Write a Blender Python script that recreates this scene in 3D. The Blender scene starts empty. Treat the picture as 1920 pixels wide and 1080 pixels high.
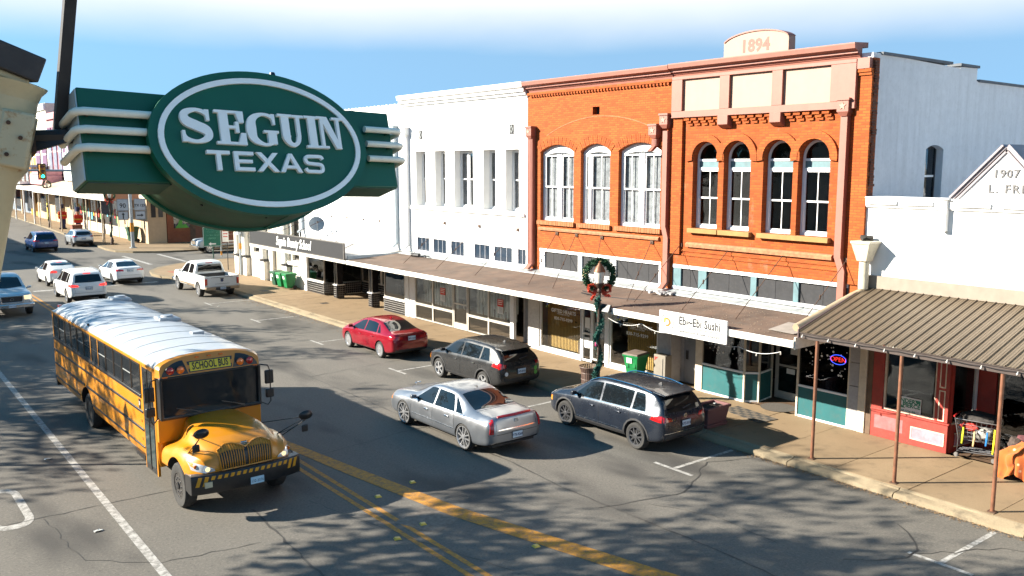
import bpy, bmesh, math, random
from mathutils import Vector, Matrix, noise
from mathutils.bvhtree import BVHTree
from mathutils.geometry import tessellate_polygon
R = math.radians
rnd = random.Random(7)
SC = bpy.context.scene
COL = SC.collection

# ---------------------------------------------------------------- camera, sky, sun, exposure
cam = bpy.data.cameras.new('camera')
cam.sensor_width = 36.0
cam.lens = 1650 / 1920 * 36
cam.clip_start = 0.1
cam.clip_end = 6000
camo = bpy.data.objects.new('camera', cam)
COL.objects.link(camo)
camo.location = (0, 0, 7.5)
camo.rotation_euler = (R(90 - 7.9696), 0, R(-38.0919))
SC.camera = camo

SUN = Vector((-0.7220, 0.5374, 0.4355)).normalized()      # towards the sun
SUN_EL = math.asin(SUN.z)
SUN_AZ = math.atan2(SUN.x, SUN.y)
w = bpy.data.worlds.new('World')
SC.world = w
w.use_nodes = True
wt = w.node_tree
wt.nodes.clear()
wo = wt.nodes.new('ShaderNodeOutputWorld')
bg = wt.nodes.new('ShaderNodeBackground')
sky = wt.nodes.new('ShaderNodeTexSky')
sky.sky_type = 'NISHITA'
sky.sun_disc = False
sky.sun_elevation = SUN_EL
sky.sun_rotation = SUN_AZ
sky.altitude = 150
sky.air_density = 1.0
sky.dust_density = 0.3
sky.ozone_density = 1.5
# added white fade in the sky colour, starting above the roofs, thinning higher up
geo = wt.nodes.new('ShaderNodeTexCoord')
sep = wt.nodes.new('ShaderNodeSeparateXYZ')
wt.links.new(geo.outputs['Generated'], sep.inputs[0])
nz = wt.nodes.new('ShaderNodeTexNoise')
mp = wt.nodes.new('ShaderNodeMapping')
mp.inputs['Scale'].default_value = (2.2, 2.2, 6)
wt.links.new(geo.outputs['Generated'], mp.inputs[0])
wt.links.new(mp.outputs[0], nz.inputs['Vector'])
nz.inputs['Scale'].default_value = 1.6
nz.inputs['Detail'].default_value = 5
ad = wt.nodes.new('ShaderNodeMath'); ad.operation = 'MULTIPLY_ADD'
wt.links.new(nz.outputs['Fac'], ad.inputs[0])
ad.inputs[1].default_value = 0.035
wt.links.new(sep.outputs['Z'], ad.inputs[2])
rp = wt.nodes.new('ShaderNodeValToRGB')
wt.links.new(ad.outputs[0], rp.inputs[0])
cr = rp.color_ramp
cr.elements[0].position = 0.138; cr.elements[0].color = (.24, .24, .24, 1)
cr.elements[1].position = 0.195; cr.elements[1].color = (1, 1, 1, 1)
e = cr.elements.new(0.26); e.color = (0.4, 0.4, 0.4, 1)
e = cr.elements.new(0.40); e.color = (0., 0., 0., 1)
mx = wt.nodes.new('ShaderNodeMixRGB')
wt.links.new(rp.outputs[0], mx.inputs['Fac'])
tn = wt.nodes.new('ShaderNodeMixRGB'); tn.blend_type = 'MULTIPLY'; tn.inputs['Fac'].default_value = 1.0
tn.inputs['Color2'].default_value = (.48, 1.36, 1.50, 1)
wt.links.new(sky.outputs[0], tn.inputs['Color1'])
wt.links.new(tn.outputs[0], mx.inputs['Color1'])
lift = wt.nodes.new('ShaderNodeVectorMath'); lift.operation = 'MULTIPLY_ADD'      # clear winter air: no yellow band at the horizon
wt.links.new(geo.outputs['Generated'], lift.inputs[0])
lift.inputs[1].default_value = (1, 1, .62); lift.inputs[2].default_value = (0, 0, .38)
wt.links.new(lift.outputs[0], sky.inputs['Vector'])
mx.inputs['Color2'].default_value = (5.8, 6.0, 6.3, 1)
wt.links.new(mx.outputs[0], bg.inputs['Color'])
bg.inputs['Strength'].default_value = 0.052
wt.links.new(bg.outputs[0], wo.inputs[0])

sun = bpy.data.lights.new('sun', 'SUN')
sun.energy = 5.0
sun.angle = R(0.5)
sun.color = (1.0, 0.93, 0.80)
suno = bpy.data.objects.new('sun', sun)
COL.objects.link(suno)
suno.rotation_euler = SUN.to_track_quat('Z', 'Y').to_euler()
suno.location = (-40, 30, 60)

SC.view_settings.view_transform = 'Standard'
SC.view_settings.look = 'None'
SC.view_settings.exposure = 1.85
SC.view_settings.gamma = 1.0
SC.view_settings.use_curve_mapping = False
SC.render.engine = 'CYCLES'
SC.cycles.max_bounces = 6
SC.cycles.transparent_max_bounces = 12
SC.cycles.caustics_reflective = False
SC.cycles.caustics_refractive = False

# ---------------------------------------------------------------- helpers
WM = {}          # world matrix of every thing

def inv(parent):
 return WM[parent].inverted() if parent in WM else Matrix.Identity(4)

def tag(o, label=None, cat=None, group=None, kind=None):
 if label: o['label'] = label
 if cat: o['category'] = cat
 if group: o['group'] = group
 if kind: o['kind'] = kind
 return o

def thing(name, label, cat, loc=(0, 0, 0), rz=0, group=None, M=None):
 o = bpy.data.objects.new(name, None)
 o.empty_display_size = 0.2
 COL.objects.link(o)
 M = M or (Matrix.Translation(loc) @ Matrix.Rotation(rz, 4, 'Z'))
 o.matrix_world = M
 o.location = M.to_translation()
 o.rotation_euler = M.to_euler()
 WM[o] = M
 return tag(o, label, cat, group)

def part_empty(name, parent, loc=(0, 0, 0), rot=(0, 0, 0)):
 o = bpy.data.objects.new(name, None)
 COL.objects.link(o)
 o.parent = parent
 o.location = loc
 o.rotation_euler = rot
 return o

def inst(name, mesh, parent=None, loc=(0, 0, 0), rot=(0, 0, 0), scale=(1, 1, 1)):
 o = bpy.data.objects.new(name, mesh)
 COL.objects.link(o)
 o.parent = parent
 o.location = loc
 o.rotation_euler = rot
 o.scale = scale
 return o

class MB:
 """collects simple shapes and links them as ONE mesh object"""
 def __init__(s):
  s.v = []; s.f = []; s.m = []; s.M = None; s.mi = 0
 def add(s, vs, fs):
  k = len(s.v)
  if s.M is not None:
   vs = [s.M @ Vector(p) for p in vs]
  s.v.extend(tuple(p) for p in vs)
  for f in fs:
   s.f.append(tuple(i + k for i in f)); s.m.append(s.mi)
  return s
 def box(s, x0, x1, y0, y1, z0, z1):
  if x0 > x1: x0, x1 = x1, x0
  if y0 > y1: y0, y1 = y1, y0
  if z0 > z1: z0, z1 = z1, z0
  return s.add([(x0, y0, z0), (x1, y0, z0), (x1, y1, z0), (x0, y1, z0), (x0, y0, z1), (x1, y0, z1), (x1, y1, z1), (x0, y1, z1)],
                     [(3, 2, 1, 0), (4, 5, 6, 7), (0, 1, 5, 4), (1, 2, 6, 5), (2, 3, 7, 6), (3, 0, 4, 7)])
 def boxc(s, c, d):
  return s.box(c[0] - d[0] / 2, c[0] + d[0] / 2, c[1] - d[1] / 2, c[1] + d[1] / 2, c[2] - d[2] / 2, c[2] + d[2] / 2)
 def hexa(s, p):      # 8 points: 4 bottom ccw, 4 top ccw
  return s.add(p, [(3, 2, 1, 0), (4, 5, 6, 7), (0, 1, 5, 4), (1, 2, 6, 5), (2, 3, 7, 6), (3, 0, 4, 7)])
 def prism(s, poly, axis, a, b):
  """poly: 2D points; axis 'x': (y,z)  'y': (x,z)  'z': (x,y)"""
  def P(u, v, t):
   return (t, u, v) if axis == 'x' else ((u, t, v) if axis == 'y' else (u, v, t))
  n = len(poly)
  vs = [P(u, v, a) for u, v in poly] + [P(u, v, b) for u, v in poly]
  fs = [(i, (i + 1) % n, n + (i + 1) % n, n + i) for i in range(n)]
  tris = tessellate_polygon([[Vector((u, v, 0)) for u, v in poly]])
  for t in tris:
   fs.append((t[2], t[1], t[0])); fs.append((t[0] + n, t[1] + n, t[2] + n))
  return s.add(vs, fs)
 def ring(s, outer, inner, axis, a, b):
  """frame between two closed outlines with equal point counts"""
  def P(u, v, t):
   return (t, u, v) if axis == 'x' else ((u, t, v) if axis == 'y' else (u, v, t))
  n = len(outer)
  vs = [P(u, v, a) for u, v in outer] + [P(u, v, a) for u, v in inner] + [P(u, v, b) for u, v in outer] + [P(u, v, b) for u, v in inner]
  fs = []
  for i in range(n):
   j = (i + 1) % n
   fs += [(i, j, n + j, n + i), (2 * n + i, 3 * n + i, 3 * n + j, 2 * n + j), (i, 2 * n + i, 2 * n + j, j), (n + i, n + j, 3 * n + j, 3 * n + i)]
  return s.add(vs, fs)
 def cyl(s, p0, p1, r0, r1=None, n=10, caps=True):
  r1 = r0 if r1 is None else r1
  p0 = Vector(p0); p1 = Vector(p1)
  d = (p1 - p0).normalized()
  u = d.orthogonal().normalized(); v = d.cross(u)
  vs = []
  for p, r in ((p0, r0), (p1, r1)):
   for i in range(n):
    a = 2 * math.pi * i / n
    vs.append(p + (u * math.cos(a) + v * math.sin(a)) * r)
  fs = [(i, (i + 1) % n, n + (i + 1) % n, n + i) for i in range(n)]
  if caps:
   fs += [tuple(range(n - 1, -1, -1)), tuple(range(n, 2 * n))]
  return s.add(vs, fs)
 def tube(s, pts, r, n=8, closed=False):
  pts = [Vector(p) for p in pts]
  m = len(pts)
  rr = r if isinstance(r, (list, tuple)) else [r] * m
  vs = []; up = None
  for i in range(m):
   if closed: d = pts[(i + 1) % m] - pts[i - 1]
   else: d = pts[min(i + 1, m - 1)] - pts[max(i - 1, 0)]
   d.normalize()
   if up is None: u = d.orthogonal().normalized()
   else:
    u = up - d * up.dot(d)
    u = u.normalized() if u.length > 1e-6 else d.orthogonal().normalized()
   up = u; v = d.cross(u)
   for k in range(n):
    a = 2 * math.pi * k / n
    vs.append(pts[i] + (u * math.cos(a) + v * math.sin(a)) * rr[i])
  fs = []
  for i in range(m if closed else m - 1):
   j = (i + 1) % m
   for k in range(n):
    l = (k + 1) % n
    fs.append((i * n + k, i * n + l, j * n + l, j * n + k))
  if not closed:
   fs += [tuple(range(n - 1, -1, -1)), tuple(range((m - 1) * n, m * n))]
  return s.add(vs, fs)
 def lathe(s, prof, c=(0, 0, 0), n=20, axis="z", caps=True):
  """prof: (r, h) pairs"""
  vs = []
  for r, h in prof:
   for k in range(n):
    a = 2 * math.pi * k / n
    x, y = r * math.cos(a), r * math.sin(a)
    p = (x, y, h) if axis == 'z' else ((h, x, y) if axis == 'x' else (x, h, y))
    vs.append((c[0] + p[0], c[1] + p[1], c[2] + p[2]))
  fs = []
  for i in range(len(prof) - 1):
   for k in range(n):
    l = (k + 1) % n
    fs.append((i * n + k, i * n + l, (i + 1) * n + l, (i + 1) * n + k))
  if caps and prof[0][0] > 1e-6: fs.append(tuple(range(n - 1, -1, -1)))
  if caps and prof[-1][0] > 1e-6: fs.append(tuple(range((len(prof) - 1) * n, len(prof) * n)))
  return s.add(vs, fs)
 def grid(s, f, nu, nv):
  """f(u, v) -> point, u and v in 0..1"""
  vs = [f(i / nu, j / nv) for j in range(nv + 1) for i in range(nu + 1)]
  fs = [(j * (nu + 1) + i, j * (nu + 1) + i + 1, (j + 1) * (nu + 1) + i + 1, (j + 1) * (nu + 1) + i) for j in range(nv) for i in range(nu)]
  return s.add(vs, fs)
 def mesh(s, name, mats, M=None, smooth=False, angle=0.7):
  me = bpy.data.meshes.new(name)
  vs = s.v if M is None else [M @ Vector(p) for p in s.v]
  me.from_pydata(vs, [], s.f)
  if not isinstance(mats, (list, tuple)): mats = [mats]
  for m in mats: me.materials.append(m)
  if len(mats) > 1: me.polygons.foreach_set('material_index', s.m)
  bm = bmesh.new(); bm.from_mesh(me)
  bmesh.ops.recalc_face_normals(bm, faces=bm.faces)
  bm.to_mesh(me); bm.free()
  if smooth:
   me.polygons.foreach_set('use_smooth', [True] * len(me.polygons))
   me.set_sharp_from_angle(angle=angle)
  me.update()
  return me
 def build(s, name, mats, parent=None, world=True, smooth=False, bev=0, angle=0.7, seg=2):
  """world=True: coordinates are world ones; else they are the parent's own"""
  M = inv(parent) if (parent is not None and world) else None
  if parent is None and world and s.v:       # own origin at the base centre
   xs = [p[0] for p in s.v]; ys = [p[1] for p in s.v]; zs = [p[2] for p in s.v]
   c = Vector(((min(xs) + max(xs)) / 2, (min(ys) + max(ys)) / 2, min(zs)))
   M = Matrix.Translation(-c)
  else: c = None
  o = bpy.data.objects.new(name, s.mesh(name, mats, M, smooth or bev > 0, angle))
  COL.objects.link(o)
  if c is not None:
   o.location = c; WM[o] = Matrix.Translation(c)
  if parent is not None:
   o.parent = parent
   if world: WM[o] = WM.get(parent, Matrix.Identity(4))
  if bev:
   b = o.modifiers.new('bevel', 'BEVEL'); b.width = bev; b.segments = seg
   b.limit_method = 'ANGLE'; b.angle_limit = 0.6
  return o

def bx(name, m, parent, x0, x1, y0, y1, z0, z1, bev=0):
 return MB().box(x0, x1, y0, y1, z0, z1).build(name, m, parent, bev=bev)

def text_mesh(txt, size, depth=0.0, shear=0.0, sx=1.0, bold=0.0, align='CENTER', space=1.0):
 """returns verts, faces of a text laid in the XY plane, centred, letters 'size' tall (cap height ~0.73*size)"""
 c = bpy.data.curves.new('lettering', 'FONT')
 c.body = txt; c.size = size; c.extrude = depth; c.shear = shear; c.offset = bold
 c.align_x = align; c.align_y = 'CENTER'; c.space_character = space; c.resolution_u = 2
 o = bpy.data.objects.new('lettering', c)
 COL.objects.link(o)
 dg = bpy.context.evaluated_depsgraph_get()
 me = bpy.data.meshes.new_from_object(o.evaluated_get(dg))
 bpy.data.objects.remove(o); bpy.data.curves.remove(c)
 vs = [(p.co.x * sx, p.co.y, p.co.z) for p in me.vertices]
 fs = [tuple(p.vertices) for p in me.polygons]
 bpy.data.meshes.remove(me)
 return vs, fs

def lettering(name, txt, size, M, m, parent, depth=0.004, world=True, **k):
 """text standing in the plane of matrix M (its local XY, facing +Z)"""
 vs, fs = text_mesh(txt, size, depth, **k)
 b = MB(); b.M = M; b.add(vs, fs)
 return b.build(name, m, parent, world=world)

def face_mx(o, right, up):
 """matrix with local X = right, local Y = up, local Z = outward"""
 r = Vector(right).normalized(); u = Vector(up).normalized(); n = r.cross(u)
 return Matrix((( r.x, u.x, n.x, o[0]), (r.y, u.y, n.y, o[1]), (r.z, u.z, n.z, o[2]), (0, 0, 0, 1)))

def facade_mx(y, z, x):      # lettering on a street front that faces -X; reads towards -Y
 return face_mx((x, y, z), (0, -1, 0), (0, 0, 1))

# ---------------------------------------------------------------- materials
MATS = {}
class NT:
 def __init__(s, name):
  s.m = bpy.data.materials.new(name); s.m.use_nodes = True
  s.t = s.m.node_tree; s.b = s.t.nodes['Principled BSDF']
 def n(s, typ, **k):
  nd = s.t.nodes.new(typ)
  for a, v in k.items():
   if a.startswith('i_'): nd.inputs[a[2:].replace('_', ' ')].default_value = v
   else: setattr(nd, a, v)
  return nd
 def l(s, a, b): s.t.links.new(a, b)
 def pos(s):
  return s.n('ShaderNodeNewGeometry').outputs['Position']
 def mapped(s, scale=(1, 1, 1), vec=None, rot=(0, 0, 0)):
  m = s.n('ShaderNodeMapping'); s.l(vec or s.pos(), m.inputs[0])
  m.inputs['Scale'].default_value = scale; m.inputs['Rotation'].default_value = rot
  return m.outputs[0]
 def noise(s, scale, detail=4, rough=.55, vec=None):
  nd = s.n('ShaderNodeTexNoise'); s.l(vec or s.pos(), nd.inputs['Vector'])
  nd.inputs['Scale'].default_value = scale; nd.inputs['Detail'].default_value = detail
  nd.inputs['Roughness'].default_value = rough
  return nd.outputs['Fac']
 def ramp(s, fac, stops):
  r = s.n('ShaderNodeValToRGB'); s.l(fac, r.inputs[0])
  while len(r.color_ramp.elements) < len(stops): r.color_ramp.elements.new(.5)
  for el, (p, c) in zip(r.color_ramp.elements, stops):
   el.position = p
   el.color = (c, c, c, 1) if isinstance(c, (int, float)) else (*c, 1)
  return r.outputs[0]
 def mix(s, fac, a, b, mode='MIX'):
  x = s.n('ShaderNodeMixRGB'); x.blend_type = mode
  for v, i in ((fac, 'Fac'), (a, 'Color1'), (b, 'Color2')):
   if hasattr(v, 'is_linked'): s.l(v, x.inputs[i])
   elif i == 'Fac': x.inputs[i].default_value = v
   else: x.inputs[i].default_value = (*v, 1)
  return x.outputs[0]
 def bump(s, h, strength=.3, dist=.01):
  b = s.n('ShaderNodeBump'); s.l(h, b.inputs['Height'])
  b.inputs['Strength'].default_value = strength; b.inputs['Distance'].default_value = dist
  s.l(b.outputs[0], s.b.inputs['Normal'])
 def set(s, **k):
  for a, v in k.items():
   i = s.b.inputs[{'rough': 'Roughness', 'metal': 'Metallic', 'coat': 'Coat Weight', 'spec': 'Specular IOR Level', 'coatr': 'Coat Roughness',
       'emit': 'Emission Strength', 'alpha': 'Alpha', 'trans': 'Transmission Weight', 'sheen': 'Sheen Weight'}[a]]
   i.default_value = v
  return s
 def color(s, c):
  if hasattr(c, 'is_linked'): s.l(c, s.b.inputs['Base Color'])
  else: s.b.inputs['Base Color'].default_value = (*c, 1)
  return s

def sc(c, k): return tuple(min(1, x * k) for x in c)

def mat(name, c, rough=.6, metal=0, var=.12, scale=4., bump=0, bscale=60., streak=0, dirt=0, spec=.5, coat=0):
 """plain painted / cast surface: mottled colour, optional rain streaks, grime and fine relief"""
 if name in MATS: return MATS[name]
 t = NT(name)
 col = t.mix(t.ramp(t.noise(scale), [(.3, 0.), (.7, 1.)]), sc(c, 1 - var), sc(c, 1 + var))
 if streak:
  st = t.ramp(t.noise(1., 5, .6, t.mapped((3.5, 3.5, .22))), [(.45, 0.), (.75, 1.)])
  st = t.mix(.5, st, t.ramp(t.noise(.5), [(.4, 0.), (.65, 1.)]), 'MULTIPLY')
  f = t.n('ShaderNodeMath', operation='MULTIPLY'); t.l(st, f.inputs[0]); f.inputs[1].default_value = streak
  col = t.mix(f.outputs[0], col, sc(c, .45))
 if dirt:
  d = t.ramp(t.noise(scale * 3.1, 7, .68), [(.5, 0.), (.72, 1.)])
  f = t.n('ShaderNodeMath', operation='MULTIPLY'); t.l(d, f.inputs[0]); f.inputs[1].default_value = dirt
  col = t.mix(f.outputs[0], col, sc((.10, .085, .07), 1))
 t.color(col).set(rough=rough, metal=metal, spec=spec, coat=coat)
 if bump: t.bump(t.noise(bscale, 3), bump, .006)
 MATS[name] = t.m
 return t.m

def emis(name, c, e, rough=.3):
 if name in MATS: return MATS[name]
 t = NT(name); t.color(sc(c, .5)).set(rough=rough, emit=e)
 t.b.inputs['Emission Color'].default_value = (*c, 1)
 MATS[name] = t.m
 return t.m

def paint(name, c, rough=.28, metal=.0, flake=.0, dirt=.15):
 if name in MATS: return MATS[name]
 t = NT(name)
 d = t.ramp(t.noise(2.3, 6, .65), [(.45, 0.), (.8, 1.)])
 f = t.n('ShaderNodeMath', operation='MULTIPLY'); t.l(d, f.inputs[0]); f.inputs[1].default_value = dirt
 col = t.mix(f.outputs[0], c, sc((sum(c) / 3 * .5 + .06,) * 3, 1))
 t.color(col).set(rough=rough, metal=metal, coat=.4, coatr=.04, spec=.5)
 rr = t.n('ShaderNodeMath', operation='MULTIPLY_ADD'); t.l(d, rr.inputs[0]); rr.inputs[1].default_value = .18; rr.inputs[2].default_value = rough
 t.l(rr.outputs[0], t.b.inputs['Roughness'])
 MATS[name] = t.m
 return t.m

def glass(name, tint=(.90, .92, .91), refl=.015, rough=.02):
 """window glass: see-through with a fresnel reflection"""
 if name in MATS: return MATS[name]
 t = NT(name); t.t.nodes.remove(t.b)
 tr = t.n('ShaderNodeBsdfTransparent'); tr.inputs[0].default_value = (*tint, 1)
 gl = t.n('ShaderNodeBsdfGlossy'); gl.inputs['Roughness'].default_value = rough; gl.inputs['Color'].default_value = (.95, .97, 1, 1)
 fr = t.n('ShaderNodeLayerWeight'); fr.inputs['Blend'].default_value = .5      # Schlick reflection, the same from both faces of the sheet
 pw = t.n('ShaderNodeMath', operation='POWER'); t.l(fr.outputs['Facing'], pw.inputs[0]); pw.inputs[1].default_value = 4.
 ad = t.n('ShaderNodeMath', operation='MULTIPLY_ADD', use_clamp=True); t.l(pw.outputs[0], ad.inputs[0]); ad.inputs[1].default_value = .85; ad.inputs[2].default_value = .03 + refl
 ms = t.n('ShaderNodeMixShader'); t.l(ad.outputs[0], ms.inputs[0]); t.l(tr.outputs[0], ms.inputs[1]); t.l(gl.outputs[0], ms.inputs[2])
 bp = t.n('ShaderNodeBump'); t.l(t.noise(1.7, 1), bp.inputs['Height']); bp.inputs['Strength'].default_value = .06; bp.inputs['Distance'].default_value = .05
 t.l(bp.outputs[0], gl.inputs['Normal'])
 t.l(ms.outputs[0], t.t.nodes['Material Output'].inputs[0])
 MATS[name] = t.m
 return t.m

def dark_glass(name, c=(.012, .014, .016), rough=.03):
 if name in MATS: return MATS[name]
 t = NT(name)
 t.color(c).set(rough=rough, spec=.6)
 MATS[name] = t.m
 return t.m

def wallvec(t):
 """(x+y, z) so that one brick pattern serves both street fronts and side walls"""
 sp = t.n('ShaderNodeSeparateXYZ'); t.l(t.pos(), sp.inputs[0])
 a = t.n('ShaderNodeMath', operation='ADD'); t.l(sp.outputs[0], a.inputs[0]); t.l(sp.outputs[1], a.inputs[1])
 c = t.n('ShaderNodeCombineXYZ'); t.l(a.outputs[0], c.inputs[0]); t.l(sp.outputs[2], c.inputs[1])
 return c.outputs[0]

def brick_mat(name, c1, c2, mortar, bw=.22, bh=.075, dirt=.25, ms=.011, white=0):
 if name in MATS: return MATS[name]
 t = NT(name); v = wallvec(t)
 b = t.n('ShaderNodeTexBrick'); t.l(v, b.inputs['Vector'])
 b.inputs['Color1'].default_value = (*c1, 1); b.inputs['Color2'].default_value = (*c2, 1); b.inputs['Mortar'].default_value = (*mortar, 1)
 b.inputs['Scale'].default_value = 1; b.inputs['Brick Width'].default_value = bw; b.inputs['Row Height'].default_value = bh
 b.inputs['Mortar Size'].default_value = ms; b.inputs['Mortar Smooth'].default_value = .3; b.inputs['Bias'].default_value = -.2
 col = t.mix(t.ramp(t.noise(.9, 5), [(.3, 0.), (.75, .55)]), b.outputs['Color'], sc(c1, .62), 'MIX')
 st = t.ramp(t.noise(1., 6, .65, t.mapped((2.5, 2.5, .3))), [(.52, 0.), (.8, 1.)])
 f = t.n('ShaderNodeMath', operation='MULTIPLY'); t.l(st, f.inputs[0]); f.inputs[1].default_value = dirt
 col = t.mix(f.outputs[0], col, sc(c1, .35))
 if white:
  ws = t.ramp(t.noise(1.3, 8, .72, t.mapped((1.2, 1.2, .55))), [(.6, 0.), (.75, 1.)])
  f2 = t.n('ShaderNodeMath', operation='MULTIPLY'); t.l(ws, f2.inputs[0]); f2.inputs[1].default_value = white
  col = t.mix(f2.outputs[0], col, (.45, .30, .22))
 t.color(col).set(rough=.85, spec=.3)
 hh = t.mix(.25, b.outputs['Fac'], t.noise(70, 3))
 iv = t.n('ShaderNodeInvert'); t.l(hh, iv.inputs['Color'])
 t.bump(iv.outputs[0], .55, .012)
 MATS[name] = t.m
 return t.m
# ---------------------------------------------------------------- surface materials
def asphalt_mat():
 t = NT('asphalt')
 fine = t.noise(55, 4, .7); mid = t.noise(.55, 6, .6); lanes = t.noise(1., 4, .6, t.mapped((.55, .035, 1)))
 c = t.mix(t.ramp(mid, [(.3, 0.), (.7, 1.)]), (.066, .060, .052), (.102, .092, .078))
 c = t.mix(t.ramp(lanes, [(.35, 0.), (.7, .7)]), c, (.125, .113, .096))
 c = t.mix(t.ramp(fine, [(.32, 0.), (.72, .75)]), c, (.165, .15, .13), 'MIX')
 c = t.mix(t.ramp(t.noise(38, 2), [(.58, 0.), (.7, .5)]), c, (.03, .029, .027))
 c = t.mix(t.ramp(t.noise(19, 3, .7), [(.50, 0.), (.68, .55)]), c, (.20, .18, .15))
 c = t.mix(t.ramp(t.noise(14, 3, .7), [(.56, 0.), (.70, .5)]), c, (.035, .032, .029))
 oil = t.ramp(t.noise(.33, 3, .5, t.mapped((1.3, .5, 1))), [(.54, 0.), (.68, .8)])
 c = t.mix(oil, c, (.040, .037, .034))
 wash = t.ramp(t.noise(.8, 6, .75, t.mapped((1.5, .35, 1))), [(.6, 0.), (.74, .35)])
 c = t.mix(wash, c, (.19, .175, .15))
 t.color(c).set(rough=.86, spec=.35)
 t.bump(t.mix(.4, t.noise(150, 3), t.noise(45, 3)), .55, .012)
 return t.m
def concrete_mat(name, a, b, dark=.5):
 t = NT(name)
 c = t.mix(t.ramp(t.noise(.7, 6, .6), [(.3, 0.), (.7, 1.)]), a, b)
 c = t.mix(t.ramp(t.noise(30, 4, .7), [(.4, 0.), (.75, .35)]), c, sc(a, .55))
 st = t.ramp(t.noise(1.9, 7, .7), [(.53, 0.), (.75, dark)])
 c = t.mix(st, c, (.055, .045, .035))
 oi = t.n('ShaderNodeObjectInfo')
 c = t.mix(t.ramp(oi.outputs['Random'], [(0., 0.), (1., .35)]), c, sc(b, .62))
 t.color(c).set(rough=.9, spec=.25)
 t.bump(t.noise(90, 4), .35, .008)
 return t.m
M_asphalt = asphalt_mat()
M_slab = concrete_mat('paving_concrete', (.228, .160, .094), (.290, .208, .126))
M_kerb = concrete_mat('kerb_concrete', (.20, .155, .10), (.27, .215, .14), .8)
M_ground = mat('earth', (.10, .085, .055), .95, var=.35, scale=.3)
def marking_mat(name, c, wear):
 t = NT(name)
 u = t.ramp(t.noise(7, 8, .75), [(.50 - wear * .2, 0.), (.74 - wear * .2, 1.)])
 u2 = t.ramp(t.noise(60, 4, .7), [(.45, 0.), (.7, .6)])
 cc = t.mix(u, c, (.085, .078, .066))
 cc = t.mix(u2, cc, sc(c, .5))
 t.color(cc).set(rough=.8)
 return t.m
M_white_line = marking_mat('worn_white_road_paint', (.42, .40, .37), .45)
M_yellow_line = marking_mat('worn_yellow_road_paint', (.50, .215, .018), .32)
M_tar = mat('tar', (.046, .042, .037), .7, var=.2)

# ---------------------------------------------------------------- ground, road, pavement
b = MB().box(-1500, 1500, -1500, 1500, -.30, -.06)
tag(b.build('ground', M_ground), kind='structure')
b = MB()
b.grid(lambda u, v: (-60 + 200 * u, -40 + 330 * v, 0), 20, 33)
tag(b.build('road', M_asphalt), kind='structure')

XF = 22.15           # plane of the shop fronts
XK = 18.97           # back of the kerb stones
pv = tag(thing('pavement', None, None), kind='structure')
corner = [(XK, 55), (18.3, 57.5), (17.6, 60), (17.4, 62), (17.8, 63.8), (18.9, 65.6), (20.6, 67.1), (23, 68.2), (26, 68.5), (60, 68.5), (60, 55)]
MB().prism([(XK, -8), (60, -8), (60, 55), (XK, 55)], 'z', 0, .12).prism(corner, 'z', 0, .165).build('pavement_base', M_slab, pv)
PITCH = 1.86
slab = MB().box(-1.58, 1.575, .008, PITCH - .008, 0, .05).mesh('paving_slab', M_slab)
k = 0
y = 11.42 - 10 * PITCH
while y < 54.5:
 o = inst('paving_slab', slab, pv, (XK + 1.59, y, .119 + rnd.uniform(-.003, .004)), (rnd.uniform(-.0015, .0015), rnd.uniform(-.001, .001), 0))
 y += PITCH
def kerb_mesh(L, seed):
 r = random.Random(seed); b = MB(); n = 9
 rows = []
 for i in range(n + 1):
  yy = .012 + (L - .024) * i / n
  j = lambda a: r.uniform(-a, a)
  ch = .05 if r.random() < .15 else 0
  rows.append([(-.36 + j(.012), yy, -.02), (-.345 + j(.02), yy, .075 + j(.012) - ch * .6), (-.31 + j(.02), yy, .112 + j(.008) - ch), (-.08 + j(.01), yy, .125 + j(.006)), (-.06, yy, .155 + j(.008)), (-.002, yy, .168 + j(.004)), (-.002, yy, -.02)])
 m = len(rows[0]); vs = [p for q in rows for p in q]; fs = []
 for i in range(n):
  for q in range(m):
   fs.append((i * m + q, i * m + (q + 1) % m, (i + 1) * m + (q + 1) % m, (i + 1) * m + q))
 fs += [tuple(range(m - 1, -1, -1)), tuple(range(n * m, n * m + m))]
 b.add(vs, fs)
 return b.mesh('kerb_stone', M_kerb, smooth=True, angle=.9)
km = [kerb_mesh(PITCH * 1.5, s) for s in range(4)]
y = -7
i = 0
while y < 53.5:
 inst('kerb_stone', km[i % 4], pv, (XK, y, rnd.uniform(-.006, .004))); y += PITCH * 1.5; i += 1
MB().prism([(XK - .02, y), (18.95, y), (18.95, 55), (18.28, 57.5), (17.58, 60), (17.38, 62), (17.78, 63.85), (18.87, 65.65), (20.6, 67.15), (23, 68.25), (26, 68.56), (26, 68.5), (23, 68.0), (20.7, 66.9), (19.1, 65.4), (18.0, 63.6), (17.6, 62), (17.8, 60), (18.5, 57.5), (XK + .2, 55)], 'z', 0, .168).build('corner_kerb', M_kerb, pv)
MB().box(19.9, 20.4, 49.0, 49.5, .166, .172).build('meter_cover', mat('cast_iron', (.05, .042, .036), .7, .3), pv)
MB().box(20.6, 21.0, 42.6, 43.0, .1665, .1725).build('meter_cover', MATS['cast_iron'], pv)
MB().box(18.6, 19.6, 61.2, 62.6, .166, .171).build('tactile_paving', mat('brick_red_paver', (.25, .09, .05), .85), pv)

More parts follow.
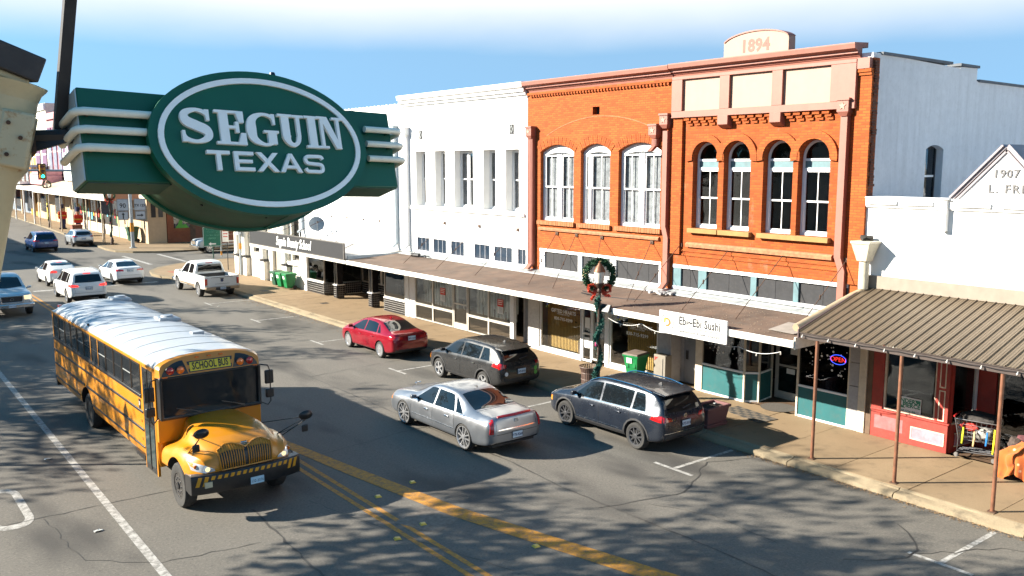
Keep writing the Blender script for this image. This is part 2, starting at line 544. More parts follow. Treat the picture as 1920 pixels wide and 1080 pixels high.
far = tag(thing('pavement', None, None), kind='structure')
fc = [(60, 77.7), (24.6, 77.7), (22.8, 78), (20.9, 79.3), (19.9, 81), (19.7, 83.5), (20.05, 90), (21.1, 117), (22.0, 148), (23, 200), (60, 200)]
MB().prism(fc, 'z', 0, .15).build('pavement_base', M_slab, far)
MB().prism([(fc[i][0] - .12, fc[i][1] - .1) for i in range(1, 10)] + [(fc[i][0] + .2, fc[i][1] + .15) for i in range(9, 0, -1)], 'z', 0, .158).build('kerb', M_kerb, far)
lf = tag(thing('pavement', None, None), kind='structure')     # the camera's own side of the street
MB().box(-4, 1.2, -30, 55, 0, .15).build('pavement_base', M_slab, lf)
MB().box(1.2, 1.5, -30, 55, 0, .158).build('kerb', M_kerb, lf)
MB().box(-60, -4.0, -30, 55, 0, .155).build('square', M_slab, lf)

# ---------------------------------------------------------------- road markings
def strip(b, pts, wd, z=.004):
 """flat ribbon of width wd (number or list) along ground points"""
 n = len(pts)
 ws = wd if isinstance(wd, list) else [wd] * n
 vs = []
 for i in range(n):
  d = Vector(pts[min(i + 1, n - 1)]) - Vector(pts[max(i - 1, 0)])
  q = Vector((-d.y, d.x)).normalized() * ws[i] / 2
  p = Vector(pts[i])
  vs += [(p.x + q.x, p.y + q.y, z), (p.x - q.x, p.y - q.y, z)]
 return b.add(vs, [(2 * i, 2 * i + 1, 2 * i + 3, 2 * i + 2) for i in range(n - 1)])
def marking(name, m, *strips, z=.004):
 b = MB()
 for p, wdt in strips: strip(b, p, wdt, z)
 return tag(b.build(name, m), kind='structure')
def lerp_pts(a, b, n):
 return [(a[0] + (b[0] - a[0]) * i / n, a[1] + (b[1] - a[1]) * i / n) for i in range(n + 1)]
marking('lane_line', M_white_line, (lerp_pts((4.40, 12), (4.80, 57), 12), .17))
marking('centre_line', M_yellow_line, (lerp_pts((8.84, 2), (8.84, 21.6), 6) + lerp_pts((8.84, 24), (9.0, 58), 6), .12), (lerp_pts((9.12, 2), (9.10, 21.0), 6) + lerp_pts((9.12, 24), (9.26, 58), 6), .12))
marking('taper_line', M_yellow_line, ([(9.35, 22.2), (9.75, 19.2), (10.35, 15.2), (11.55, 10.4), (13.2, 4.6)], [.34, .42, .46, .5, .5]), z=.008)
marking('patch', mat('grey_sealer', (.15, .125, .10), .85, var=.3, scale=9), (lerp_pts((9.2, 15.0), (10.35, 15.5), 3), 1.1), z=.0065)
def zero(cx, cy, wd, ln, t):
 def outl(a, c, r, n=7):
  p = []
  for sx, sy, a0 in ((1, 1, 0), (-1, 1, 90), (-1, -1, 180), (1, -1, 270)):
   for i in range(n):
    q = R(a0 + 90 * i / (n - 1))
    p.append((cx + sx * (a - r) + r * math.cos(q), cy + sy * (c - r * 1.6) + 1.6 * r * math.sin(q)))
  return p
 b = MB(); o = outl(wd / 2, ln / 2, wd * .42); i = outl(wd / 2 - t, ln / 2 - t * 1.6, wd * .42 - t)
 n = len(o)
 b.add([(x, y, .004) for x, y in o] + [(x, y, .004) for x, y in i], [(k, (k + 1) % n, n + (k + 1) % n, n + k) for k in range(n)])
 return b
tag(zero(2.63, 21.45, .86, 2.75, .17).build('road_number', M_white_line), kind='structure')
for i, yy in enumerate((7.45, 14.12, 20.75, 27.45, 34.1, 40.8, 47.4)):
 marking('parking_bay_line', M_white_line, (lerp_pts((16.22, yy), (18.5, yy), 4), .11 if i < 3 else .1), (lerp_pts((16.16, yy - .62), (16.16, yy + .62), 3), .11))
marking('stop_line', M_white_line, (lerp_pts((9.6, 58.6), (16.8, 58.6), 4), .45))
marking('crosswalk_line', M_white_line, (lerp_pts((19.4, 69.2), (19.4, 77.0), 4), .3), (lerp_pts((22.2, 69.6), (22.2, 77.0), 4), .3))
marking('cross_street_line', M_yellow_line, (lerp_pts((27, 72.6), (120, 72.6), 4), .14), (lerp_pts((27, 72.95), (120, 72.95), 4), .14))
mk = MB().hexa([(-.055, -.05, 0), (.055, -.05, 0), (.055, .05, 0), (-.055, .05, 0), (-.035, -.03, .022), (.035, -.03, .022), (.035, .03, .022), (-.035, .03, .022)]).mesh('road_marker', mat('yellow_reflector', (.7, .42, .05), .4))
for (x, yy, lab) in ((8.62, 14.75, 'small yellow road marker left of the double yellow line'), (9.42, 15.05, 'small yellow road marker between the double line and the wide yellow stripe'), (9.45, 17.0, 'small yellow road marker on dark asphalt between the yellow stripes, nearest the bus'),
                     (10.55, 17.3, 'small yellow road marker right of the wide yellow stripe in shade'), (10.6, 12.75, 'small yellow road marker below the wide yellow stripe, middle foreground'), (11.45, 9.75, 'small yellow road marker nearest the bottom edge beside the yellow stripe')):
 tag(inst('road_marker', mk, None, (x, yy, .004), (0, 0, rnd.uniform(-.3, .3)), (1.3, 1.3, 1.6)), lab, 'road marker', 'yellow reflective markers on the road')

def crack(b, pts, wd, jit, seed, z=.0055):
 r = random.Random(seed); out = []
 for i in range(len(pts) - 1):
  a, c = Vector(pts[i]), Vector(pts[i + 1]); n = max(2, int((c - a).length / .22))
  for k in range(n): out.append(a.lerp(c, k / n) + Vector((r.gauss(0, jit), r.gauss(0, jit))))
 out.append(Vector(pts[-1]))
 strip(b, out, [max(.006, wd * r.uniform(.3, 1.25)) for _ in out], z)
b = MB()
crack(b, [(13.25, 30), (13.3, 16.9), (13.15, 14.9), (13.3, 10.5), (13.1, 4)], .05, .012, 1)
crack(b, [(2, 20.45), (5.2, 20.35), (8.2, 20.3), (12.4, 20.9), (13.25, 20.9)], .035, .015, 2)
crack(b, [(12.95, 13.4), (14.2, 13.1), (15.2, 12.9), (17.2, 13.9), (18.4, 13.4)], .035, .03, 3)
crack(b, [(14.0, 12.9), (14.6, 11.6), (14.5, 9.9)], .015, .03, 4)
crack(b, [(14.9, 8.7), (15.4, 8.2), (15.9, 7.95), (16.4, 8.0), (16.9, 8.35), (17.3, 8.9)], .035, .02, 5)
crack(b, [(8.1, 17.8), (8.9, 14.4), (9.6, 12.2)], .02, .02, 6)
crack(b, [(3.2, 20.3), (3.4, 17.6), (4.5, 16.6), (6.4, 16.3)], .02, .03, 7)
crack(b, [(6.9, 18.0), (6.7, 14)], .05, .02, 8)
crack(b, [(13.3, 41), (13.3, 30)], .03, .012, 9)
crack(b, [(12.5, 8.3), (13.1, 7.0), (14.2, 6.4), (15.5, 6.0)], .025, .03, 10)
crack(b, [(16.1, 8.0), (17.9, 6.9), (18.3, 5.2)], .03, .04, 11)
crack(b, [(13.3, 28.6), (16.0, 28.9), (18.5, 29.1)], .02, .02, 12)
crack(b, [(7.6, 45), (7.9, 38), (7.2, 31)], .03, .04, 13)
crack(b, [(2.6, 33), (4.4, 31.5), (5.5, 31.2)], .02, .04, 14)
crack(b, [(13.3, 36.2), (18.5, 36.6)], .02, .02, 15)
tag(b.build('road_crack', M_tar), kind='stuff')
# dry leaves and grit blown against the kerb
b = MB(); r = random.Random(5)
for i in range(2600):
 y = r.choice((r.uniform(4, 20), r.uniform(4, 14), r.uniform(28, 50)))
 x = 18.60 - abs(r.gauss(0, .10 if y < 24 else .35)); s_ = r.uniform(.008, .03) * (.8 + y / 40); a = r.uniform(0, 6.3)
 c_, q = math.cos(a) * s_, math.sin(a) * s_; z = .006 + r.uniform(0, .012)
 b.add([(x - c_, y - q, z), (x + q * .5, y - c_ * .5, z + r.uniform(0, .012)), (x + c_, y + q, z), (x - q * .5, y + c_ * .5, z + r.uniform(0, .01))], [(0, 1, 2, 3)])
tag(b.build('leaf_litter', mat('dry_leaves', (.20, .12, .055), .9, var=.6, scale=40)), kind='stuff')
for i, (x, y, lab) in enumerate(((4.05, 24.5, 'white scrap of litter left of the white lane line beside the bus'), (3.95, 18.9, 'white crumpled litter beside the white lane line near the zero'), (16.3, 46.2, 'white crumpled litter on the asphalt behind the white pickup'), (7.98, 19.9, 'pale flat litter on the road below the bus headlight'))):
 b = MB(); r = random.Random(40 + i); L = .16
 b.grid(lambda u, v: (x + (u - .5) * L + r.uniform(-.01, .01), y + (v - .5) * L * .5 + r.uniform(-.01, .01), .008 + r.uniform(0, .03)), 4, 3)
 tag(b.build('litter', mat('white_paper', (.7, .68, .62), .8)), lab, 'litter')
# ---------------------------------------------------------------- building materials
M_brick = brick_mat('orange_brick', (.40, .095, .016), (.25, .044, .008), (.20, .055, .018), white=.0, dirt=.3)
M_brick2 = brick_mat('orange_brick_worn', (.375, .082, .013), (.235, .038, .007), (.20, .06, .02), white=.35, dirt=.35)
M_brick_raw = brick_mat('raw_brick_edge', (.16, .045, .02), (.10, .035, .02), (.10, .07, .05), dirt=.6)
M_pink = mat('salmon_paint', (.27, .098, .068), .55, var=.08, streak=.25, bump=.1)
M_cream_panel = mat('cream_panel', (.345, .232, .172), .7, var=.03, streak=.10)
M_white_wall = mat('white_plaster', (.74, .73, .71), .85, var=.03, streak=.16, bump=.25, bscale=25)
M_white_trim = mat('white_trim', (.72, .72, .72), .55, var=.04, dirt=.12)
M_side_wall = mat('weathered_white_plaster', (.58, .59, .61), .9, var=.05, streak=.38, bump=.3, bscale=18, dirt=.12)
M_sill = mat('sandstone_sill', (.30, .165, .055), .85, var=.12, bump=.3)
M_curtain = mat('grey_curtain', (.46, .475, .48), .9, var=.3, scale=6)
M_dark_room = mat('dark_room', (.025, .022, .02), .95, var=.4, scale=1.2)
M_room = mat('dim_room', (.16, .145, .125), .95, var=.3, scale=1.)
M_teal_frame = mat('faded_teal_paint', (.09, .165, .185), .6, var=.15, dirt=.25)
M_grey_panel = mat('dark_grey_board', (.015, .015, .018), .75, var=.25, scale=5, dirt=.15)
M_roof_tar = mat('brown_tar_roof', (.105, .066, .045), .95, var=.35, scale=1.1, dirt=.6, bump=.7, bscale=35)
M_flash = mat('grey_flashing', (.25, .265, .265), .45, var=.12, dirt=.3)
M_fascia = mat('white_fascia', (.70, .66, .58), .6, var=.05, dirt=.4, streak=.2)
M_rust = mat('rusty_iron', (.075, .038, .022), .8, var=.4, scale=20)
M_black = mat('black_metal', (.018, .018, .02), .45, var=.2)
M_cap = mat('dark_coping', (.07, .078, .09), .6, var=.2)
M_glass = glass('window_glass')
M_glass_up = glass('upper_window_glass', (.82, .83, .84), .03, .03)
M_glass_dark = glass('dark_window_glass', (.34, .36, .38), .03, .02)
M_alu = mat('aluminium_frame', (.50, .47, .42), .4, metal=.3, var=.08)
M_bronze = mat('dark_frame', (.10, .09, .08), .5, var=.2)

XF = 22.15
def arc(c, r, a0, a1, n, rz=None):
 return [(c[0] + r * math.cos(R(a0 + (a1 - a0) * i / n)), c[1] + (rz or r) * math.sin(R(a0 + (a1 - a0) * i / n))) for i in range(n + 1)]
def rect(y0, y1, z0, z1): return [(y0, z0), (y1, z0), (y1, z1), (y0, z1)]
def round_top(y0, y1, z0, zs, n=14):
 c = (y0 + y1) / 2
 return [(y0, z0), (y1, z0)] + arc((c, zs), (y1 - y0) / 2, 0, 180, n)
def seg_top(y0, y1, z0, zs, rise, n=10):
 h = (y1 - y0) / 2; r = (h * h + rise * rise) / (2 * rise); c = ((y0 + y1) / 2, zs + rise - r); a = math.degrees(math.asin(h / r))
 return [(y0, z0), (y1, z0)] + arc(c, r, 90 - a, 90 + a, n)

def facade(outer, holes, x, depth, axis='x', back=None):
 """a wall skin with openings and their reveals; 'depth' is how far the reveals run back"""
 b = MB()
 P = (lambda u, v, t: (t, u, v)) if axis == 'x' else (lambda u, v, t: (u, t, v))
 loops = [outer] + holes
 flat = [p for l in loops for p in l]
 tris = tessellate_polygon([[Vector((u, v, 0)) for u, v in l] for l in loops])
 b.add([P(u, v, x) for u, v in flat], [tuple(t) for t in tris])
 for k, l in enumerate(loops):
  n = len(l); dd = depth if k else (back or depth)
  b.add([P(u, v, x) for u, v in l] + [P(u, v, x + dd) for u, v in l], [(i, (i + 1) % n, n + (i + 1) % n, n + i) for i in range(n)])
 return b

def build_mass(name, parent, y0, y1, z0, z1, mwall, x0=XF + .34, x1=44, roof=M_roof_tar):
 """the body of the building behind its street front"""
 b = MB().box(x0 + 5.2, x1, y0 + .01, y1 - .01, z0, z1 - .5)
 b.build('body', mwall, parent)
 r_ = MB().box(x0, x0 + 5.19, y0 + .01, y1 - .01, z1 - .8, z1 - .5)
 r_.build('roof', roof, parent)

def sash(parent, y0, y1, z0, z1, x, mf, mg, cols=2, rows=1, fr=.05, split=.5, lower_back=.03):
 """a double-hung sash: two frames, one behind the other, each with its panes and bars (x = outer face)"""
 zm = z0 + (z1 - z0) * split
 for k, (a, c, xx) in enumerate(((zm - .02, z1, x), (z0, zm + .02, x + lower_back))):
  b = MB().ring(rect(y0, y1, a, c), rect(y0 + fr, y1 - fr, a + fr, c - fr), 'x', xx, xx + .035)
  b.build('sash', mf, parent)
  bb = MB()
  for i in range(1, cols):
   yy = y0 + (y1 - y0) * i / cols
   bb.box(xx + .004, xx + .031, yy - .014, yy + .014, a + fr, c - fr)
  for j in range(1, rows):
   zz = a + (c - a) * j / rows
   bb.box(xx + .006, xx + .029, y0 + fr, y1 - fr, zz - .012, zz + .012)
  if bb.v: bb.build('glazing_bar', mf, parent)
  MB().box(xx + .014, xx + .020, y0 + fr - .004, y1 - fr + .004, a + fr - .004, c - fr + .004).build('pane', mg, parent)

def cornice(name, m, parent, y0, y1, prof):
 """prof: (out, z) points of the moulding, 'out' measured towards the street"""
 poly = [(XF - o, z) for o, z in prof]
 return MB().prism(poly, 'y', y0, y1).build(name, m, parent)

PINKC = [(-.02, 10.28), (.05, 10.28), (.07, 10.36), (.10, 10.37), (.12, 10.42), (.20, 10.44), (.20, 10.49), (.26, 10.52), (.34, 10.55), (.36, 10.67), (.36, 10.70), (-.3, 10.74), (-.3, 10.6), (-.02, 10.6)]
WHITEC = [(-.02, 10.10), (.04, 10.10), (.06, 10.20), (.14, 10.22), (.16, 10.32), (.24, 10.34), (.25, 10.46), (.34, 10.50), (.36, 10.66), (.36, 10.70), (-.3, 10.74), (-.3, 10.3), (-.02, 10.3)]

def downspout(label, y, ztop, zbot, m, w=.13, box=True, star=False, offset=None, off_z=None, ribs=True, boxz=None, x=XF):
 """square conductor head and pipe fixed to the wall"""
 P = be if y < 19.72 else bg_ if y < 27.25 else bw if y < 36.64 else bs
 t = part_empty('downspout', P); WM[t] = WM[P]; t['label'] = label
 b = MB()
 y2 = y if offset is None else y + offset
 if offset is None:
  b.box(x - .17, x - .005, y - w / 2 - .02, y + w / 2 + .02, zbot + .18, ztop)
  if ribs:
   for k in (-1, 0, 1): b.box(x - .185, x - .17, y + k * w * .36 - .018, y + k * w * .36 + .018, zbot + .2, ztop - .02)
 else:
  b.box(x - .17, x - .005, y - w / 2, y + w / 2, off_z + .25, ztop)
  b.hexa([(x - .168, y2 - w / 2, off_z - .1), (x - .008, y2 - w / 2, off_z - .1), (x - .008, y2 + w / 2, off_z - .1), (x - .168, y2 + w / 2, off_z - .1),
    (x - .168, y - w / 2, off_z + .27), (x - .008, y - w / 2, off_z + .27), (x - .008, y + w / 2, off_z + .27), (x - .168, y + w / 2, off_z + .27)])
  b.box(x - .17, x - .005, y2 - w / 2, y2 + w / 2, zbot + .18, off_z - .09)
 b.hexa([(x - .40, y2 - w / 2, zbot), (x - .28, y2 - w / 2, zbot - .02), (x - .28, y2 + w / 2, zbot - .02), (x - .40, y2 + w / 2, zbot),
   (x - .169, y2 - w / 2, zbot + .2), (x - .006, y2 - w / 2, zbot + .2), (x - .006, y2 + w / 2, zbot + .2), (x - .169, y2 + w / 2, zbot + .2)])
 b.build('pipe', m, t)
 if box:
  zb = boxz or ztop
  c = MB().box(x - .27, x - .006, y - .17, y + .17, zb, zb + .3).box(x - .30, x - .005, y - .20, y + .20, zb + .3, zb + .36)
  c.hexa([(x - .2, y - .09, zb - .12), (x - .008, y - .09, zb - .12), (x - .008, y + .09, zb - .12), (x - .2, y + .09, zb - .12), (x - .268, y - .168, zb), (x - .007, y - .168, zb), (x - .007, y + .168, zb), (x - .268, y + .168, zb)])
  h = c.build('conductor_head', m, t)
  if star:
   p = []
   for i in range(10):
    rr = .11 if i % 2 == 0 else .045
    a = R(90 + 36 * i); p.append((y + rr * math.cos(a), zb + .15 + rr * math.sin(a)))
   MB().prism(p, 'x', x - .285, x - .269).build('star', M_cream_panel, t)
 return t

# ================================================================ brick building with four round-arched windows, 1894
Y0, Y1 = 12.82, 19.72
be = thing('brick_building', 'two-storey orange brick building with four round-arched windows and 1894 crest, sushi restaurant below', 'building', (XF, (Y0 + Y1) / 2, 0))
AW = [(17.83, 18.85), (16.61, 17.62), (15.14, 16.16), (13.95, 14.97)]
holes = [round_top(a, c, 5.48, 7.71) for a, c in AW]
f = facade([(Y0, 4.24), (Y1, 4.24), (Y1, 10.3), (Y0, 10.3)], holes, XF, .30)
f.build('wall', M_brick2, be)
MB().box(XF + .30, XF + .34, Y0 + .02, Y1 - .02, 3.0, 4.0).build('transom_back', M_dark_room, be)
build_mass('body', be, Y0 + .04, Y1, 0, 10.3, M_side_wall)
# party wall towards the low store, stepped parapet, ragged brick edge
wall_side = [(XF + .02, 4.0), (31.5, 4.0), (40, 4.0), (40, 9.95), (28.06, 10.02), (28.06, 10.40), (27.0, 10.38), (27.0, 10.33), (XF + .02, 10.44)]
sh = [seg_top(25.25, 26.28, 6.3, 7.95, .12), seg_top(29.5, 30.5, 6.3, 7.95, .12)]
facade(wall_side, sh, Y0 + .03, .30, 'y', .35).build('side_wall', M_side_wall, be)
for (a, c) in ((25.25, 26.28), (29.5, 30.5)):
 wn = MB().ring([(a, 6.3), (c, 6.3), (c, 8.06), (a, 8.06)], [(a + .07, 6.37), (c - .07, 6.37), (c - .07, 7.98), (a + .07, 7.98)], 'y', Y0 + .24, Y0 + .30).build('window', M_grey_panel, be)
 MB().box(a + .07, c - .07, Y0 + .26, Y0 + .265, 6.37, 7.98).build('pane', M_glass_dark, wn)
 MB().box(a + .05, c - .05, Y0 + .25, Y0 + .28, 7.14, 7.2).build('meeting_rail', M_white_trim, wn)
 MB().box(a, c, Y0 + .36, Y0 + .38, 6.2, 8.2).build('window_backing', M_dark_room, wn)  # dark sheet behind the glass, coloured as the unlit room
cp = MB()
for a, c, z in ((XF + .4, 26.4, 10.40), (26.9, 28.1, 10.40), (28.15, 40, 10.0)):
 cp.box(a, c, Y0 - .03, Y0 + .40, z, z + .075)
cp.build('coping', M_cap, be)
bm_ = MB(); r = random.Random(3)
z = 6.55
while z < 10.2:
 hh = r.uniform(.06, .085); bm_.box(XF - .002, XF + .18 + r.choice((0, .05, .09, .12, -.04)) * r.random(), Y0 - .02 - r.uniform(0, .05), Y0 + .03, z, z + hh - .012); z += hh
tag(bm_.build('ragged_brick_edge', M_brick_raw, be), kind='stuff')
# hood moulds and archivolts
for (a, c) in AW:
 cy = (a + c) / 2; o = arc((cy, 7.71), .75, -8, 188, 22); i = arc((cy, 7.71), .52, -8, 188, 22)
 MB().prism(o + i[::-1], 'x', XF - .06 - .012 * (AW.index((a, c)) % 2), XF + .01).build('hood_mould', M_brick, be)
 MB().box(XF - .16, XF + .12, a - .13, c + .05, 5.33, 5.475).build('window_sill', M_sill, be, bev=.01)
 x = XF + .23
 wn = MB()
 wn.ring(round_top(a + .002, c - .002, 5.482, 7.71, 14), round_top(a + .075, c - .075, 5.56, 7.71, 14), 'x', x, x + .07)
 wn = wn.build('window', M_white_trim, be)
 MB().box(x + .012, x + .075, a + .07, c - .07, 7.40, 7.62).build('transom_band', M_teal_frame, wn)
 MB().box(x - .012, x + .06, a + .06, c - .06, 7.34, 7.41).box(x - .012, x + .06, a + .06, c - .06, 7.61, 7.68).build('transom_bar', M_white_trim, wn)
 MB().prism([(a + .08, 7.68), (c - .08, 7.68)] + arc((cy, 7.71), (c - a) / 2 - .08, 3, 177, 12), 'x', x + .03, x + .036).build('pane', M_glass_dark, wn)
 sash(wn, a + .075, c - .075, 5.56, 7.345, x + .012, M_white_trim, M_glass_dark, 2, 1, .05)
 MB().box(x + .25, x + .27, a - .1, c + .1, 5.3, 8.4).build('window_backing', mat('dim_interior', (.10, .095, .09), .9, var=.7, scale=1.8), wn)  # mottled dark sheet imitates the dim room behind the glass
# string course, corbelled frieze, parapet panels, cornice
MB().prism([(XF - .09, 4.86), (XF + .01, 4.86), (XF + .01, 5.02), (XF - .06, 5.0), (XF - .10, 4.96)], 'y', 13.72, 19.0).build('string_course', mat('pale_brick_band', (.34, .14, .065), .85, var=.3, scale=9, dirt=.3), be)
for z in (4.70, 4.56): MB().box(XF - .035, XF + .01, 13.5, 19.25, z, z + .06).build('brick_band', M_brick, be)
PY = [(17.73, 19.22), (15.84, 17.36), (13.95, 15.48)]
for a, c in PY:
 MB().box(XF - .10, XF + .02, a, c, 9.2, 10.3).build('parapet_panel', M_cream_panel, be)
 n = 5
 for k in range(n):
  yy = a + (c - a) * (k + .5) / n
  MB().box(XF - .13, XF, yy - .11, yy + .11, 8.90, 8.99).box(XF - .09, XF, yy - .16, yy + .04, 8.82, 8.90).box(XF - .05, XF, yy - .20, yy - .03, 8.74, 8.82).build('corbel', M_brick, be)
fr = MB()
fr.box(XF - .19, XF + .015, 13.2, 19.66, 8.995, 9.199).box(XF - .19, XF + .015, 13.2, 19.66, 10.19, 10.29)
for a, c in ((13.2, 13.949), (15.481, 15.839), (17.361, 17.729), (19.221, 19.66)): fr.box(XF - .19, XF + .015, a, c, 9.2, 10.189)
for a, c in ((15.481, 15.839), (17.361, 17.729)): fr.box(XF - .24, XF, a - .01, c + .01, 8.72, 9.0).prism([(XF - .24, 8.72), (XF, 8.6), (XF, 8.72)], 'y', a - .01, c + .01)
fr.build('parapet_frame', M_pink, be, bev=.008)
cornice('cornice', M_pink, be, 13.18, 19.70, PINKC)
MB().box(XF - .17, XF + .01, 12.84, 13.20, 10.02, 10.30).build('pilaster_cap', M_pink, be)
MB().box(XF - .08, XF + .02, 12.80, 13.24, 4.25, 9.85).box(XF - .12, XF + .02, 12.80, 13.24, 9.85, 9.93).box(XF - .15, XF + .02, 12.80, 13.24, 9.93, 10.02).build('pilaster', M_brick, be)
MB().box(XF - .10, XF + .01, 19.25, 19.66, 4.6, 8.99).build('pilaster', M_brick, be)
crest = [(15.45, 10.72), (17.74, 10.72), (17.74, 11.06)] + [(16.6 + 1.20 * math.cos(R(a)), 11.06 + .36 * math.sin(R(a))) for a in range(18, 163, 9)] + [(15.45, 11.06)]
c_ = MB().prism(crest, 'x', XF - .02, XF + .30).build('crest', M_cream_panel, be)
cr_o = [(16.595 + 1.21 * math.cos(R(a)), 11.06 + .375 * math.sin(R(a))) for a in range(18, 163, 9)]
MB().prism(cr_o + [(16.595 + 1.17 * math.cos(R(a)), 11.06 + .335 * math.sin(R(a))) for a in range(162, 17, -9)], 'x', XF - .05, XF + .32).build('crest_moulding', M_pink, c_)
lettering('date', '1894', .50, facade_mx(16.6, 10.98, XF - .0215), mat('pale_pink_paint', (.22, .10, .075), .7), c_, .002, bold=.02, space=1.05)
downspout('pink downspout with a star box on the right of the four arched windows', 13.50, 8.90, 3.42, M_pink, .20, star=True, boxz=8.92, offset=-.14, off_z=4.7)
# transom lights of the round-arched building
def transom(parent, bays, z0, z1, mframe, mpanel, mull, x=XF + .06, battens=1, ylo=None, yhi=None):
 fr = MB(); lo = ylo if ylo is not None else bays[-1][0] - .2; hi = yhi if yhi is not None else bays[0][1] + .2
 fr.box(x - .06, x + .06, lo, hi, z1, z1 + .11).box(x - .06, x + .06, lo, hi, z0 - .10, z0)
 fr.build('transom_frame', mframe, parent)
 ed = [hi] + [v for bq in bays for v in (bq[1], bq[0])] + [lo]
 for k in range(0, len(ed), 2):
  if ed[k] - ed[k + 1] > .02: MB().box(x - .045, x + .055, ed[k + 1], ed[k], z0 + .001, z1 - .001).build('mullion', mull, parent)
 for a, c in bays:
  n = battens
  for k in range(n):
   q0, q1 = a + (c - a) * k / n, a + (c - a) * (k + 1) / n
   MB().box(x + .015, x + .04, q0 + .006, q1 - .006, z0 + .002, z1 - .002).build('transom_panel', mpanel, parent)
transom(be, [(18.51, 19.25), (16.47, 18.18), (14.96, 16.26), (13.24, 14.79)], 3.52, 4.13, M_white_trim, M_grey_panel, M_teal_frame, battens=2, ylo=13.2, yhi=19.6)
for a, c in ((12.8, 13.19), (19.61, 19.72)): MB().box(XF - .02, XF + .3, a, c, 3.2, 4.24).build('pier', M_brick, be)

# ================================================================ brick building with three segmental windows
Y0, Y1 = 19.74, 27.24
bg_ = thing('brick_building', 'two-storey orange brick building with three wide white double windows and gold blinds below', 'building', (XF, (Y0 + Y1) / 2, 0))
GW = [(24.54, 26.46, 2), (22.62, 24.16, 2), (20.22, 22.2, 2)]
facade([(Y0, 4.26), (Y1, 4.26), (Y1, 10.2), (Y0, 10.2)], [seg_top(a, c, 5.36, 7.98, .27) for a, c, n in GW] + [rect(23.2, 23.56, 9.28, 9.56)], XF, .26).build('wall', M_brick, bg_)
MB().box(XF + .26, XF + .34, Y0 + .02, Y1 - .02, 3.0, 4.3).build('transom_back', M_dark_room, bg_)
build_mass('body', bg_, Y0, Y1, 0, 10.2, M_side_wall)
MB().box(XF + .2, XF + .25, 23.15, 23.6, 9.2, 9.6).build('vent', M_dark_room, bg_)
for a, c, n in GW:
 x = XF + .15; cy = (a + c) / 2
 wn = MB().ring(seg_top(a + .002, c - .002, 5.362, 7.98, .268), seg_top(a + .10, c - .10, 5.44, 7.86, .10), 'x', x, x + .09).build('window', M_white_trim, bg_)
 if c - a > 1.7:
  MB().box(x - .012, x + .085, cy - .12, cy + .12, 5.441, 7.90).build('mullion', M_white_trim, wn)
  ss = ((a + .10, cy - .12), (cy + .12, c - .10))
 else:
  MB().box(x - .012, x + .085, c - .42, c - .30, 5.441, 7.88).build('mullion', M_white_trim, wn)
  ss = ((a + .10, c - .42), (c - .30, c - .10))
 for (p, q) in ss: sash(wn, p, q, 5.44, 7.87, x + .02, M_white_trim, M_glass_up, 2 if q - p > .4 else 1, 1, .055)
 MB().box(x + .13, x + .14, a + .05, c - .05, 5.4, 8.1).build('window_backing', M_curtain, wn)
 # soldier-course arch and brick sill
 h = (c - a) / 2; rise = .27; rr = (h * h + rise * rise) / (2 * rise); zc = 8.25 - rr; an = math.degrees(math.asin(h / rr))
 nb = int((c - a) / .085)
 v = MB()
 for k in range(nb):
  a0, a1 = 90 - an - 2 + (2 * an + 4) * (k + .06) / nb, 90 - an - 2 + (2 * an + 4) * (k + .94) / nb
  pts = [(cy + q * math.cos(R(t)), zc + q * math.sin(R(t))) for q, t in ((rr + .005, a0), (rr + .005, a1), (rr + .30, a1), (rr + .30, a0))]
  v.prism(pts, 'x', XF - .014 - .006 * (k % 2), XF + .01)
 tag(v.build('arch_bricks', M_brick, bg_), kind='stuff')
 v = MB(); nb = int((c - a + .2) / .085)
 for k in range(nb): v.box(XF - .10 - .006 * (k % 3), XF + .1, a - .1 + (c - a + .2) * k / nb + .004, a - .1 + (c - a + .2) * (k + 1) / nb - .004, 5.20, 5.352)
 tag(v.build('window_sill', mat('tan_brick_sill', (.30, .115, .04), .85, var=.2, scale=12, dirt=.2), bg_), kind='stuff')
# relieving arch: a thin mortar-washed ridge of brick
o = seg_top(20.3, 26.1, 8.3, 8.62, .62, 24)[2:]; o2 = [(u, v - .035) for u, v in o]
MB().prism(o + o2[::-1], 'x', XF - .009, XF + .004).build('relieving_arch', mat('mortar_wash', (.36, .115, .045), .9, var=.4, scale=8), bg_)
v = MB(); n = 46
for k in range(n): v.box(XF - .07, XF, 19.9 + 7.2 * k / n, 19.9 + 7.2 * (k + .55) / n, 10.09, 10.17)
v.box(XF - .09, XF + .01, 19.76, 27.2, 10.17, 10.26)
tag(v.build('dentils', M_brick, bg_), kind='stuff')
cornice('cornice', M_pink, bg_, 19.72, 27.23, [(o_, z_ - .02) for o_, z_ in PINKC])
MB().prism([(XF - .08, 4.98), (XF + .01, 4.98), (XF + .01, 5.10), (XF - .05, 5.09), (XF - .09, 5.05)], 'y', 20.2, 26.5).build('string_course', MATS['pale_brick_band'], bg_)
transom(bg_, [(24.27, 26.22), (22.57, 24.07), (20.22, 22.27)], 3.50, 4.15, M_white_trim, M_grey_panel, M_white_trim, battens=4, ylo=20.12, yhi=26.5)
for a, c in ((26.51, 27.24), (19.74, 20.11)): MB().box(XF - .001, XF + .3, a, c, 3.2, 4.26).build('pier', M_brick, bg_)
downspout('salmon ribbed downspout between the white building and the brick front', 26.90, 8.92, 3.42, M_pink, .24, boxz=8.62, star=True)
downspout('salmon downspout with a star box between the two brick fronts', 19.92, 8.6, 3.42, M_pink, .20, star=True, boxz=8.80, offset=-.12, off_z=5.2)
downspout('short salmon pipe stub with a second star box beside the salmon downspout', 20.40, 8.35, 7.95, M_pink, .16, star=True, boxz=8.48)

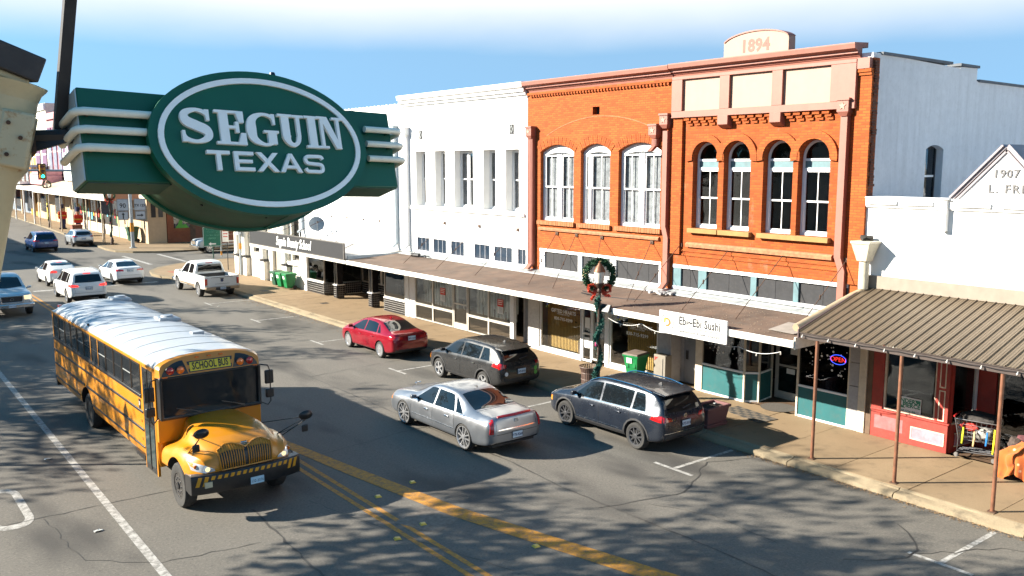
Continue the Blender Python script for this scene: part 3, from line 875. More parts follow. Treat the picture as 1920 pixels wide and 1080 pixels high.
# ================================================================ white two-storey building
Y0, Y1 = 27.26, 36.64
bw = thing('white_building', 'two-storey white plastered building with five tall deep-set windows above a vacant glass shop', 'building', (XF, (Y0 + Y1) / 2, 0))
WW = [(34.72, 35.55), (33.1, 33.93), (30.96, 32.38), (29.36, 30.22), (27.8, 28.67)]
facade([(Y0, 4.2), (Y1, 4.2), (Y1, 10.2), (Y0, 10.2)], [rect(a, c, 5.62, 8.12) for a, c in WW], XF, .40).build('wall', M_white_wall, bw)
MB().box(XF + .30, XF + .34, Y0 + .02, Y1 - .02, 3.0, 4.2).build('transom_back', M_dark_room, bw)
build_mass('body', bw, Y0, Y1, 0, 10.2, M_side_wall)
for a, c in WW:
 x = XF + .33
 wn = MB().ring(rect(a + .002, c - .002, 5.622, 8.118), rect(a + .07, c - .07, 5.70, 8.04), 'x', x, x + .065).build('window', M_white_trim, bw)
 if c - a > 1.2:
  cy = (a + c) / 2 + .1
  MB().box(x - .012, x + .06, cy - .06, cy + .06, 5.701, 8.039).build('mullion', M_white_trim, wn)
  sash(wn, a + .07, cy - .06, 5.70, 8.04, x + .015, M_white_trim, M_glass_up, 2, 1, .05); sash(wn, cy + .06, c - .07, 5.70, 8.04, x + .015, M_white_trim, M_glass_up, 1, 1, .05)
 else: sash(wn, a + .07, c - .07, 5.70, 8.04, x + .015, M_white_trim, M_glass_up, 2, 1, .05)
 MB().box(x + .12, x + .13, a, c, 5.62, 8.1).build('window_backing', mat('dark_grey_curtain', (.20, .21, .215), .9, var=.35, scale=5), wn)  # curtain in a darker grey than the one next door
MB().box(XF - .09, XF + .05, 27.4, 36.0, 5.44, 5.57).build('sill_course', M_white_wall, bw, bev=.01)
cornice('cornice', M_white_wall, bw, 27.24, 36.66, WHITEC)
v = MB()
ys_ = [35.9, 34.6, 34.2, 33.0, 32.6, 31.4, 31.0, 29.9, 29.5, 28.4, 28.0, 27.45]
for k in range(0, 12, 2):
 for z in (9.62, 9.74, 9.86): v.box(XF - .03, XF + .005, ys_[k + 1], ys_[k], z, z + .05)
v.build('frieze_bars', mat('pale_aqua_paint', (.50, .60, .60), .7), bw)
for yy, zz in ((35.08, 8.87), (28.27, 8.92)):
 q = MB().box(XF - .02, XF + .01, yy - .13, yy + .13, zz - .19, zz + .19).build('vent_grille', M_grey_panel, bw)
 d = MB(); d.ring([(yy - .11, zz), (yy, zz - .17), (yy + .11, zz), (yy, zz + .17)], [(yy - .07, zz), (yy, zz - .11), (yy + .07, zz), (yy, zz + .11)], 'x', XF - .032, XF - .019)
 d.build('lattice', M_flash, q)
bays = [(34.5, 35.53), (33.09, 34.14), (31.69, 32.69), (29.81, 30.9), (28.26, 29.46), (27.36, 27.87)]
fr = MB(); ed = [36.0] + [q for a, c in bays for q in (c, a)] + [27.26]
fr.box(XF + .0, XF + .12, 27.26, 36.0, 4.12, 4.199).box(XF, XF + .12, 27.26, 36.0, 3.40, 3.49)
for k in range(0, len(ed), 2): fr.box(XF + .002, XF + .118, ed[k + 1], ed[k], 3.491, 4.119)
fr.build('transom_frame', M_white_trim, bw)
for a, c in bays:
 wn = MB().ring(rect(a + .001, c - .001, 3.492, 4.118), rect(a + .018, c - .018, 3.51, 4.10), 'x', XF + .03, XF + .08)
 n = 3 if c - a > .7 else 2
 for k in range(1, n): wn.box(XF + .035, XF + .075, a + (c - a) * k / n - .009, a + (c - a) * k / n + .009, 3.51, 4.10)
 wn = wn.build('transom_window', mat('lilac_grey_paint', (.42, .42, .46), .6), bw)
 MB().box(XF + .052, XF + .058, a + .017, c - .017, 3.51, 4.10).build('pane', dark_glass('sky_tinted_glass', (.022, .034, .052), .06), wn)  # blue in the glass colour stands in for a sky reflection
MB().box(XF - .001, XF + .3, 36.01, 36.64, 3.2, 4.2).build('pier', M_white_wall, bw)
downspout('white downspout with a box head at the left edge of the white building', 36.25, 8.95, 3.5, M_white_trim, .17, boxz=8.9, ribs=False)
M_blue_grey = mat('blue_grey_paint', (.36, .42, .46), .55, var=.06, dirt=.15)

# ================================================================ blank white wall of the beauty school
Y0, Y1 = 36.66, 48.25
bs = thing('white_building', 'blank white building front above the dark beauty school sign and black tiled shop entry', 'building', (XF, (Y0 + Y1) / 2, 0))
facade([(Y0, 3.3), (Y1, 3.3), (Y1, 10.3), (Y0, 10.3)], [], XF, .34).build('wall', M_white_wall, bs)
MB().box(XF + .34, 44, Y0 + .01, Y1 - .01, 3.2, 9.8).build('body', M_side_wall, bs)
v = MB(); n = 60
for k in range(n): v.box(XF - .05, XF + .3, Y0 + (Y1 - Y0) * k / n + .01, Y0 + (Y1 - Y0) * (k + 1) / n - .01, 10.3, 10.36 + .03 * (k % 2))
tag(v.build('parapet_tiles', M_white_wall, bs), kind='stuff')
downspout('blue-grey downspout on the blank white wall left of the white building', 37.35, 9.15, 3.5, M_blue_grey, .20, boxz=9.0, ribs=False)
downspout('blue-grey downspout at the far left edge of the blank white wall', 48.05, 9.0, 3.6, M_blue_grey, .20, boxz=9.0, ribs=False)
dish = thing('satellite_dish', 'grey satellite dish on a bent arm fixed to the blank white wall', 'satellite dish', (XF, 45.0, 3.9))
d = MB(); d.lathe([(0.01, 0), (.15, .015), (.30, .06), (.42, .12), (.43, .13), (.30, .075), (.15, .03), (.01, .012)], n=24)
q = Matrix.Translation((XF - .62, 45.0, 4.22)) @ Vector((-.30, -.78, .42)).normalized().to_track_quat('Z', 'Y').to_matrix().to_4x4()
d2 = MB(); d2.M = q; d2.add(d.v, d.f); d2.build('reflector', mat('dish_grey', (.16, .20, .24), .5), dish, smooth=True)
MB().tube([(XF, 45.2, 3.75), (XF - .3, 45.3, 3.75), (XF - .62, 45.05, 4.1)], .025).build('mast', M_flash, dish)
tip = q @ Vector((0, -.1, .62))
MB().tube([q @ Vector((0, -.42, .08)), q @ Vector((0, -.38, .35)), tip], .014).build('feed_arm', M_flash, dish)
MB().boxc(tip, (.07, .12, .09)).build('receiver', M_grey_panel, dish)

# ================================================================ white corner building with arches
Y0, Y1 = 48.27, 58.9
bc = thing('white_building', 'white corner building with arched window, black dado band and columns beyond the beauty school sign', 'building', (XF, (Y0 + Y1) / 2, 0))
M_cream_wall = mat('cream_plaster', (.68, .64, .56), .85, var=.05, streak=.2, bump=.2)
hl = [round_top(48.75, 50.2, 1.75, 4.0), rect(51.6, 53.2, .25, 3.0), rect(55.0, 56.3, 1.8, 3.1)]
facade([(Y0, .15), (Y1, .15), (Y1, 8.3), (Y0, 8.3)], hl, XF + .2, .35).build('wall', M_cream_wall, bc)
MB().box(XF + .56, 44, Y0 + .01, Y1, .15, 8.2).build('body', M_cream_wall, bc)
MB().box(XF + .50, XF + .55, Y0 + .1, Y1 - .1, .2, 4.8).build('window_backing', M_dark_room, bc)  # one dark sheet stands for the unlit rooms behind the openings
for k, h_ in enumerate(hl):
 if k == 1:
  MB().box(XF + .40, XF + .44, 51.62, 53.18, .2, 2.95).build('door', mat('tan_door', (.30, .26, .21), .6), bc)
  continue
 y0, y1 = h_[0][0], h_[1][0]; zb = h_[0][1]; zt = max(p[1] for p in h_)
 wn = MB().ring([(a, c) for a, c in h_], [((a - (y0 + y1) / 2) * .88 + (y0 + y1) / 2, (c - (zb + zt) / 2) * .93 + (zb + zt) / 2) for a, c in h_], 'x', XF + .38, XF + .44).build('window', M_bronze, bc)
 MB().prism(h_, 'x', XF + .41, XF + .416).build('pane', M_glass_dark, wn)
 MB().box(XF + .39, XF + .43, (y0 + y1) / 2 - .03, (y0 + y1) / 2 + .03, zb + .05, zt - .05).build('mullion', M_white_trim, wn)
for cy in (50.75, 54.2, 57.2, 58.6):
 q = MB().box(XF - .1, XF + .2, cy - .35, cy + .35, .15, 1.35).build('pedestal', M_cream_wall, bc, bev=.02)
 MB().box(XF - .115, XF + .2, cy - .37, cy + .37, 1.36, 1.52).build('black_band', M_black, q)
 c_ = MB().lathe([(.30, 1.521), (.30, 1.6), (.26, 1.66), (.25, 3.5), (.22, 5.4), (.24, 5.5), (.31, 5.65), (.31, 5.8)], (XF + .06, cy, 0), 16).build('column', M_cream_wall, bc, smooth=True)
MB().box(XF - .25, XF + .2, Y0, Y1 + .2, 5.8, 6.5).box(XF - .4, XF + .2, Y0, Y1 + .3, 6.5, 6.75).build('entablature', M_cream_wall, bc, bev=.02)
MB().prism(arc((49.47, 4.0), .95, 0, 180, 16) + arc((49.47, 4.0), .76, 180, 0, 16), 'x', XF + .13, XF + .205).build('arch_moulding', M_cream_wall, bc)
MB().box(XF - .02, XF + .2, 48.4, 50.5, 1.5, 1.7).build('window_sill', M_cream_wall, bc)

# ================================================================ low white store, 1907
Y0, Y1 = 5.9, 12.80
bl = thing('white_building', 'one-storey white plastered store with a small dated gable and red shopfront at the right edge', 'building', (XF, (Y0 + Y1) / 2, 0))
facade([(Y0, 2.6), (Y1, 2.6), (Y1, 6.42), (Y0, 6.42)], [], XF, .34).build('wall', M_white_wall, bl)
MB().box(XF + .34, 40, Y0, Y1, 3.0, 6.2).build('body', M_side_wall, bl)
cornice('cornice', M_white_wall, bl, Y0, Y1 - .01, [(-.02, 6.38), (.05, 6.38), (.08, 6.44), (.08, 6.60), (.12, 6.62), (.12, 6.66), (-.34, 6.67), (-.34, 6.3), (-.02, 6.3)])
for a, c in ((11.9, 12.7), (10.95, 11.75), (9.55, 10.35), (8.5, 9.3), (7.4, 8.2)):
 MB().box(XF - .13, XF - .07, a, c, 6.46, 6.575).build('cornice_block', M_white_wall, bl, bev=.012)
MB().box(XF - .16, XF + .0, 10.58, 10.72, 5.85, 6.61).box(XF - .18, XF + .0, 10.53, 10.77, 6.63, 6.68).build('bracket', M_white_wall, bl, bev=.01)
gb = [(8.22, 6.665), (10.44, 6.665), (9.33, 7.86)]
g_ = MB().prism(gb, 'x', XF + .02, XF + .9).build('gable', M_white_wall, bl)
def rake(a, c, off, th, x0, x1):
 d = (Vector(c) - Vector(a)).normalized(); n_ = Vector((-d.y, d.x)); n_ = n_ if n_.y > 0 else -n_
 q = [Vector(a) + n_ * off, Vector(c) + n_ * off, Vector(c) + n_ * (off + th), Vector(a) + n_ * (off + th)]
 return [(p.x, p.y) for p in q]
tr = MB()
M_lilac = mat('lilac_grey_trim', (.24, .21, .225), .6, var=.15)
for s_ in ((10.50, 8.16))[:]:
 a, c = (s_, 6.64), (9.33, 7.90)
 tr.prism(rake(a, c, 0, .06, 0, 0), 'x', XF - .04, XF + .92).prism(rake(a, c, .062, .05, 0, 0), 'x', XF - .09, XF + .94).prism(rake(a, c, -.075, .05, 0, 0), 'x', XF - .02, XF + .019)
tr.build('gable_moulding', M_lilac, g_)
M_letter_shade = mat('shadow_grey_letters', (.10, .095, .095), .6)  # dark grey stands for the shadow edges of the raised letters
lettering('date', '1907', .28, facade_mx(9.31, 7.28, XF + .019), M_letter_shade, g_, .022, bold=.006, space=1.1)
lettering('name', 'L. FRITZ', .28, facade_mx(9.08, 6.92, XF + .019), M_letter_shade, g_, .022, bold=.006, space=1.25)
MB().box(XF - .10, XF + .01, Y0, 12.78, 4.22, 4.56).build('flashing', mat('brown_grey_flashing', (.23, .19, .15), .5, var=.1), bl)
hp = part_empty('downspout', bl); WM[hp] = WM[bl]; hp['label'] = 'cream funnel-headed downspout at the corner above the brown metal awning'
M_cream_pipe = mat('cream_enamel', (.52, .47, .36), .45, var=.08, dirt=.35)
MB().hexa([(XF - .42, 12.48, 4.95), (XF - .12, 12.48, 4.95), (XF - .12, 12.76, 4.95), (XF - .42, 12.76, 4.95), (XF - .56, 12.34, 5.42), (XF - .03, 12.34, 5.42), (XF - .03, 12.86, 5.42), (XF - .56, 12.86, 5.42)]).box(XF - .58, XF - .01, 12.32, 12.88, 5.42, 5.49).build('funnel', M_cream_pipe, hp, bev=.01)
MB().lathe([(.13, 4.2), (.13, 4.93)], (XF - .27, 12.62, 0), 14).build('pipe', M_cream_pipe, hp, smooth=True)
MB().tube([(XF - .27, 12.62, 4.22), (XF - .3, 12.64, 4.12), (XF - .6, 12.72, 4.02), (19.15, 12.80, 3.42)], .10, 10).build('gutter', mat('tan_pipe', (.34, .26, .17), .55, dirt=.3), hp, smooth=True)
MB().tube([(XF - .3, 12.6, 5.5), (XF - .2, 12.75, 5.53), (XF - .12, 12.5, 5.56)], [.09, .12, .07], 7).build('debris', M_dark_room, hp)
# continuation of the street to the right of the store (out of the picture)
nx = thing('white_building', 'plain two-storey building at the far right beyond the picture edge', 'building', (XF, -2, 0))
MB().box(XF, 40, -10, 5.85, 0, 8).build('wall', M_white_wall, nx)
# ================================================================ shop fronts under the canopies
ZP = .17
M_teal = mat('teal_board', (.006, .088, .095), .55, var=.12, scale=2, dirt=.2)
M_red = mat('red_paint', (.27, .028, .018), .6, var=.18, dirt=.25)
M_red_alias = M_red  # second name for the same plain red paint
M_mauve = mat('mauve_panel', (.34, .20, .24), .7, var=.2, dirt=.3)
M_cream_trim = mat('cream_trim', (.55, .47, .36), .6, var=.1, dirt=.2)
M_brown = mat('brown_boards', (.10, .06, .035), .7, var=.3)
M_grey_stone = mat('grey_painted_block', (.34, .33, .33), .85, var=.08, dirt=.25)
M_grey_door = mat('grey_door', (.17, .18, .20), .6, var=.1)
M_white_board = mat('white_sign_board', (.60, .59, .57), .5, var=.02)
M_ink = mat('black_ink', (.015, .015, .018), .6)
M_red_ink = mat('red_ink', (.55, .03, .02), .6)
M_paper = mat('paper', (.72, .71, .68), .8, var=.03)
M_vinyl = mat('white_vinyl', (.72, .72, .70), .6)

def room(parent, y0, y1, depth=4.5, m=M_room, x0=XF + .12, ztop=3.0, floor=M_brown):
 b = MB()
 b.add([(x0, y0, ZP), (x0 + depth, y0, ZP), (x0 + depth, y1, ZP), (x0, y1, ZP), (x0, y0, ztop), (x0 + depth, y0, ztop), (x0 + depth, y1, ztop), (x0, y1, ztop)],
          [(1, 2, 6, 5), (0, 1, 5, 4), (2, 3, 7, 6), (4, 5, 6, 7)])
 b.build('interior_wall', m, parent)
 b = MB(); b.add([(x0, y0, ZP + .01), (x0 + depth, y0, ZP + .01), (x0 + depth, y1, ZP + .01), (x0, y1, ZP + .01)], [(0, 1, 2, 3)])
 b.build('interior_floor', floor, parent)

def pane(parent, y0, y1, z0, z1, x=XF + .05, m=None, fr=.05, mf=None, name='shop_window'):
 wn = MB().ring(rect(y0, y1, z0, z1), rect(y0 + fr, y1 - fr, z0 + fr, z1 - fr), 'x', x - .03, x + .05).build(name, mf or M_alu, parent)
 MB().box(x + .006, x + .012, y0 + fr - .005, y1 - fr + .005, z0 + fr - .005, z1 - fr + .005).build('pane', m or M_glass, wn)
 return wn

# ---- vacant shop of the white building
sf = bw
room(sf, 27.3, 36.6, 5)
pane(sf, 34.30, 35.82, .90, 2.86); pane(sf, 32.62, 34.30, .90, 2.86); pane(sf, 34.30, 35.82, .18, .895); pane(sf, 32.62, 34.30, .18, .895)
pane(sf, 29.93, 31.45, .90, 2.86); pane(sf, 28.37, 29.93, .90, 2.86); pane(sf, 29.93, 31.45, .18, .895); pane(sf, 28.37, 29.93, .18, .895)
dr = pane(sf, 31.48, 32.58, .18, 2.86, fr=.07, name='door')
MB().box(XF + .02, XF + .09, 31.55, 32.51, 1.28, 1.35).box(XF + .02, XF + .09, 31.55, 32.51, .25, .45).build('door_rail', M_alu, dr)
MB().tube([(XF - .02, 31.64, 1.15), (XF - .06, 31.64, 1.2), (XF - .06, 31.64, 1.5), (XF - .02, 31.64, 1.55)], .015).build('door_handle', M_alu, dr)
bx('pier', M_white_trim, sf, XF - .03, XF + .12, 36.36, 36.70, ZP, 3.0, .01)
bx('pier', M_white_trim, sf, XF - .0, XF + .12, 35.83, 36.34, ZP, 3.0, .01)
bx('pier', M_white_trim, sf, XF - .03, XF + .12, 28.12, 28.36, ZP, 3.0, .01)
bx('alcove_wall', M_grey_stone, sf, XF + .5, XF + .6, 27.2, 28.12, ZP, 3.0)
bx('alcove_door', M_grey_door, sf, XF + .45, XF + .49, 27.3, 27.95, ZP, 2.3)
# pale hanging blinds inside
bl_ = MB()
for k in range(64):
 y = 28.4 + 7.4 * k / 64
 if 31.4 < y < 32.7: continue
 bl_.box(XF + .45 + .02 * (k % 2), XF + .46 + .02 * (k % 2), y, y + .10, .95 if k % 7 else 1.3, 2.9)
tag(bl_.build('vertical_blind', mat('pale_grey_blind', (.40, .40, .37), .8, var=.1), sf), kind='stuff')
for y, lab in ((33.45, 'red and white paper poster on the shop window left of the glass door'), (29.09, 'red and white paper poster on the shop window right of the glass door')):
 p = thing('poster', lab, 'poster', (XF + .03, y, 1.28), group='red and white posters on the vacant shop')
 MB().box(XF + .028, XF + .034, y - .2, y + .2, 1.28, 1.58).build('sheet', M_paper, p)
 MB().box(XF + .026, XF + .034, y - .2, y + .2, 1.582, 1.90).build('red_header', M_red_ink, p)
 t = MB(); r = random.Random(int(y))
 for k in range(7):
  t.box(XF + .0245, XF + .0275, y - .16, y + .16 - r.random() * .12, 1.54 - .035 * k, 1.553 - .035 * k)
 tag(t.build('print', mat('grey_ink', (.30, .30, .30), .7), p), kind='stuff')
 t = MB()
 for k in range(3): t.box(XF + .0225, XF + .0255, y - .17 + .02 * k, y + .15, 1.83 - .08 * k, 1.86 - .08 * k)
 tag(t.build('header_print', M_paper, p), kind='stuff')

# ---- gifted hearts
gh = bg_
room(gh, 20.0, 26.5, 4.5)
w1 = pane(gh, 24.06, 26.46, .32, 2.86, mf=M_white_trim); w2 = pane(gh, 20.19, 22.52, .32, 2.86, mf=M_white_trim)
bx('bulkhead', M_white_trim, gh, XF - .02, XF + .1, 24.0, 26.5, ZP, .315, .008); bx('bulkhead', M_white_trim, gh, XF - .02, XF + .1, 20.18, 22.6, ZP, .315, .008)
dr = pane(gh, 23.48, 24.02, .19, 2.86, fr=.07, mf=M_white_trim, name='door'); pane(gh, 22.75, 23.46, .30, 2.86, fr=.05, mf=M_white_trim)
MB().box(XF + .02, XF + .09, 23.55, 23.95, 1.2, 1.28).build('door_rail', M_alu, dr)
MB().box(XF + .048, XF + .052, 23.62, 23.88, 1.45, 1.85).box(XF + .048, XF + .052, 23.62, 23.9, .7, 1.1).build('notice', M_paper, dr)
bx('pier', M_white_trim, gh, XF - .03, XF + .12, 22.54, 22.73, ZP, 3.0, .008)
M_board = mat('grey_white_board', (.50, .48, .45), .75, var=.08, dirt=.3)
bx('pier', M_board, gh, XF - .02, XF + .12, 26.48, 27.18, ZP, 3.0, .008)
bx('pier', M_grey_stone, gh, XF - .02, XF + .12, 19.66, 20.17, ZP, 3.0, .008)
bx('camera_box', M_black, gh, XF - .14, XF - .02, 26.68, 26.80, 2.28, 2.38, .01)
M_gold = mat('gold_blind', (.42, .255, .075), .7, var=.15, scale=8)
for (a, c, e_) in ((24.5, 26.4, 1), (20.25, 21.95, 1)):
 v = MB(); n = int((c - a) / .085)
 for k in range(n):
  q = a + (c - a) * k / n
  v.hexa([(XF + .34, q, .34), (XF + .355, q, .34), (XF + .385, q + .092, .34), (XF + .37, q + .092, .34), (XF + .34, q, 2.84), (XF + .355, q, 2.84), (XF + .385, q + .092, 2.84), (XF + .37, q + .092, 2.84)])
 tag(v.build('vertical_blind', M_gold, gh), kind='stuff')
for (cy, pw, q) in ((25.12, w1, 0), (21.2, w2, 1)):
 lettering('window_lettering', 'GIFTED HEARTS', .20, facade_mx(cy, 1.88, XF + .054), M_vinyl, pw, .001, bold=.004)
 lettering('window_lettering', 'HOME HEALTH CARE', .075, facade_mx(cy, 1.77, XF + .054), M_vinyl, pw, .001)
 lettering('window_lettering', '830-715-9299', .17, facade_mx(cy, 1.58, XF + .054), M_vinyl, pw, .001, bold=.003, space=1.1)
 for k, (dy, dz, r_, m) in enumerate(((.95, .2, .07, mat('blue_decal', (.10, .14, .42), .5)), (.87, .14, .05, mat('yellow_decal', (.62, .50, .05), .5)), (1.0, .1, .05, mat('green_decal', (.2, .35, .08), .5)))):
  a0 = .4 * k
  MB().prism([(cy + dy + r_ * (1 if i % 2 else .45) * math.cos(a0 + i * .628), 1.88 + dz + r_ * (1 if i % 2 else .45) * math.sin(a0 + i * .628)) for i in range(10)], 'x', XF + .052 - .001 * k, XF + .055).build('window_decal', m, pw)
pl = thing('house_plant', 'dark potted plant standing inside the window left of the glass door', 'plant', (XF + .25, 24.3, .35))
v = MB(); r = random.Random(9)
for k in range(60):
 y, z = 24.28 + r.gauss(0, .09), .8 + r.uniform(0, 1.2); s_ = r.uniform(.04, .1); a = r.uniform(0, 6.3)
 v.add([(XF + .22 + r.uniform(-.05, .05), y, z), (XF + .2, y + s_ * math.cos(a), z + s_ * math.sin(a)), (XF + .25, y + s_ * 1.5 * math.cos(a + .5), z + s_ * 1.5 * math.sin(a + .5))], [(0, 1, 2)])
v.build('leaves', mat('dark_green_leaf', (.03, .055, .02), .6), pl); MB().cyl((XF + .22, 24.28, .35), (XF + .22, 24.28, .8), .10, .13, 12).build('pot', M_brown, pl)

# ---- sushi restaurant
eb = be
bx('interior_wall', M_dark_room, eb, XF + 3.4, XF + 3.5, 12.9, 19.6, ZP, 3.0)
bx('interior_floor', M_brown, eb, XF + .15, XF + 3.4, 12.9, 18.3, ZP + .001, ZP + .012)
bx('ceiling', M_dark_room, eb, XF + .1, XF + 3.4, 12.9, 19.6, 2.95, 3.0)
bx('alcove_wall', M_grey_stone, eb, XF + .52, XF + .6, 18.5, 19.66, ZP, 3.0)
bx('alcove_side', M_grey_stone, eb, XF + .0, XF + .5, 19.58, 19.655, ZP, 3.0)
gd = bx('door', M_grey_door, eb, XF + .46, XF + .515, 18.6, 19.4, ZP + .02, 2.3, .006); MB().box(XF + .44, XF + .46, 19.2, 19.3, 1.0, 1.3).build('door_handle', M_black, gd)
bx('pier', M_cream_trim, eb, XF - .03, XF + .5, 18.26, 18.5, ZP, 3.0, .01)
def run(name, pts, z0, z1, th, m, parent, out=0):
 """wall panels following ground points; one object per stretch"""
 res = []
 for (a, c) in zip(pts[:-1], pts[1:]):
  a, c = Vector(a), Vector(c); d = (c - a).normalized(); n_ = Vector((d.y, -d.x)) * th
  o_ = Vector((d.y, -d.x)) * -out
  p = [a + o_, c + o_, c + n_ + o_, a + n_ + o_]
  res.append(MB().hexa([(q.x, q.y, z0) for q in p] + [(q.x, q.y, z1) for q in p]).build(name, m, parent))
 return res
L1 = [(XF, 18.24), (XF, 16.56), (XF + .32, 16.24), (XF + 1.12, 16.36)]
L2 = [(XF + 1.3, 15.22), (XF, 14.66), (XF, 13.03)]
for L in (L1, L2):
 run('bulkhead', L, .23, 1.07, -.08, M_teal, eb)
 run('plinth', L, ZP, .229, -.09, M_white_trim, eb, -.012)
 run('ledge', L, 1.072, 1.13, -.12, M_white_trim, eb, -.02)
 run('shop_window', L, 1.135, 2.86, -.012, M_glass_dark, eb, .03)
 for p in L: MB().box(p[0] - .028, p[0] + .028, p[1] - .028, p[1] + .028, ZP + .002, 2.9).build('corner_post', M_cream_trim, eb)
dr = MB().ring(rect(15.24, 16.34, ZP, 2.86), rect(15.36, 16.22, .42, 2.74), 'x', XF + 1.28, XF + 1.34).build('door', M_alu, eb)
MB().box(XF + 1.30, XF + 1.306, 15.36, 16.22, .42, 2.74).build('pane', M_glass_dark, dr)
MB().box(XF + 1.27, XF + 1.33, 15.36, 16.22, 1.22, 1.28).build('door_rail', M_alu, dr)
MB().box(XF + 1.275, XF + 1.28, 15.5, 15.8, 1.65, 2.05).build('notice', M_paper, dr)
MB().box(XF + 1.275, XF + 1.28, 15.62, 15.92, 1.02, 1.18).build('notice', M_paper, dr)
bx('pier', M_grey_stone, eb, XF - .03, XF + .4, 12.73, 13.02, ZP, 1.42, .008); bx('pier', M_grey_stone, eb, XF - .03, XF + .4, 12.73, 13.02, 1.435, 2.08, .008); bx('pier', M_grey_stone, eb, XF - .03, XF + .4, 12.73, 13.02, 2.095, 3.2, .008)
bx('pier', M_cream_trim, eb, XF - .05, XF + .4, 12.50, 12.72, ZP, 3.2, .01)
r = random.Random(12)
for (a, c) in ((16.7, 18.1), (13.1, 14.5)):
 v = MB()
 for k in range(42):
  y, z, s_ = r.uniform(a, c), r.uniform(1.5, 2.5), r.choice((.012, .016, .02, .035))
  v.prism([(y + s_ * math.cos(i * 1.047), z + s_ * math.sin(i * 1.047)) for i in range(6)], 'x', XF + .022, XF + .026)
 tag(v.build('snow_stickers', M_vinyl, eb), kind='stuff')
 v = MB()
 for k in range(26):
  y = r.uniform(a, c); h = r.uniform(.06, .28); q = r.uniform(.03, .07)
  v.cyl((XF + .2 + r.uniform(0, .12), y, 1.14), (XF + .2, y, 1.14 + h), q, .004, 6)
 tag(v.build('tabletop_trees', mat('frosted_green', (.16, .22, .2), .7, var=.9, scale=14), eb), kind='stuff')
 for k in range(3):
  y = a + (c - a) * (.15 + .3 * k)
  MB().box(XF + .15, XF + .3, y, y + .12, 1.14, 1.3 + .05 * k).build('ornament', (mat('red_ornament', (.45, .03, .03), .5), M_vinyl, mat('teal_ornament', (.05, .3, .3), .5))[k], eb)
MB().box(XF + .5, XF + .55, 16.8, 17.5, 1.6, 2.6).build('hanging_screen', mat('grey_screen', (.12, .14, .14), .8, var=.5), eb)
on = thing('neon_sign', 'lit neon sign reading OPEN in red inside a blue oval, in the restaurant window', 'neon sign', (XF - .02, 13.42, 1.95))
MB().tube([(XF + .015, 13.41 + .24 * math.cos(a / 20 * math.pi), 2.07 + .135 * math.sin(a / 20 * math.pi)) for a in range(40)], .008, 6, True).build('oval', emis('neon_blue', (.04, .10, 1.), .7), on)
lettering('letters', 'OPEN', .19, facade_mx(13.41, 2.07, XF + .012), emis('neon_red', (1., .04, .03), .5), on, .006, bold=-.004)
# entry mats
mt = thing('door_mat', 'checkered dark rubber mat lying flat on the pavement in front of the teal bulkhead', 'mat', (21.25, 15.55, ZP))
A = [Vector((20.95, 16.45)), Vector((21.62, 16.35)), Vector((21.38, 14.75)), Vector((20.62, 14.85))]
for k in range(2):
 v = MB()
 for i in range(8):
  for j in range(5):
   if (i + j) % 2 != k: continue
   q = [A[0].lerp(A[3], u).lerp(A[1].lerp(A[2], u), w_) for u, w_ in ((i / 8, j / 5), ((i + 1) / 8, j / 5), ((i + 1) / 8, (j + 1) / 5), (i / 8, (j + 1) / 5))]
   v.hexa([(p.x, p.y, ZP + .004) for p in q] + [(p.x, p.y, ZP + .013 + .002 * k) for p in q])
 tag(v.build('squares', (mat('rubber_dark', (.045, .042, .038), .9), mat('rubber_brown', (.12, .095, .07), .9))[k], mt), kind='stuff')
MB().lathe([(.01, .0), (.5, .0), (.52, .012), (.01, .014)], (22.45, 15.5, ZP + .004), 28).build('door_mat', mat('grey_rubber', (.08, .07, .06), .95, var=.3, scale=30))
tag(bpy.data.objects['door_mat.001'], 'oval ribbed grey mat lying before the glass restaurant door', 'mat')

# ---- red shopfront
rs = bl
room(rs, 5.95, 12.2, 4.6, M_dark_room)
bx('pier', M_brown, rs, XF - .02, XF + .3, 12.33, 12.49, ZP, 2.9, .01)
bx('pier', M_red, rs, XF - .03, XF + .12, 12.02, 12.325, .92, 2.9, .008)
bx('bulkhead', M_red, rs, XF - .02, XF + .1, 10.24, 12.325, ZP, .915, .008)
bx('ledge', M_red, rs, XF - .06, XF + .1, 10.20, 12.325, .918, .965, .008)
pane(rs, 10.60, 12.015, .97, 2.85, m=M_glass, mf=M_cream_trim)
for a, c in ((10.34, 11.17),):
 p = bx('bulkhead_panel', M_mauve, rs, XF - .028, XF - .019, a, c, .37, .65)
 MB().ring(rect(a - .03, c + .03, .34, .68), rect(a, c, .37, .65), 'x', XF - .036, XF - .019).build('panel_frame', M_cream_trim, p)
bx('bulkhead_panel', mat('worn_pink_panel', (.33, .10, .10), .8, var=.35, dirt=.4), rs, XF - .024, XF - .019, 11.42, 12.22, .42, .78)
bx('pilaster', M_red, rs, XF - .04, XF + .12, 10.25, 10.59, .97, 2.9, .008)
for z0, z1 in ((1.0, 1.8), (1.87, 2.85)):
 MB().ring(rect(10.34, 10.50, z0, z1), rect(10.365, 10.475, z0 + .025, z1 - .025), 'x', XF - .052, XF - .041).build('panel_frame', M_cream_trim, rs)
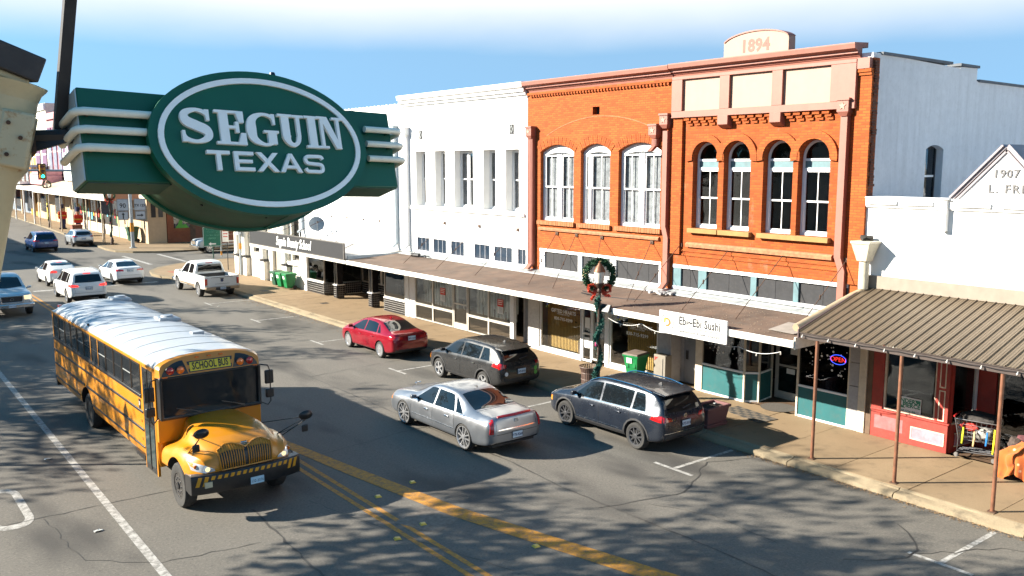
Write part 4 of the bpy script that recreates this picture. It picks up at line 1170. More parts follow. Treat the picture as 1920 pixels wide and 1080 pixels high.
# recessed entry: side bulkhead and window, back wall with a jamb and glass doors
def seg_box(p, q, z0, z1, th, m, name, parent):
 return run(name, [p, q], z0, z1, th, m, parent)[0]
seg_box((XF + .06, 10.22), (XF + 1.15, 10.04), ZP, .915, -.1, M_red, 'bulkhead', rs)
q = seg_box((XF + .25, 10.17), (XF + .95, 10.055), .36, .66, .012, M_mauve, 'bulkhead_panel', rs)
for z0, z1 in ((.33, .36), (.66, .69)): seg_box((XF + .22, 10.172), (XF + .98, 10.047), z0, z1, .018, M_cream_trim, 'panel_frame', q)
seg_box((XF + .06, 10.21), (XF + 1.15, 10.03), .918, .965, -.12, M_cream_trim, 'ledge', rs)
seg_box((XF + .12, 10.20), (XF + .95, 10.06), .97, 2.85, -.012, M_glass, 'shop_window', rs)
seg_box((XF + .96, 10.055), (XF + 1.05, 10.04), .97, 2.85, -.06, M_white_trim, 'post', rs)
seg_box((XF + .02, 10.235), (XF + .13, 10.21), .97, 2.9, -.06, M_red, 'post', rs)
bx('pier', M_red, rs, XF + 1.12, XF + 1.3, 9.62, 10.12, ZP, 2.9, .008)
dr = MB().ring(rect(8.35, 9.6, ZP, 2.85), rect(8.47, 9.5, .34, 2.73), 'x', XF + 1.16, XF + 1.22).build('door', M_brown, rs)
MB().box(XF + 1.18, XF + 1.186, 8.47, 9.5, .34, 2.73).build('pane', M_glass_dark, dr)
bx('pier', mat('orange_brown_wood', (.24, .085, .02), .6, var=.25), rs, XF + 1.12, XF + 1.3, 8.1, 8.34, ZP, 2.9)
bx('bulkhead', M_red, rs, XF - .02, XF + .1, 5.95, 7.6, ZP, .915); pane(rs, 6.0, 7.6, .97, 2.85)
ap = thing('window_sign', 'white realtor sign with green lettering standing in the red shop window', 'sign', (XF + .03, 11.3, .97))
MB().box(XF + .030, XF + .036, 10.98, 11.62, .98, 1.42).build('sheet', M_white_board, ap)
M_green_ink = mat('green_ink', (.02, .16, .09), .6)
lettering('lettering', 'ANDERS', .155, facade_mx(11.36, 1.315, XF + .0285), M_green_ink, ap, .0005, bold=.006)
lettering('lettering', 'PIERCE', .155, facade_mx(11.24, 1.20, XF + .0285), M_green_ink, ap, .0005, bold=.006)
lettering('lettering', '830.534.8811', .10, facade_mx(11.3, 1.035, XF + .0285), M_green_ink, ap, .0005, bold=.002)
MB().prism([(11.60, 1.25), (11.60, 1.12), (11.40, 1.12)], 'x', XF + .027, XF + .0295).build('corner_mark', M_green_ink, ap)
MB().prism([(11.0, 1.38), (11.0, 1.24), (11.16, 1.38)], 'x', XF + .027, XF + .0295).build('corner_mark', M_green_ink, ap)

# ---- beauty school front: black tiled dados, recessed entry with two tiled columns
ss = bs
M_tile = mat('black_tile', (.018, .018, .022), .2, var=.3)
M_grout = mat('pale_grout', (.40, .38, .34), .9)
def tiles(name, parent, p, q, z0, z1, s_=.115, gap=.016):
 """a dado of small square tiles on a pale bed between two ground points"""
 p, q = Vector(p), Vector(q); L = (q - p).length; d = (q - p) / L; n_ = Vector((-d.y, d.x))
 b0 = MB(); a = p; c = q
 b0.hexa([(v.x, v.y, z0) for v in (a, c, c + n_ * .1, a + n_ * .1)] + [(v.x, v.y, z1) for v in (a, c, c + n_ * .1, a + n_ * .1)])
 o = b0.build(name, M_grout, parent)
 v = MB(); nx_ = max(1, round(L / s_)); nz = max(1, round((z1 - z0) / s_))
 for i in range(nx_):
  for j in range(nz):
   u0, u1 = p + d * (L * i / nx_ + gap / 2), p + d * (L * (i + 1) / nx_ - gap / 2)
   a0, a1 = z0 + (z1 - z0) * j / nz + gap / 2, z0 + (z1 - z0) * (j + 1) / nz - gap / 2
   f0, f1 = u0 - n_ * .008, u1 - n_ * .008; k0, k1 = u0 + n_ * .002, u1 + n_ * .002
   v.hexa([(f0.x, f0.y, a0), (f1.x, f1.y, a0), (k1.x, k1.y, a0), (k0.x, k0.y, a0), (f0.x, f0.y, a1), (f1.x, f1.y, a1), (k1.x, k1.y, a1), (k0.x, k0.y, a1)])
 tag(v.build('tiles', M_tile, o), kind='stuff')
 return o
tiles('dado', ss, (XF, 47.68), (XF, 45.6), ZP, .80); tiles('dado', ss, (XF, 45.59), (XF + 2.2, 45.3), ZP, .80)
tiles('dado', ss, (XF, 38.79), (XF, 36.78), ZP, .82); tiles('dado', ss, (XF + 2.2, 39.1), (XF, 38.81), ZP, .82); tiles('dado', ss, (XF + 2.25, 45.3), (XF + 2.25, 39.1), ZP, .80)
for a, c in ((45.6, 47.68), (36.78, 38.79)):
 bx('ledge', M_white_trim, ss, XF - .03, XF + .12, a, c, .825, .88)
 pane(ss, a, c, .885, 2.86, m=M_glass_dark)
for yy in (44.2, 40.25):
 for (p, q) in (((XF + .02, yy + .2), (XF + .02, yy - .2)), ((XF + .02, yy - .2), (XF + .46, yy - .2))): tiles('column_base', ss, p, q, ZP, .86)
 bx('column', M_tile, ss, XF + .06, XF + .42, yy - .16, yy + .16, .92, 2.95, .01)
 bx('column_core', M_grey_stone, ss, XF + .12, XF + .46, yy - .1, yy + .2, ZP, .86)
 bx('column_cap', M_white_trim, ss, XF - .02, XF + .5, yy - .24, yy + .24, .862, .918, .008)
 MB().box(XF + .045, XF + .059, yy - .17, yy - .14, .93, 2.95).box(XF + .045, XF + .059, yy + .14, yy + .17, .93, 2.95).build('column_trim', M_alu, ss)
for a, c in ((39.15, 41.0), (41.0, 43.0), (43.0, 45.25)): pane(ss, a, c, .81, 2.86, x=XF + 2.3, m=M_glass_dark)
for (p, q) in (((XF + .1, 45.58), (XF + 2.2, 45.3)), ((XF + 2.2, 39.1), (XF + .1, 38.82))): run('shop_window', [p, q], .86, 2.86, .012, M_glass_dark, ss)
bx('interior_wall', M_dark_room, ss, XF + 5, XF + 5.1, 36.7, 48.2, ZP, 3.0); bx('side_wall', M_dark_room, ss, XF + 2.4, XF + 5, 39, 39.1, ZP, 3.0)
bx('pier', M_white_trim, ss, XF - .05, XF + .3, 47.7, 48.05, ZP, 3.0, .01); bx('pier', M_cream_wall, ss, XF - .06, XF + .3, 48.07, 48.6, ZP, 3.0, .01)
bx('post', M_white_trim, ss, XF + 2.2, XF + 2.28, 42.9, 43.0, .82, 2.86)
MB().box(XF + .2, XF + .24, 37.4, 37.75, 1.1, 2.3).build('window_poster', mat('pink_poster', (.5, .25, .25), .7, var=.5, scale=5), ss)

# ================================================================ canopies over the pavement
def canopy_deck(parent, y0, y1, xa, xb, za, zb, th, m, seed=1, ms=None):
 r = random.Random(seed); n = int((y1 - y0) / .5)
 v = MB()
 v.grid(lambda u, w_: (xa + (xb - xa) * w_, y0 + (y1 - y0) * u, za + (zb - za) * w_ + noise.noise((u * n * .4, w_ * 3, seed)) * .018), n, 8)
 v.build('roof_deck', m, parent, smooth=True)
 MB().hexa([(xa + .02, y0, za - th), (xb, y0, za - th), (xb, y1, za - th), (xa + .02, y1, za - th), (xa + .02, y0, za - .025), (xb, y0, zb - .035), (xb, y1, zb - .035), (xa + .02, y1, za - .025)]).build('soffit', ms or M_board, parent)
ct = thing('sidewalk_canopy', 'long flat pavement canopy with stained brown roof and white edge', 'canopy', (20.5, 24.6, 2.95))
canopy_deck(ct, 12.74, 36.66, 19.0, XF - .01, 3.115, 3.30, .14, M_roof_tar)
y = 12.72
while y < 36.5:
 L = min(rnd.uniform(3.6, 5.2), 36.68 - y)
 if 36.68 - (y + L) < 1.5: L = 36.68 - y
 bx('fascia_board', M_fascia, ct, 18.955, 19.0, y + .004, y + L - .004, 2.93, 3.12 + rnd.uniform(-.006, .006), .006); y += L
MB().box(19.0, XF - .02, 12.70, 12.738, 2.9, 3.2).build('end_board', M_fascia, ct)
MB().hexa([(XF - .42, 12.8, 3.28), (XF - .003, 12.8, 3.30), (XF - .003, 36.6, 3.30), (XF - .42, 36.6, 3.28), (XF - .40, 12.8, 3.315), (XF - .003, 12.8, 3.40), (XF - .003, 36.6, 3.40), (XF - .40, 36.6, 3.315)]).build('wall_flashing', M_flash, ct)
for ya, dx in ((33.17, 0), (30.5, 0), (27.86, 0), (25.44, 0), (24.33, 0), (22.97, 0), (20.53, 0), (19.26, 0), (17.28, 0), (15.3, 0), (13.28, 0)):
 za = 4.9
 yb = ya + rnd.uniform(.05, .3) if ya > 20 else ya + .1
 if ya in (22.97,): yb = 21.3
 if ya in (24.33,): yb = 23.3
 if ya in (25.44,): yb = 24.65
 if ya == 20.53: yb = 19.65
 rd = MB().tube([(XF - .02, ya, za), (XF - .08, ya, za - .03), (20.05, yb, 3.14)], .011, 6).build('hanger_rod', M_rust, ct)
 MB().box(XF - .04, XF - .001, ya - .07, ya + .07, za - .06, za + .06).build('wall_plate', M_rust, rd)
 MB().lathe([(.012, -.07), (.022, -.04), (.022, .04), (.012, .07)], (21.0, ya + (yb - ya) * .55, za - (za - 3.14) * .53), 8).build('turnbuckle', M_rust, rd)
db = thing('debris_pile', 'pile of broken grey debris on the brown canopy roof where the two brick fronts meet', 'debris', (21.7, 19.6, 3.3))
v = MB(); r = random.Random(4)
for k in range(60):
 s_ = r.uniform(.02, .09); v.boxc((21.6 + r.gauss(0, .14), 19.55 + r.gauss(0, .22), 3.30 + s_ * .4), (s_ * 1.6, s_, s_ * .8))
tag(v.build('rubble', M_grey_stone, db), kind='stuff')
cb = thing('cable_coil', 'black roll and loose cable lying on the canopy roof below the white building', 'cable', (21.6, 34.6, 3.28))
MB().cyl((21.5, 35.0, 3.36), (21.6, 34.5, 3.36), .09, .09, 10).build('roll', M_black, cb)
MB().tube([(21.6 + .5 * math.sin(k * .9) * .4, 34.4 - .055 * k, 3.31 + .06 * abs(math.sin(k * .7))) for k in range(14)], .016, 6).build('cable', M_black, cb)
wi = thing('cable_coil', 'black cable sagging across the canopy roof beside the lamp post wreath', 'cable', (20.3, 20.2, 3.2))
MB().tube([(19.9, 21.6, 3.24), (20.1, 21.0, 3.17), (20.4, 20.0, 3.18), (20.6, 19.2, 3.2)], .02, 6).tube([(19.95, 21.6, 3.3), (20.15, 20.8, 3.19), (20.3, 19.9, 3.18), (20.6, 19.0, 3.2)], .016, 6).build('cable', M_black, wi)
# speckle of roof gravel and patches
v = MB(); r = random.Random(8)
for k in range(420):
 s_ = r.uniform(.006, .02); x, yy = r.uniform(19.2, 22.0), 12.9 + abs(r.gauss(0, 4.5)); z = 3.122 + (x - 19) * .0587
 v.boxc((x, yy, z), (s_, s_, s_))
tag(v.build('roof_gravel', mat('pale_gravel', (.20, .15, .105), .9, var=.5, scale=50), ct), kind='stuff')
MB().hexa([(19.5, 13.1, 3.168), (20.5, 12.9, 3.225), (20.6, 14.0, 3.232), (19.55, 13.9, 3.172), (19.5, 13.1, 3.174), (20.5, 12.9, 3.231), (20.6, 14.0, 3.238), (19.55, 13.9, 3.178)]).build('sheet_patch', mat('pale_sheet', (.26, .23, .20), .7, var=.15), ct)

cs = thing('sidewalk_canopy', 'pavement canopy with dark sign board and grey roof before blank white wall', 'canopy', (20.5, 42.5, 2.95))
canopy_deck(cs, 36.8, 48.15, 19.05, XF - .01, 3.15, 3.36, .14, mat('grey_membrane_roof', (.30, .29, .28), .85, var=.15, dirt=.4), 3)
bx('fascia_board', M_fascia, cs, 18.95, 19.0, 36.74, 48.25, 2.94, 3.11, .006)
MB().box(19.1, XF - .02, 36.70, 36.79, 3.14, 3.30).build('gutter', M_blue_grey, cs)
for ya in (46.16, 44.34, 42.56, 40.76, 39.07, 37.31, 47.7):
 rd = MB().tube([(XF - .02, ya, 4.7), (19.12, ya + .05, 3.55)], .014, 6).build('hanger_rod', M_rust, cs)
 MB().box(XF - .03, XF - .001, ya - .05, ya + .05, 4.65, 4.75).build('wall_plate', M_rust, rd)
sb = thing('shop_sign', 'long charcoal sign board lettered Seguin Beauty School on the canopy edge', 'sign', (18.95, 42.5, 3.12))
MB().box(18.93, 18.985, 36.83, 48.1, 3.115, 3.87).build('board', mat('charcoal_board', (.008, .008, .010), .8, var=.12), sb, bev=.008)
MB().ring(rect(36.78, 48.15, 3.112, 3.90), rect(36.85, 48.08, 3.15, 3.86), 'x', 18.92, 18.99).build('board_edge', M_bronze, sb)
lettering('lettering', 'Seguin Beauty School', .66, facade_mx(42.4, 3.50, 18.929), M_vinyl, sb, .006, shear=.3, sx=.74, bold=.014)
eg = thing('shop_sign', 'white sushi restaurant sign board with a round shrimp emblem hung on the canopy edge', 'sign', (18.9, 15.96, 2.69))
MB().box(18.90, 18.95, 14.75, 17.18, 2.69, 3.34).build('board', M_white_board, eg, bev=.006)
lettering('lettering', 'Ebi~Ebi Sushi', .33, facade_mx(15.70, 3.12, 18.8985), M_ink, eg, .001, bold=.011, sx=.80, space=1.04)
for k, (a, c, m) in enumerate(((15.95, 16.52, M_red_ink), (15.45, 15.949, mat('orange_ink', (.6, .30, .02), .6)), (14.84, 15.449, M_red_ink))): MB().box(18.897, 18.9, a, c, 2.945, 2.965).build('rule', m, eg)
lettering('lettering', 'Japanese Sushi & Steak Restaurant', .125, facade_mx(15.70, 2.84, 18.8985), M_ink, eg, .001, bold=.002, sx=.82, space=1.0)
MB().tube([(18.899, 16.86 + .235 * math.cos(k * .2094), 3.02 + .235 * math.sin(k * .2094)) for k in range(30)], .010, 6, True).build('emblem_ring', M_ink, eg)
sh_ = MB(); n = 14
pts = [(16.88 + (.13 + .02 * (k % 2)) * math.cos(R(60 + 235 * k / n)), 3.02 + .13 * math.sin(R(60 + 235 * k / n))) for k in range(n + 1)]
inn = [(16.88 + .07 * math.cos(R(60 + 235 * k / n)), 3.02 + .07 * math.sin(R(60 + 235 * k / n))) for k in range(n + 1)]
sh_.prism(pts + inn[::-1], 'x', 18.896, 18.90).build('emblem_shrimp', mat('shrimp_ink', (.75, .13, .02), .6), eg)
MB().prism([(16.92, 3.16), (16.99, 3.13), (17.0, 3.0), (16.94, 2.98)], 'x', 18.8945, 18.898).build('emblem_tail', mat('yellow_ink', (.75, .42, .03), .6), eg)
for k in range(2): MB().prism([(16.84, 3.03 - .05 * k), (16.70, 3.08 - .07 * k), (16.70, 3.068 - .07 * k), (16.84, 3.018 - .05 * k)], 'x', 18.8955, 18.899).build('emblem_feeler', M_red_ink, eg)
lettering('emblem_text', 'EBI EBI', .05, facade_mx(16.86, 3.19, 18.8985), M_ink, eg, .001); lettering('emblem_text', 'SUSHI', .055, facade_mx(16.86, 2.85, 18.8985), M_ink, eg, .001)
lt = thing('string_lights', 'white cord of small bulbs hanging under the canopy along the sushi restaurant front', 'string lights', (19.2, 17, 2.5))
cord = []
hooks = [(19.8, 2.72), (18.3, 2.72), (16.9, 2.70), (16.0, 2.82), (14.7, 2.6), (13.2, 2.75)]
for (a, za), (c, zc) in zip(hooks[:-1], hooks[1:]):
 for k in range(10):
  u = k / 10; cord.append((19.35, a + (c - a) * u, za + (zc - za) * u - .24 * 4 * u * (1 - u) * .6))
MB().tube(cord, .008, 5).build('cord', M_vinyl, lt)
bulb = MB().lathe([(.006, 0), (.012, -.01), (.013, -.03), (.024, -.055), (.018, -.08), (.002, -.09)], n=10).mesh('bulb', mat('milky_bulb', (.42, .40, .36), .25), smooth=True)
for k in range(4, len(cord), 5): inst('bulb', bulb, lt, WM[lt].inverted() @ Vector(cord[k]))
wl = thing('flood_light', 'small dark box lamp on the white canopy edge between lamp post and sushi sign', 'light', (18.95, 18.9, 3.05))
MB().prism([(18.80, 3.0), (18.954, 3.0), (18.954, 3.22), (18.90, 3.22)], 'y', 19.2, 19.6).build('housing', M_black, wl)
nb = thing('fascia_lettering', 'faded grey street numbers and letters on the white canopy edge left of the sushi sign', 'lettering', (18.95, 18.3, 3.03))
lettering('lettering', 'FOR RENT', .15, facade_mx(18.35, 3.035, 18.9545), mat('faded_grey_ink', (.33, .36, .40), .7), nb, .001, space=1.3)

# ---- brown standing-seam awning of the red shop
aw = thing('metal_awning', 'brown ribbed metal awning on thin rusty posts above the red shopfront', 'awning', (20.6, 9.3, 3.3))
M_awn = mat('brown_sheet_metal', (.138, .102, .066), .5, metal=.2, var=.08, dirt=.12, scale=3)
pw = .222
pan = MB()
S = (4.235 - 3.36) / (XF - 19.03)
def awp(x, y, dz=0): return (x, y, 3.36 + (x - 19.03) * S + dz)
prof = [(0, 0), (.010, .034), (.024, .034), (.034, .0), (.09, .0), (.095, .007), (.103, .007), (.108, 0), (.16, 0), (.165, .007), (.173, .007), (.178, 0), (pw, 0)]
vs = []; fs = []
for k, (yy, dz) in enumerate(prof):
 vs += [(0, -yy, dz), (XF - 19.035, -yy, dz + (XF - 19.035) * S)]
for k in range(len(prof) - 1): fs.append((2 * k, 2 * k + 1, 2 * k + 3, 2 * k + 2))
pan.add(vs, fs); pan_me = pan.mesh('roof_panel', M_awn)
y = 12.62
while y > 6.1:
 inst('roof_panel', pan_me, aw, WM[aw].inverted() @ Vector((19.03, y, 3.36 + rnd.uniform(-.003, .003)))); y -= pw
MB().box(19.06, 19.14, 6.0, 12.6, 3.20, 3.34).build('beam', mat('dark_brown_paint', (.045, .03, .025), .6, dirt=.3), aw)
for k in range(9): MB().hexa([(19.15, 12.5 - .8 * k, 3.27), (XF - .03, 12.5 - .8 * k, 4.10), (XF - .03, 12.44 - .8 * k, 4.10), (19.15, 12.44 - .8 * k, 3.27), (19.15, 12.5 - .8 * k, 3.345), (XF - .03, 12.5 - .8 * k, 4.19), (XF - .03, 12.44 - .8 * k, 4.19), (19.15, 12.44 - .8 * k, 3.345)]).build('rafter', M_brown, aw)
MB().box(19.03, 19.07, 6.0, 12.63, 3.335, 3.352).build('drip_edge', MATS['dark_brown_paint'], aw)
MB().hexa([(19.02, 12.63, 3.2), (XF - .02, 12.63, 4.1), (XF - .02, 12.66, 4.1), (19.02, 12.66, 3.2), (19.02, 12.63, 3.42), (XF - .02, 12.63, 4.27), (XF - .02, 12.66, 4.27), (19.02, 12.66, 3.42)]).build('verge', mat('purple_brown_trim', (.09, .06, .06), .5), aw)
M_post = mat('rusty_brown_post', (.15, .058, .028), .55, var=.3, scale=6, dirt=.3)
for yy in (12.15, 9.98, 7.79, 5.7):
 p = MB().lathe([(.05, 0), (.05, .03), (.043, .032), (.043, 3.03)], (19.12, yy, ZP), 12).build('post', M_post, aw, smooth=True)
 MB().box(19.04, 19.2, yy - .08, yy + .08, ZP + .001, ZP + .02).build('base_plate', M_rust, p)
l2 = thing('string_lights', 'row of small white bulbs along the front edge of the brown awning', 'string lights', (19.0, 9.3, 3.27))
MB().tube([(19.02, 12.55 - .1 * k, 3.30 - .02 * abs(math.sin(k * .5))) for k in range(64)], .007, 5).build('cord', M_black, l2)
k = 12.5
while k > 6:
 inst('bulb', bulb, l2, WM[l2].inverted() @ Vector((19.01, k, 3.31)), (0, .5, 0)); k -= .72
# ================================================================ vehicles
M_tyre = mat('tyre_rubber', (.022, .021, .020), .85, var=.2, dirt=.25, scale=8)
M_alloy = mat('bright_alloy', (.42, .42, .43), .25, metal=.7, var=.05)
M_alloy_dark = mat('dark_alloy', (.16, .16, .17), .3, metal=.8, var=.1)
M_chrome = mat('chrome', (.75, .75, .76), .08, metal=1., var=.02)
M_wheel_shade = mat('wheel_shadow', (.02, .02, .02), .7)
M_cglass = dark_glass('car_glass', (.006, .008, .010), .02)
M_clad = mat('black_cladding', (.022, .022, .024), .6, var=.15, dirt=.25)
M_under = mat('underbody', (.010, .010, .011), .9)
M_tail = mat('tail_lamp_red', (.40, .008, .010), .12, coat=1)
M_tail_lit = emis('brake_lamp_lit', (1., .03, .02), .55)
M_lamp = mat('lamp_glass', (.55, .56, .58), .08, metal=.4, coat=1)
M_lamp_lit = emis('head_lamp_lit', (1., .72, .38), .4)
M_amber = mat('amber_lamp', (.75, .22, .015), .15, coat=1)
M_plate = mat('plate_blue_white', (.50, .58, .66), .5, var=.05)
M_plate_ink = mat('plate_ink', (.05, .07, .13), .6)
M_seam = mat('panel_gap', (.012, .012, .013), .8)

def cv(pts):
 def f(y):
  if y <= pts[0][0]: return pts[0][1]
  for (a, p), (b, q) in zip(pts[:-1], pts[1:]):
   if y <= b: return p + (q - p) * (y - a) / (b - a)
  return pts[-1][1]
 return f

def wheel_meshes(key, r, wd, rim_r, style, mrim, spokes):
 b = MB()
 b.lathe([(rim_r, -wd / 2 + .01), (rim_r + .02, -wd / 2), (r - .035, -wd / 2), (r - .008, -wd / 2 + .025), (r, -wd / 2 + .06), (r, wd / 2 - .06), (r - .008, wd / 2 - .025), (r - .035, wd / 2), (rim_r + .02, wd / 2), (rim_r, wd / 2 - .01)], n=32, axis='x', caps=False)
 ty = b.mesh('tyre', M_tyre, smooth=True, angle=.6)
 b = MB()
 b.lathe([(rim_r + .004, -wd / 2 + .004), (rim_r - .022, -wd / 2 + .006), (rim_r - .035, -wd / 2 + .03), (rim_r - .035, wd / 2 - .02)], n=32, axis='x', caps=False)
 xo = -wd / 2
 for k in range(spokes):
  a = 2 * math.pi * k / spokes
  M = Matrix.Rotation(a, 4, 'X')
  b.M = M
  if style == 'split':
   for s_ in (-1, 1):
    b.hexa([(xo + .05, s_ * .03 - .02, .04), (xo + .05, s_ * .03 + .02, .04), (xo + .015, s_ * .03 + .02, .04), (xo + .015, s_ * .03 - .02, .04),
      (xo + .05, s_ * .075 - .018, rim_r - .03), (xo + .05, s_ * .075 + .018, rim_r - .03), (xo + .022, s_ * .075 + .018, rim_r - .03), (xo + .022, s_ * .075 - .018, rim_r - .03)])
  else:
   wq = {'plain': .035, 'wide': .055, 'blade': .022}[style]
   b.hexa([(xo + .06, -wq, .04), (xo + .06, wq, .04), (xo + .012, wq, .04), (xo + .012, -wq, .04),
     (xo + .06, -wq * 1.2, rim_r - .03), (xo + .06, wq * 1.2, rim_r - .03), (xo + .02, wq * 1.2, rim_r - .03), (xo + .02, -wq * 1.2, rim_r - .03)])
 b.M = None
 b.lathe([(.075, xo + .06), (.07, xo + .008), (.03, xo), (.001, xo)], n=16, axis='x')
 rm = b.mesh('rim', mrim, smooth=True, angle=.5)
 bk = MB().lathe([(rim_r - .03, xo + .085), (.001, xo + .08)], n=24, axis='x').mesh('wheel_shade_disc', M_wheel_shade)  # near-black disc painted as the shade behind the spokes
 return ty, rm, bk

def add_wheels(car, cx, pos, meshes, wd):
 """pos: list of (side, y, r)"""
 ty, rm, bk = meshes
 for s_, y, r in pos:
  w_ = part_empty('wheel', car, (s_ * cx, y, r), (0, 0, 0 if s_ < 0 else math.pi))
  for nm, me in (('tyre', ty), ('rim', rm), ('wheel_shade_disc', bk)): inst(nm, me, w_, rot=(rnd.uniform(0, 6), 0, 0))

class Shell:
 """the painted body shell of a car: a smooth loft with wheel arches cut, onto which glass and lamps are laid"""
 def __init__(s, spec, mpaint, car):
  s.spec = spec; s.car = car; s.paint = mpaint
  ys = sorted(set(round(y, 3) for y in spec['ys']))
  zb, be, tp, wd, wt = (cv(spec[k]) for k in ('zb', 'belt', 'top', 'w', 'wt'))
  s.belt, s.top, s.w, s.wt = be, tp, wd, wt
  rows = []
  for y in ys:
   b0, b1, t, w0, w1 = zb(y), be(y), tp(y), wd(y), wt(y)
   b1 = min(b1, t - .012)
   g = t - b1
   mid = b0 + (b1 - b0) * .52
   w1 = min(w1, w0 - .03)
   q = [(0, b0), (w0 * .72, b0), (w0 - .045, b0 + .02), (w0 - .012, b0 + (b1 - b0) * .2), (w0, mid), (w0 - .004, b0 + (b1 - b0) * .80), (w0 - .03, b1 - .01), (w0 - .055, b1 + min(.015, g * .3)),
                 (w0 - .055 + (w1 - w0 + .055) * .55, b1 + g * .5), (w1, t - min(.05, g * .25)), (w1 - .07, t - min(.018, g * .08)), (w1 * .5, t - .003), (0, t)]
   rows.append([(x, y, z) for x, z in q])
  n = len(rows[0]); m = len(rows)
  vs = []; ix = {}
  for i, rw in enumerate(rows):
   for j, p in enumerate(rw):
    ix[i, j, 1] = len(vs); vs.append(p)
    if j in (0, n - 1): ix[i, j, -1] = ix[i, j, 1]
    else: ix[i, j, -1] = len(vs); vs.append((-p[0], p[1], p[2]))
  fs = []
  for sd in (1, -1):
   for i in range(m - 1):
    for j in range(n - 1):
     f = (ix[i, j, sd], ix[i + 1, j, sd], ix[i + 1, j + 1, sd], ix[i, j + 1, sd])
     fs.append(f if sd < 0 else f[::-1])
  for i in (0, m - 1):
   for j in range(n - 1):
    if j == 0: f = (ix[i, 0, 1], ix[i, 1, 1], ix[i, 1, -1]);
    elif j == n - 2: f = (ix[i, j, 1], ix[i, n - 1, 1], ix[i, j, -1])
    else: f = (ix[i, j, 1], ix[i, j + 1, 1], ix[i, j + 1, -1], ix[i, j, -1])
    fs.append(f if i else f[::-1])
  me = bpy.data.meshes.new('shell'); me.from_pydata(vs, [], fs)
  bm = bmesh.new(); bm.from_mesh(me); bmesh.ops.recalc_face_normals(bm, faces=bm.faces); bm.to_mesh(me); bm.free()
  o = bpy.data.objects.new('shell', me); COL.objects.link(o)
  sb_ = o.modifiers.new('s', 'SUBSURF'); sb_.levels = spec.get('sub', 2); sb_.render_levels = sb_.levels
  cut = MB()
  for sd in (-1, 1):
   for y, r, z in spec['arches']:
    xx = spec['W'] / 2
    cut.cyl((sd * (xx + .2), y, z), (sd * (xx - .36), y, z), r, r, 28)
  cm = cut.mesh('cut', M_under)
  co = bpy.data.objects.new('cut', cm); COL.objects.link(co)
  bo = o.modifiers.new('b', 'BOOLEAN'); bo.operation = 'DIFFERENCE'; bo.object = co; bo.solver = 'EXACT'
  dg = bpy.context.evaluated_depsgraph_get()
  out = bpy.data.meshes.new_from_object(o.evaluated_get(dg))
  bpy.data.objects.remove(o); bpy.data.objects.remove(co)
  out.name = 'body'
  out.materials.clear(); out.materials.append(mpaint); out.materials.append(M_under)
  mi = []
  for p in out.polygons:
   c = p.center; dark = 0
   for y, r, z in spec['arches']:
    if (c.y - y) ** 2 + (c.z - z) ** 2 < (r * 1.004) ** 2 and abs(c.x) < spec['W'] / 2 - .005 and (abs(p.normal.x) < .75 or abs(c.x) < spec['W'] / 2 - .2): dark = 1
   if p.normal.z < -.6 and c.z < spec.get('zlow', .5): dark = 1
   mi.append(dark)
  out.polygons.foreach_set('material_index', mi)
  out.polygons.foreach_set('use_smooth', [True] * len(out.polygons))
  out.set_sharp_from_angle(angle=.75)
  s.body = inst('body', out, car)
  s.bvh = BVHTree.FromPolygons([v.co.copy() for v in out.vertices], [tuple(p.vertices) for p in out.polygons])
 def hit(s, view, a, b):
  o_, d = {'L': (Vector((-4, a, b)), Vector((1, 0, 0))), 'R': (Vector((4, a, b)), Vector((-1, 0, 0))), 'rear': (Vector((a, -8, b)), Vector((0, 1, 0))),
                 'front': (Vector((a, 8, b)), Vector((0, -1, 0))), 'top': (Vector((a, b, 5)), Vector((0, 0, -1)))}[view]
  h = s.bvh.ray_cast(o_, d)
  if h[0] is None:
   h = s.bvh.find_nearest(o_ + d * 3)
  return h[0], -d
 def patch(s, name, m, view, lo, hi, nu=6, nv=4, off=.006, parent=None, skirt=.012):
  """a sheet laid on the shell between a lower and an upper outline seen from 'view'"""
  def lerp(pts, u):
   n = len(pts) - 1; k = min(int(u * n), n - 1); t = u * n - k
   return Vector(pts[k]).lerp(Vector(pts[k + 1]), t)
  P = {}
  vs = []; fs = []
  for j in range(nv + 1):
   for i in range(nu + 1):
    q = lerp(lo, i / nu).lerp(lerp(hi, i / nu), j / nv)
    h, d = s.hit(view, q[0], q[1])
    P[i, j] = len(vs); vs.append(h + d * off)
  for j in range(nv):
   for i in range(nu): fs.append((P[i, j], P[i + 1, j], P[i + 1, j + 1], P[i, j + 1]))
  ring = [P[i, 0] for i in range(nu)] + [P[nu, j] for j in range(nv)] + [P[i, nv] for i in range(nu, 0, -1)] + [P[0, j] for j in range(nv, 0, -1)]
  k = len(vs); d = s.hit(view, *lo[0])[1]
  vs += [vs[i] - d * skirt for i in ring]; n = len(ring)
  for i in range(n): fs.append((ring[i], ring[(i + 1) % n], k + (i + 1) % n, k + i))
  b = MB(); b.add(vs, fs)
  return b.build(name, m, parent or s.car, world=False, smooth=True, angle=.9)
 def both(s, name, m, lo, hi, **k):
  return [s.patch(name, m, v, lo, hi, **k) for v in ('L', 'R')]
 def line(s, b, view, pts, wd=.006, off=.001):
  """a thin raised line following the shell"""
  out = []
  for (a, c) in zip(pts[:-1], pts[1:]):
   a, c = Vector(a), Vector(c); n = max(2, int((c - a).length / .12))
   for k in range(n + (1 if c == Vector(pts[-1]) else 0)):
    h, d = s.hit(view, *a.lerp(c, k / n)); out.append(h + d * off)
  b.tube(out, wd, 5)
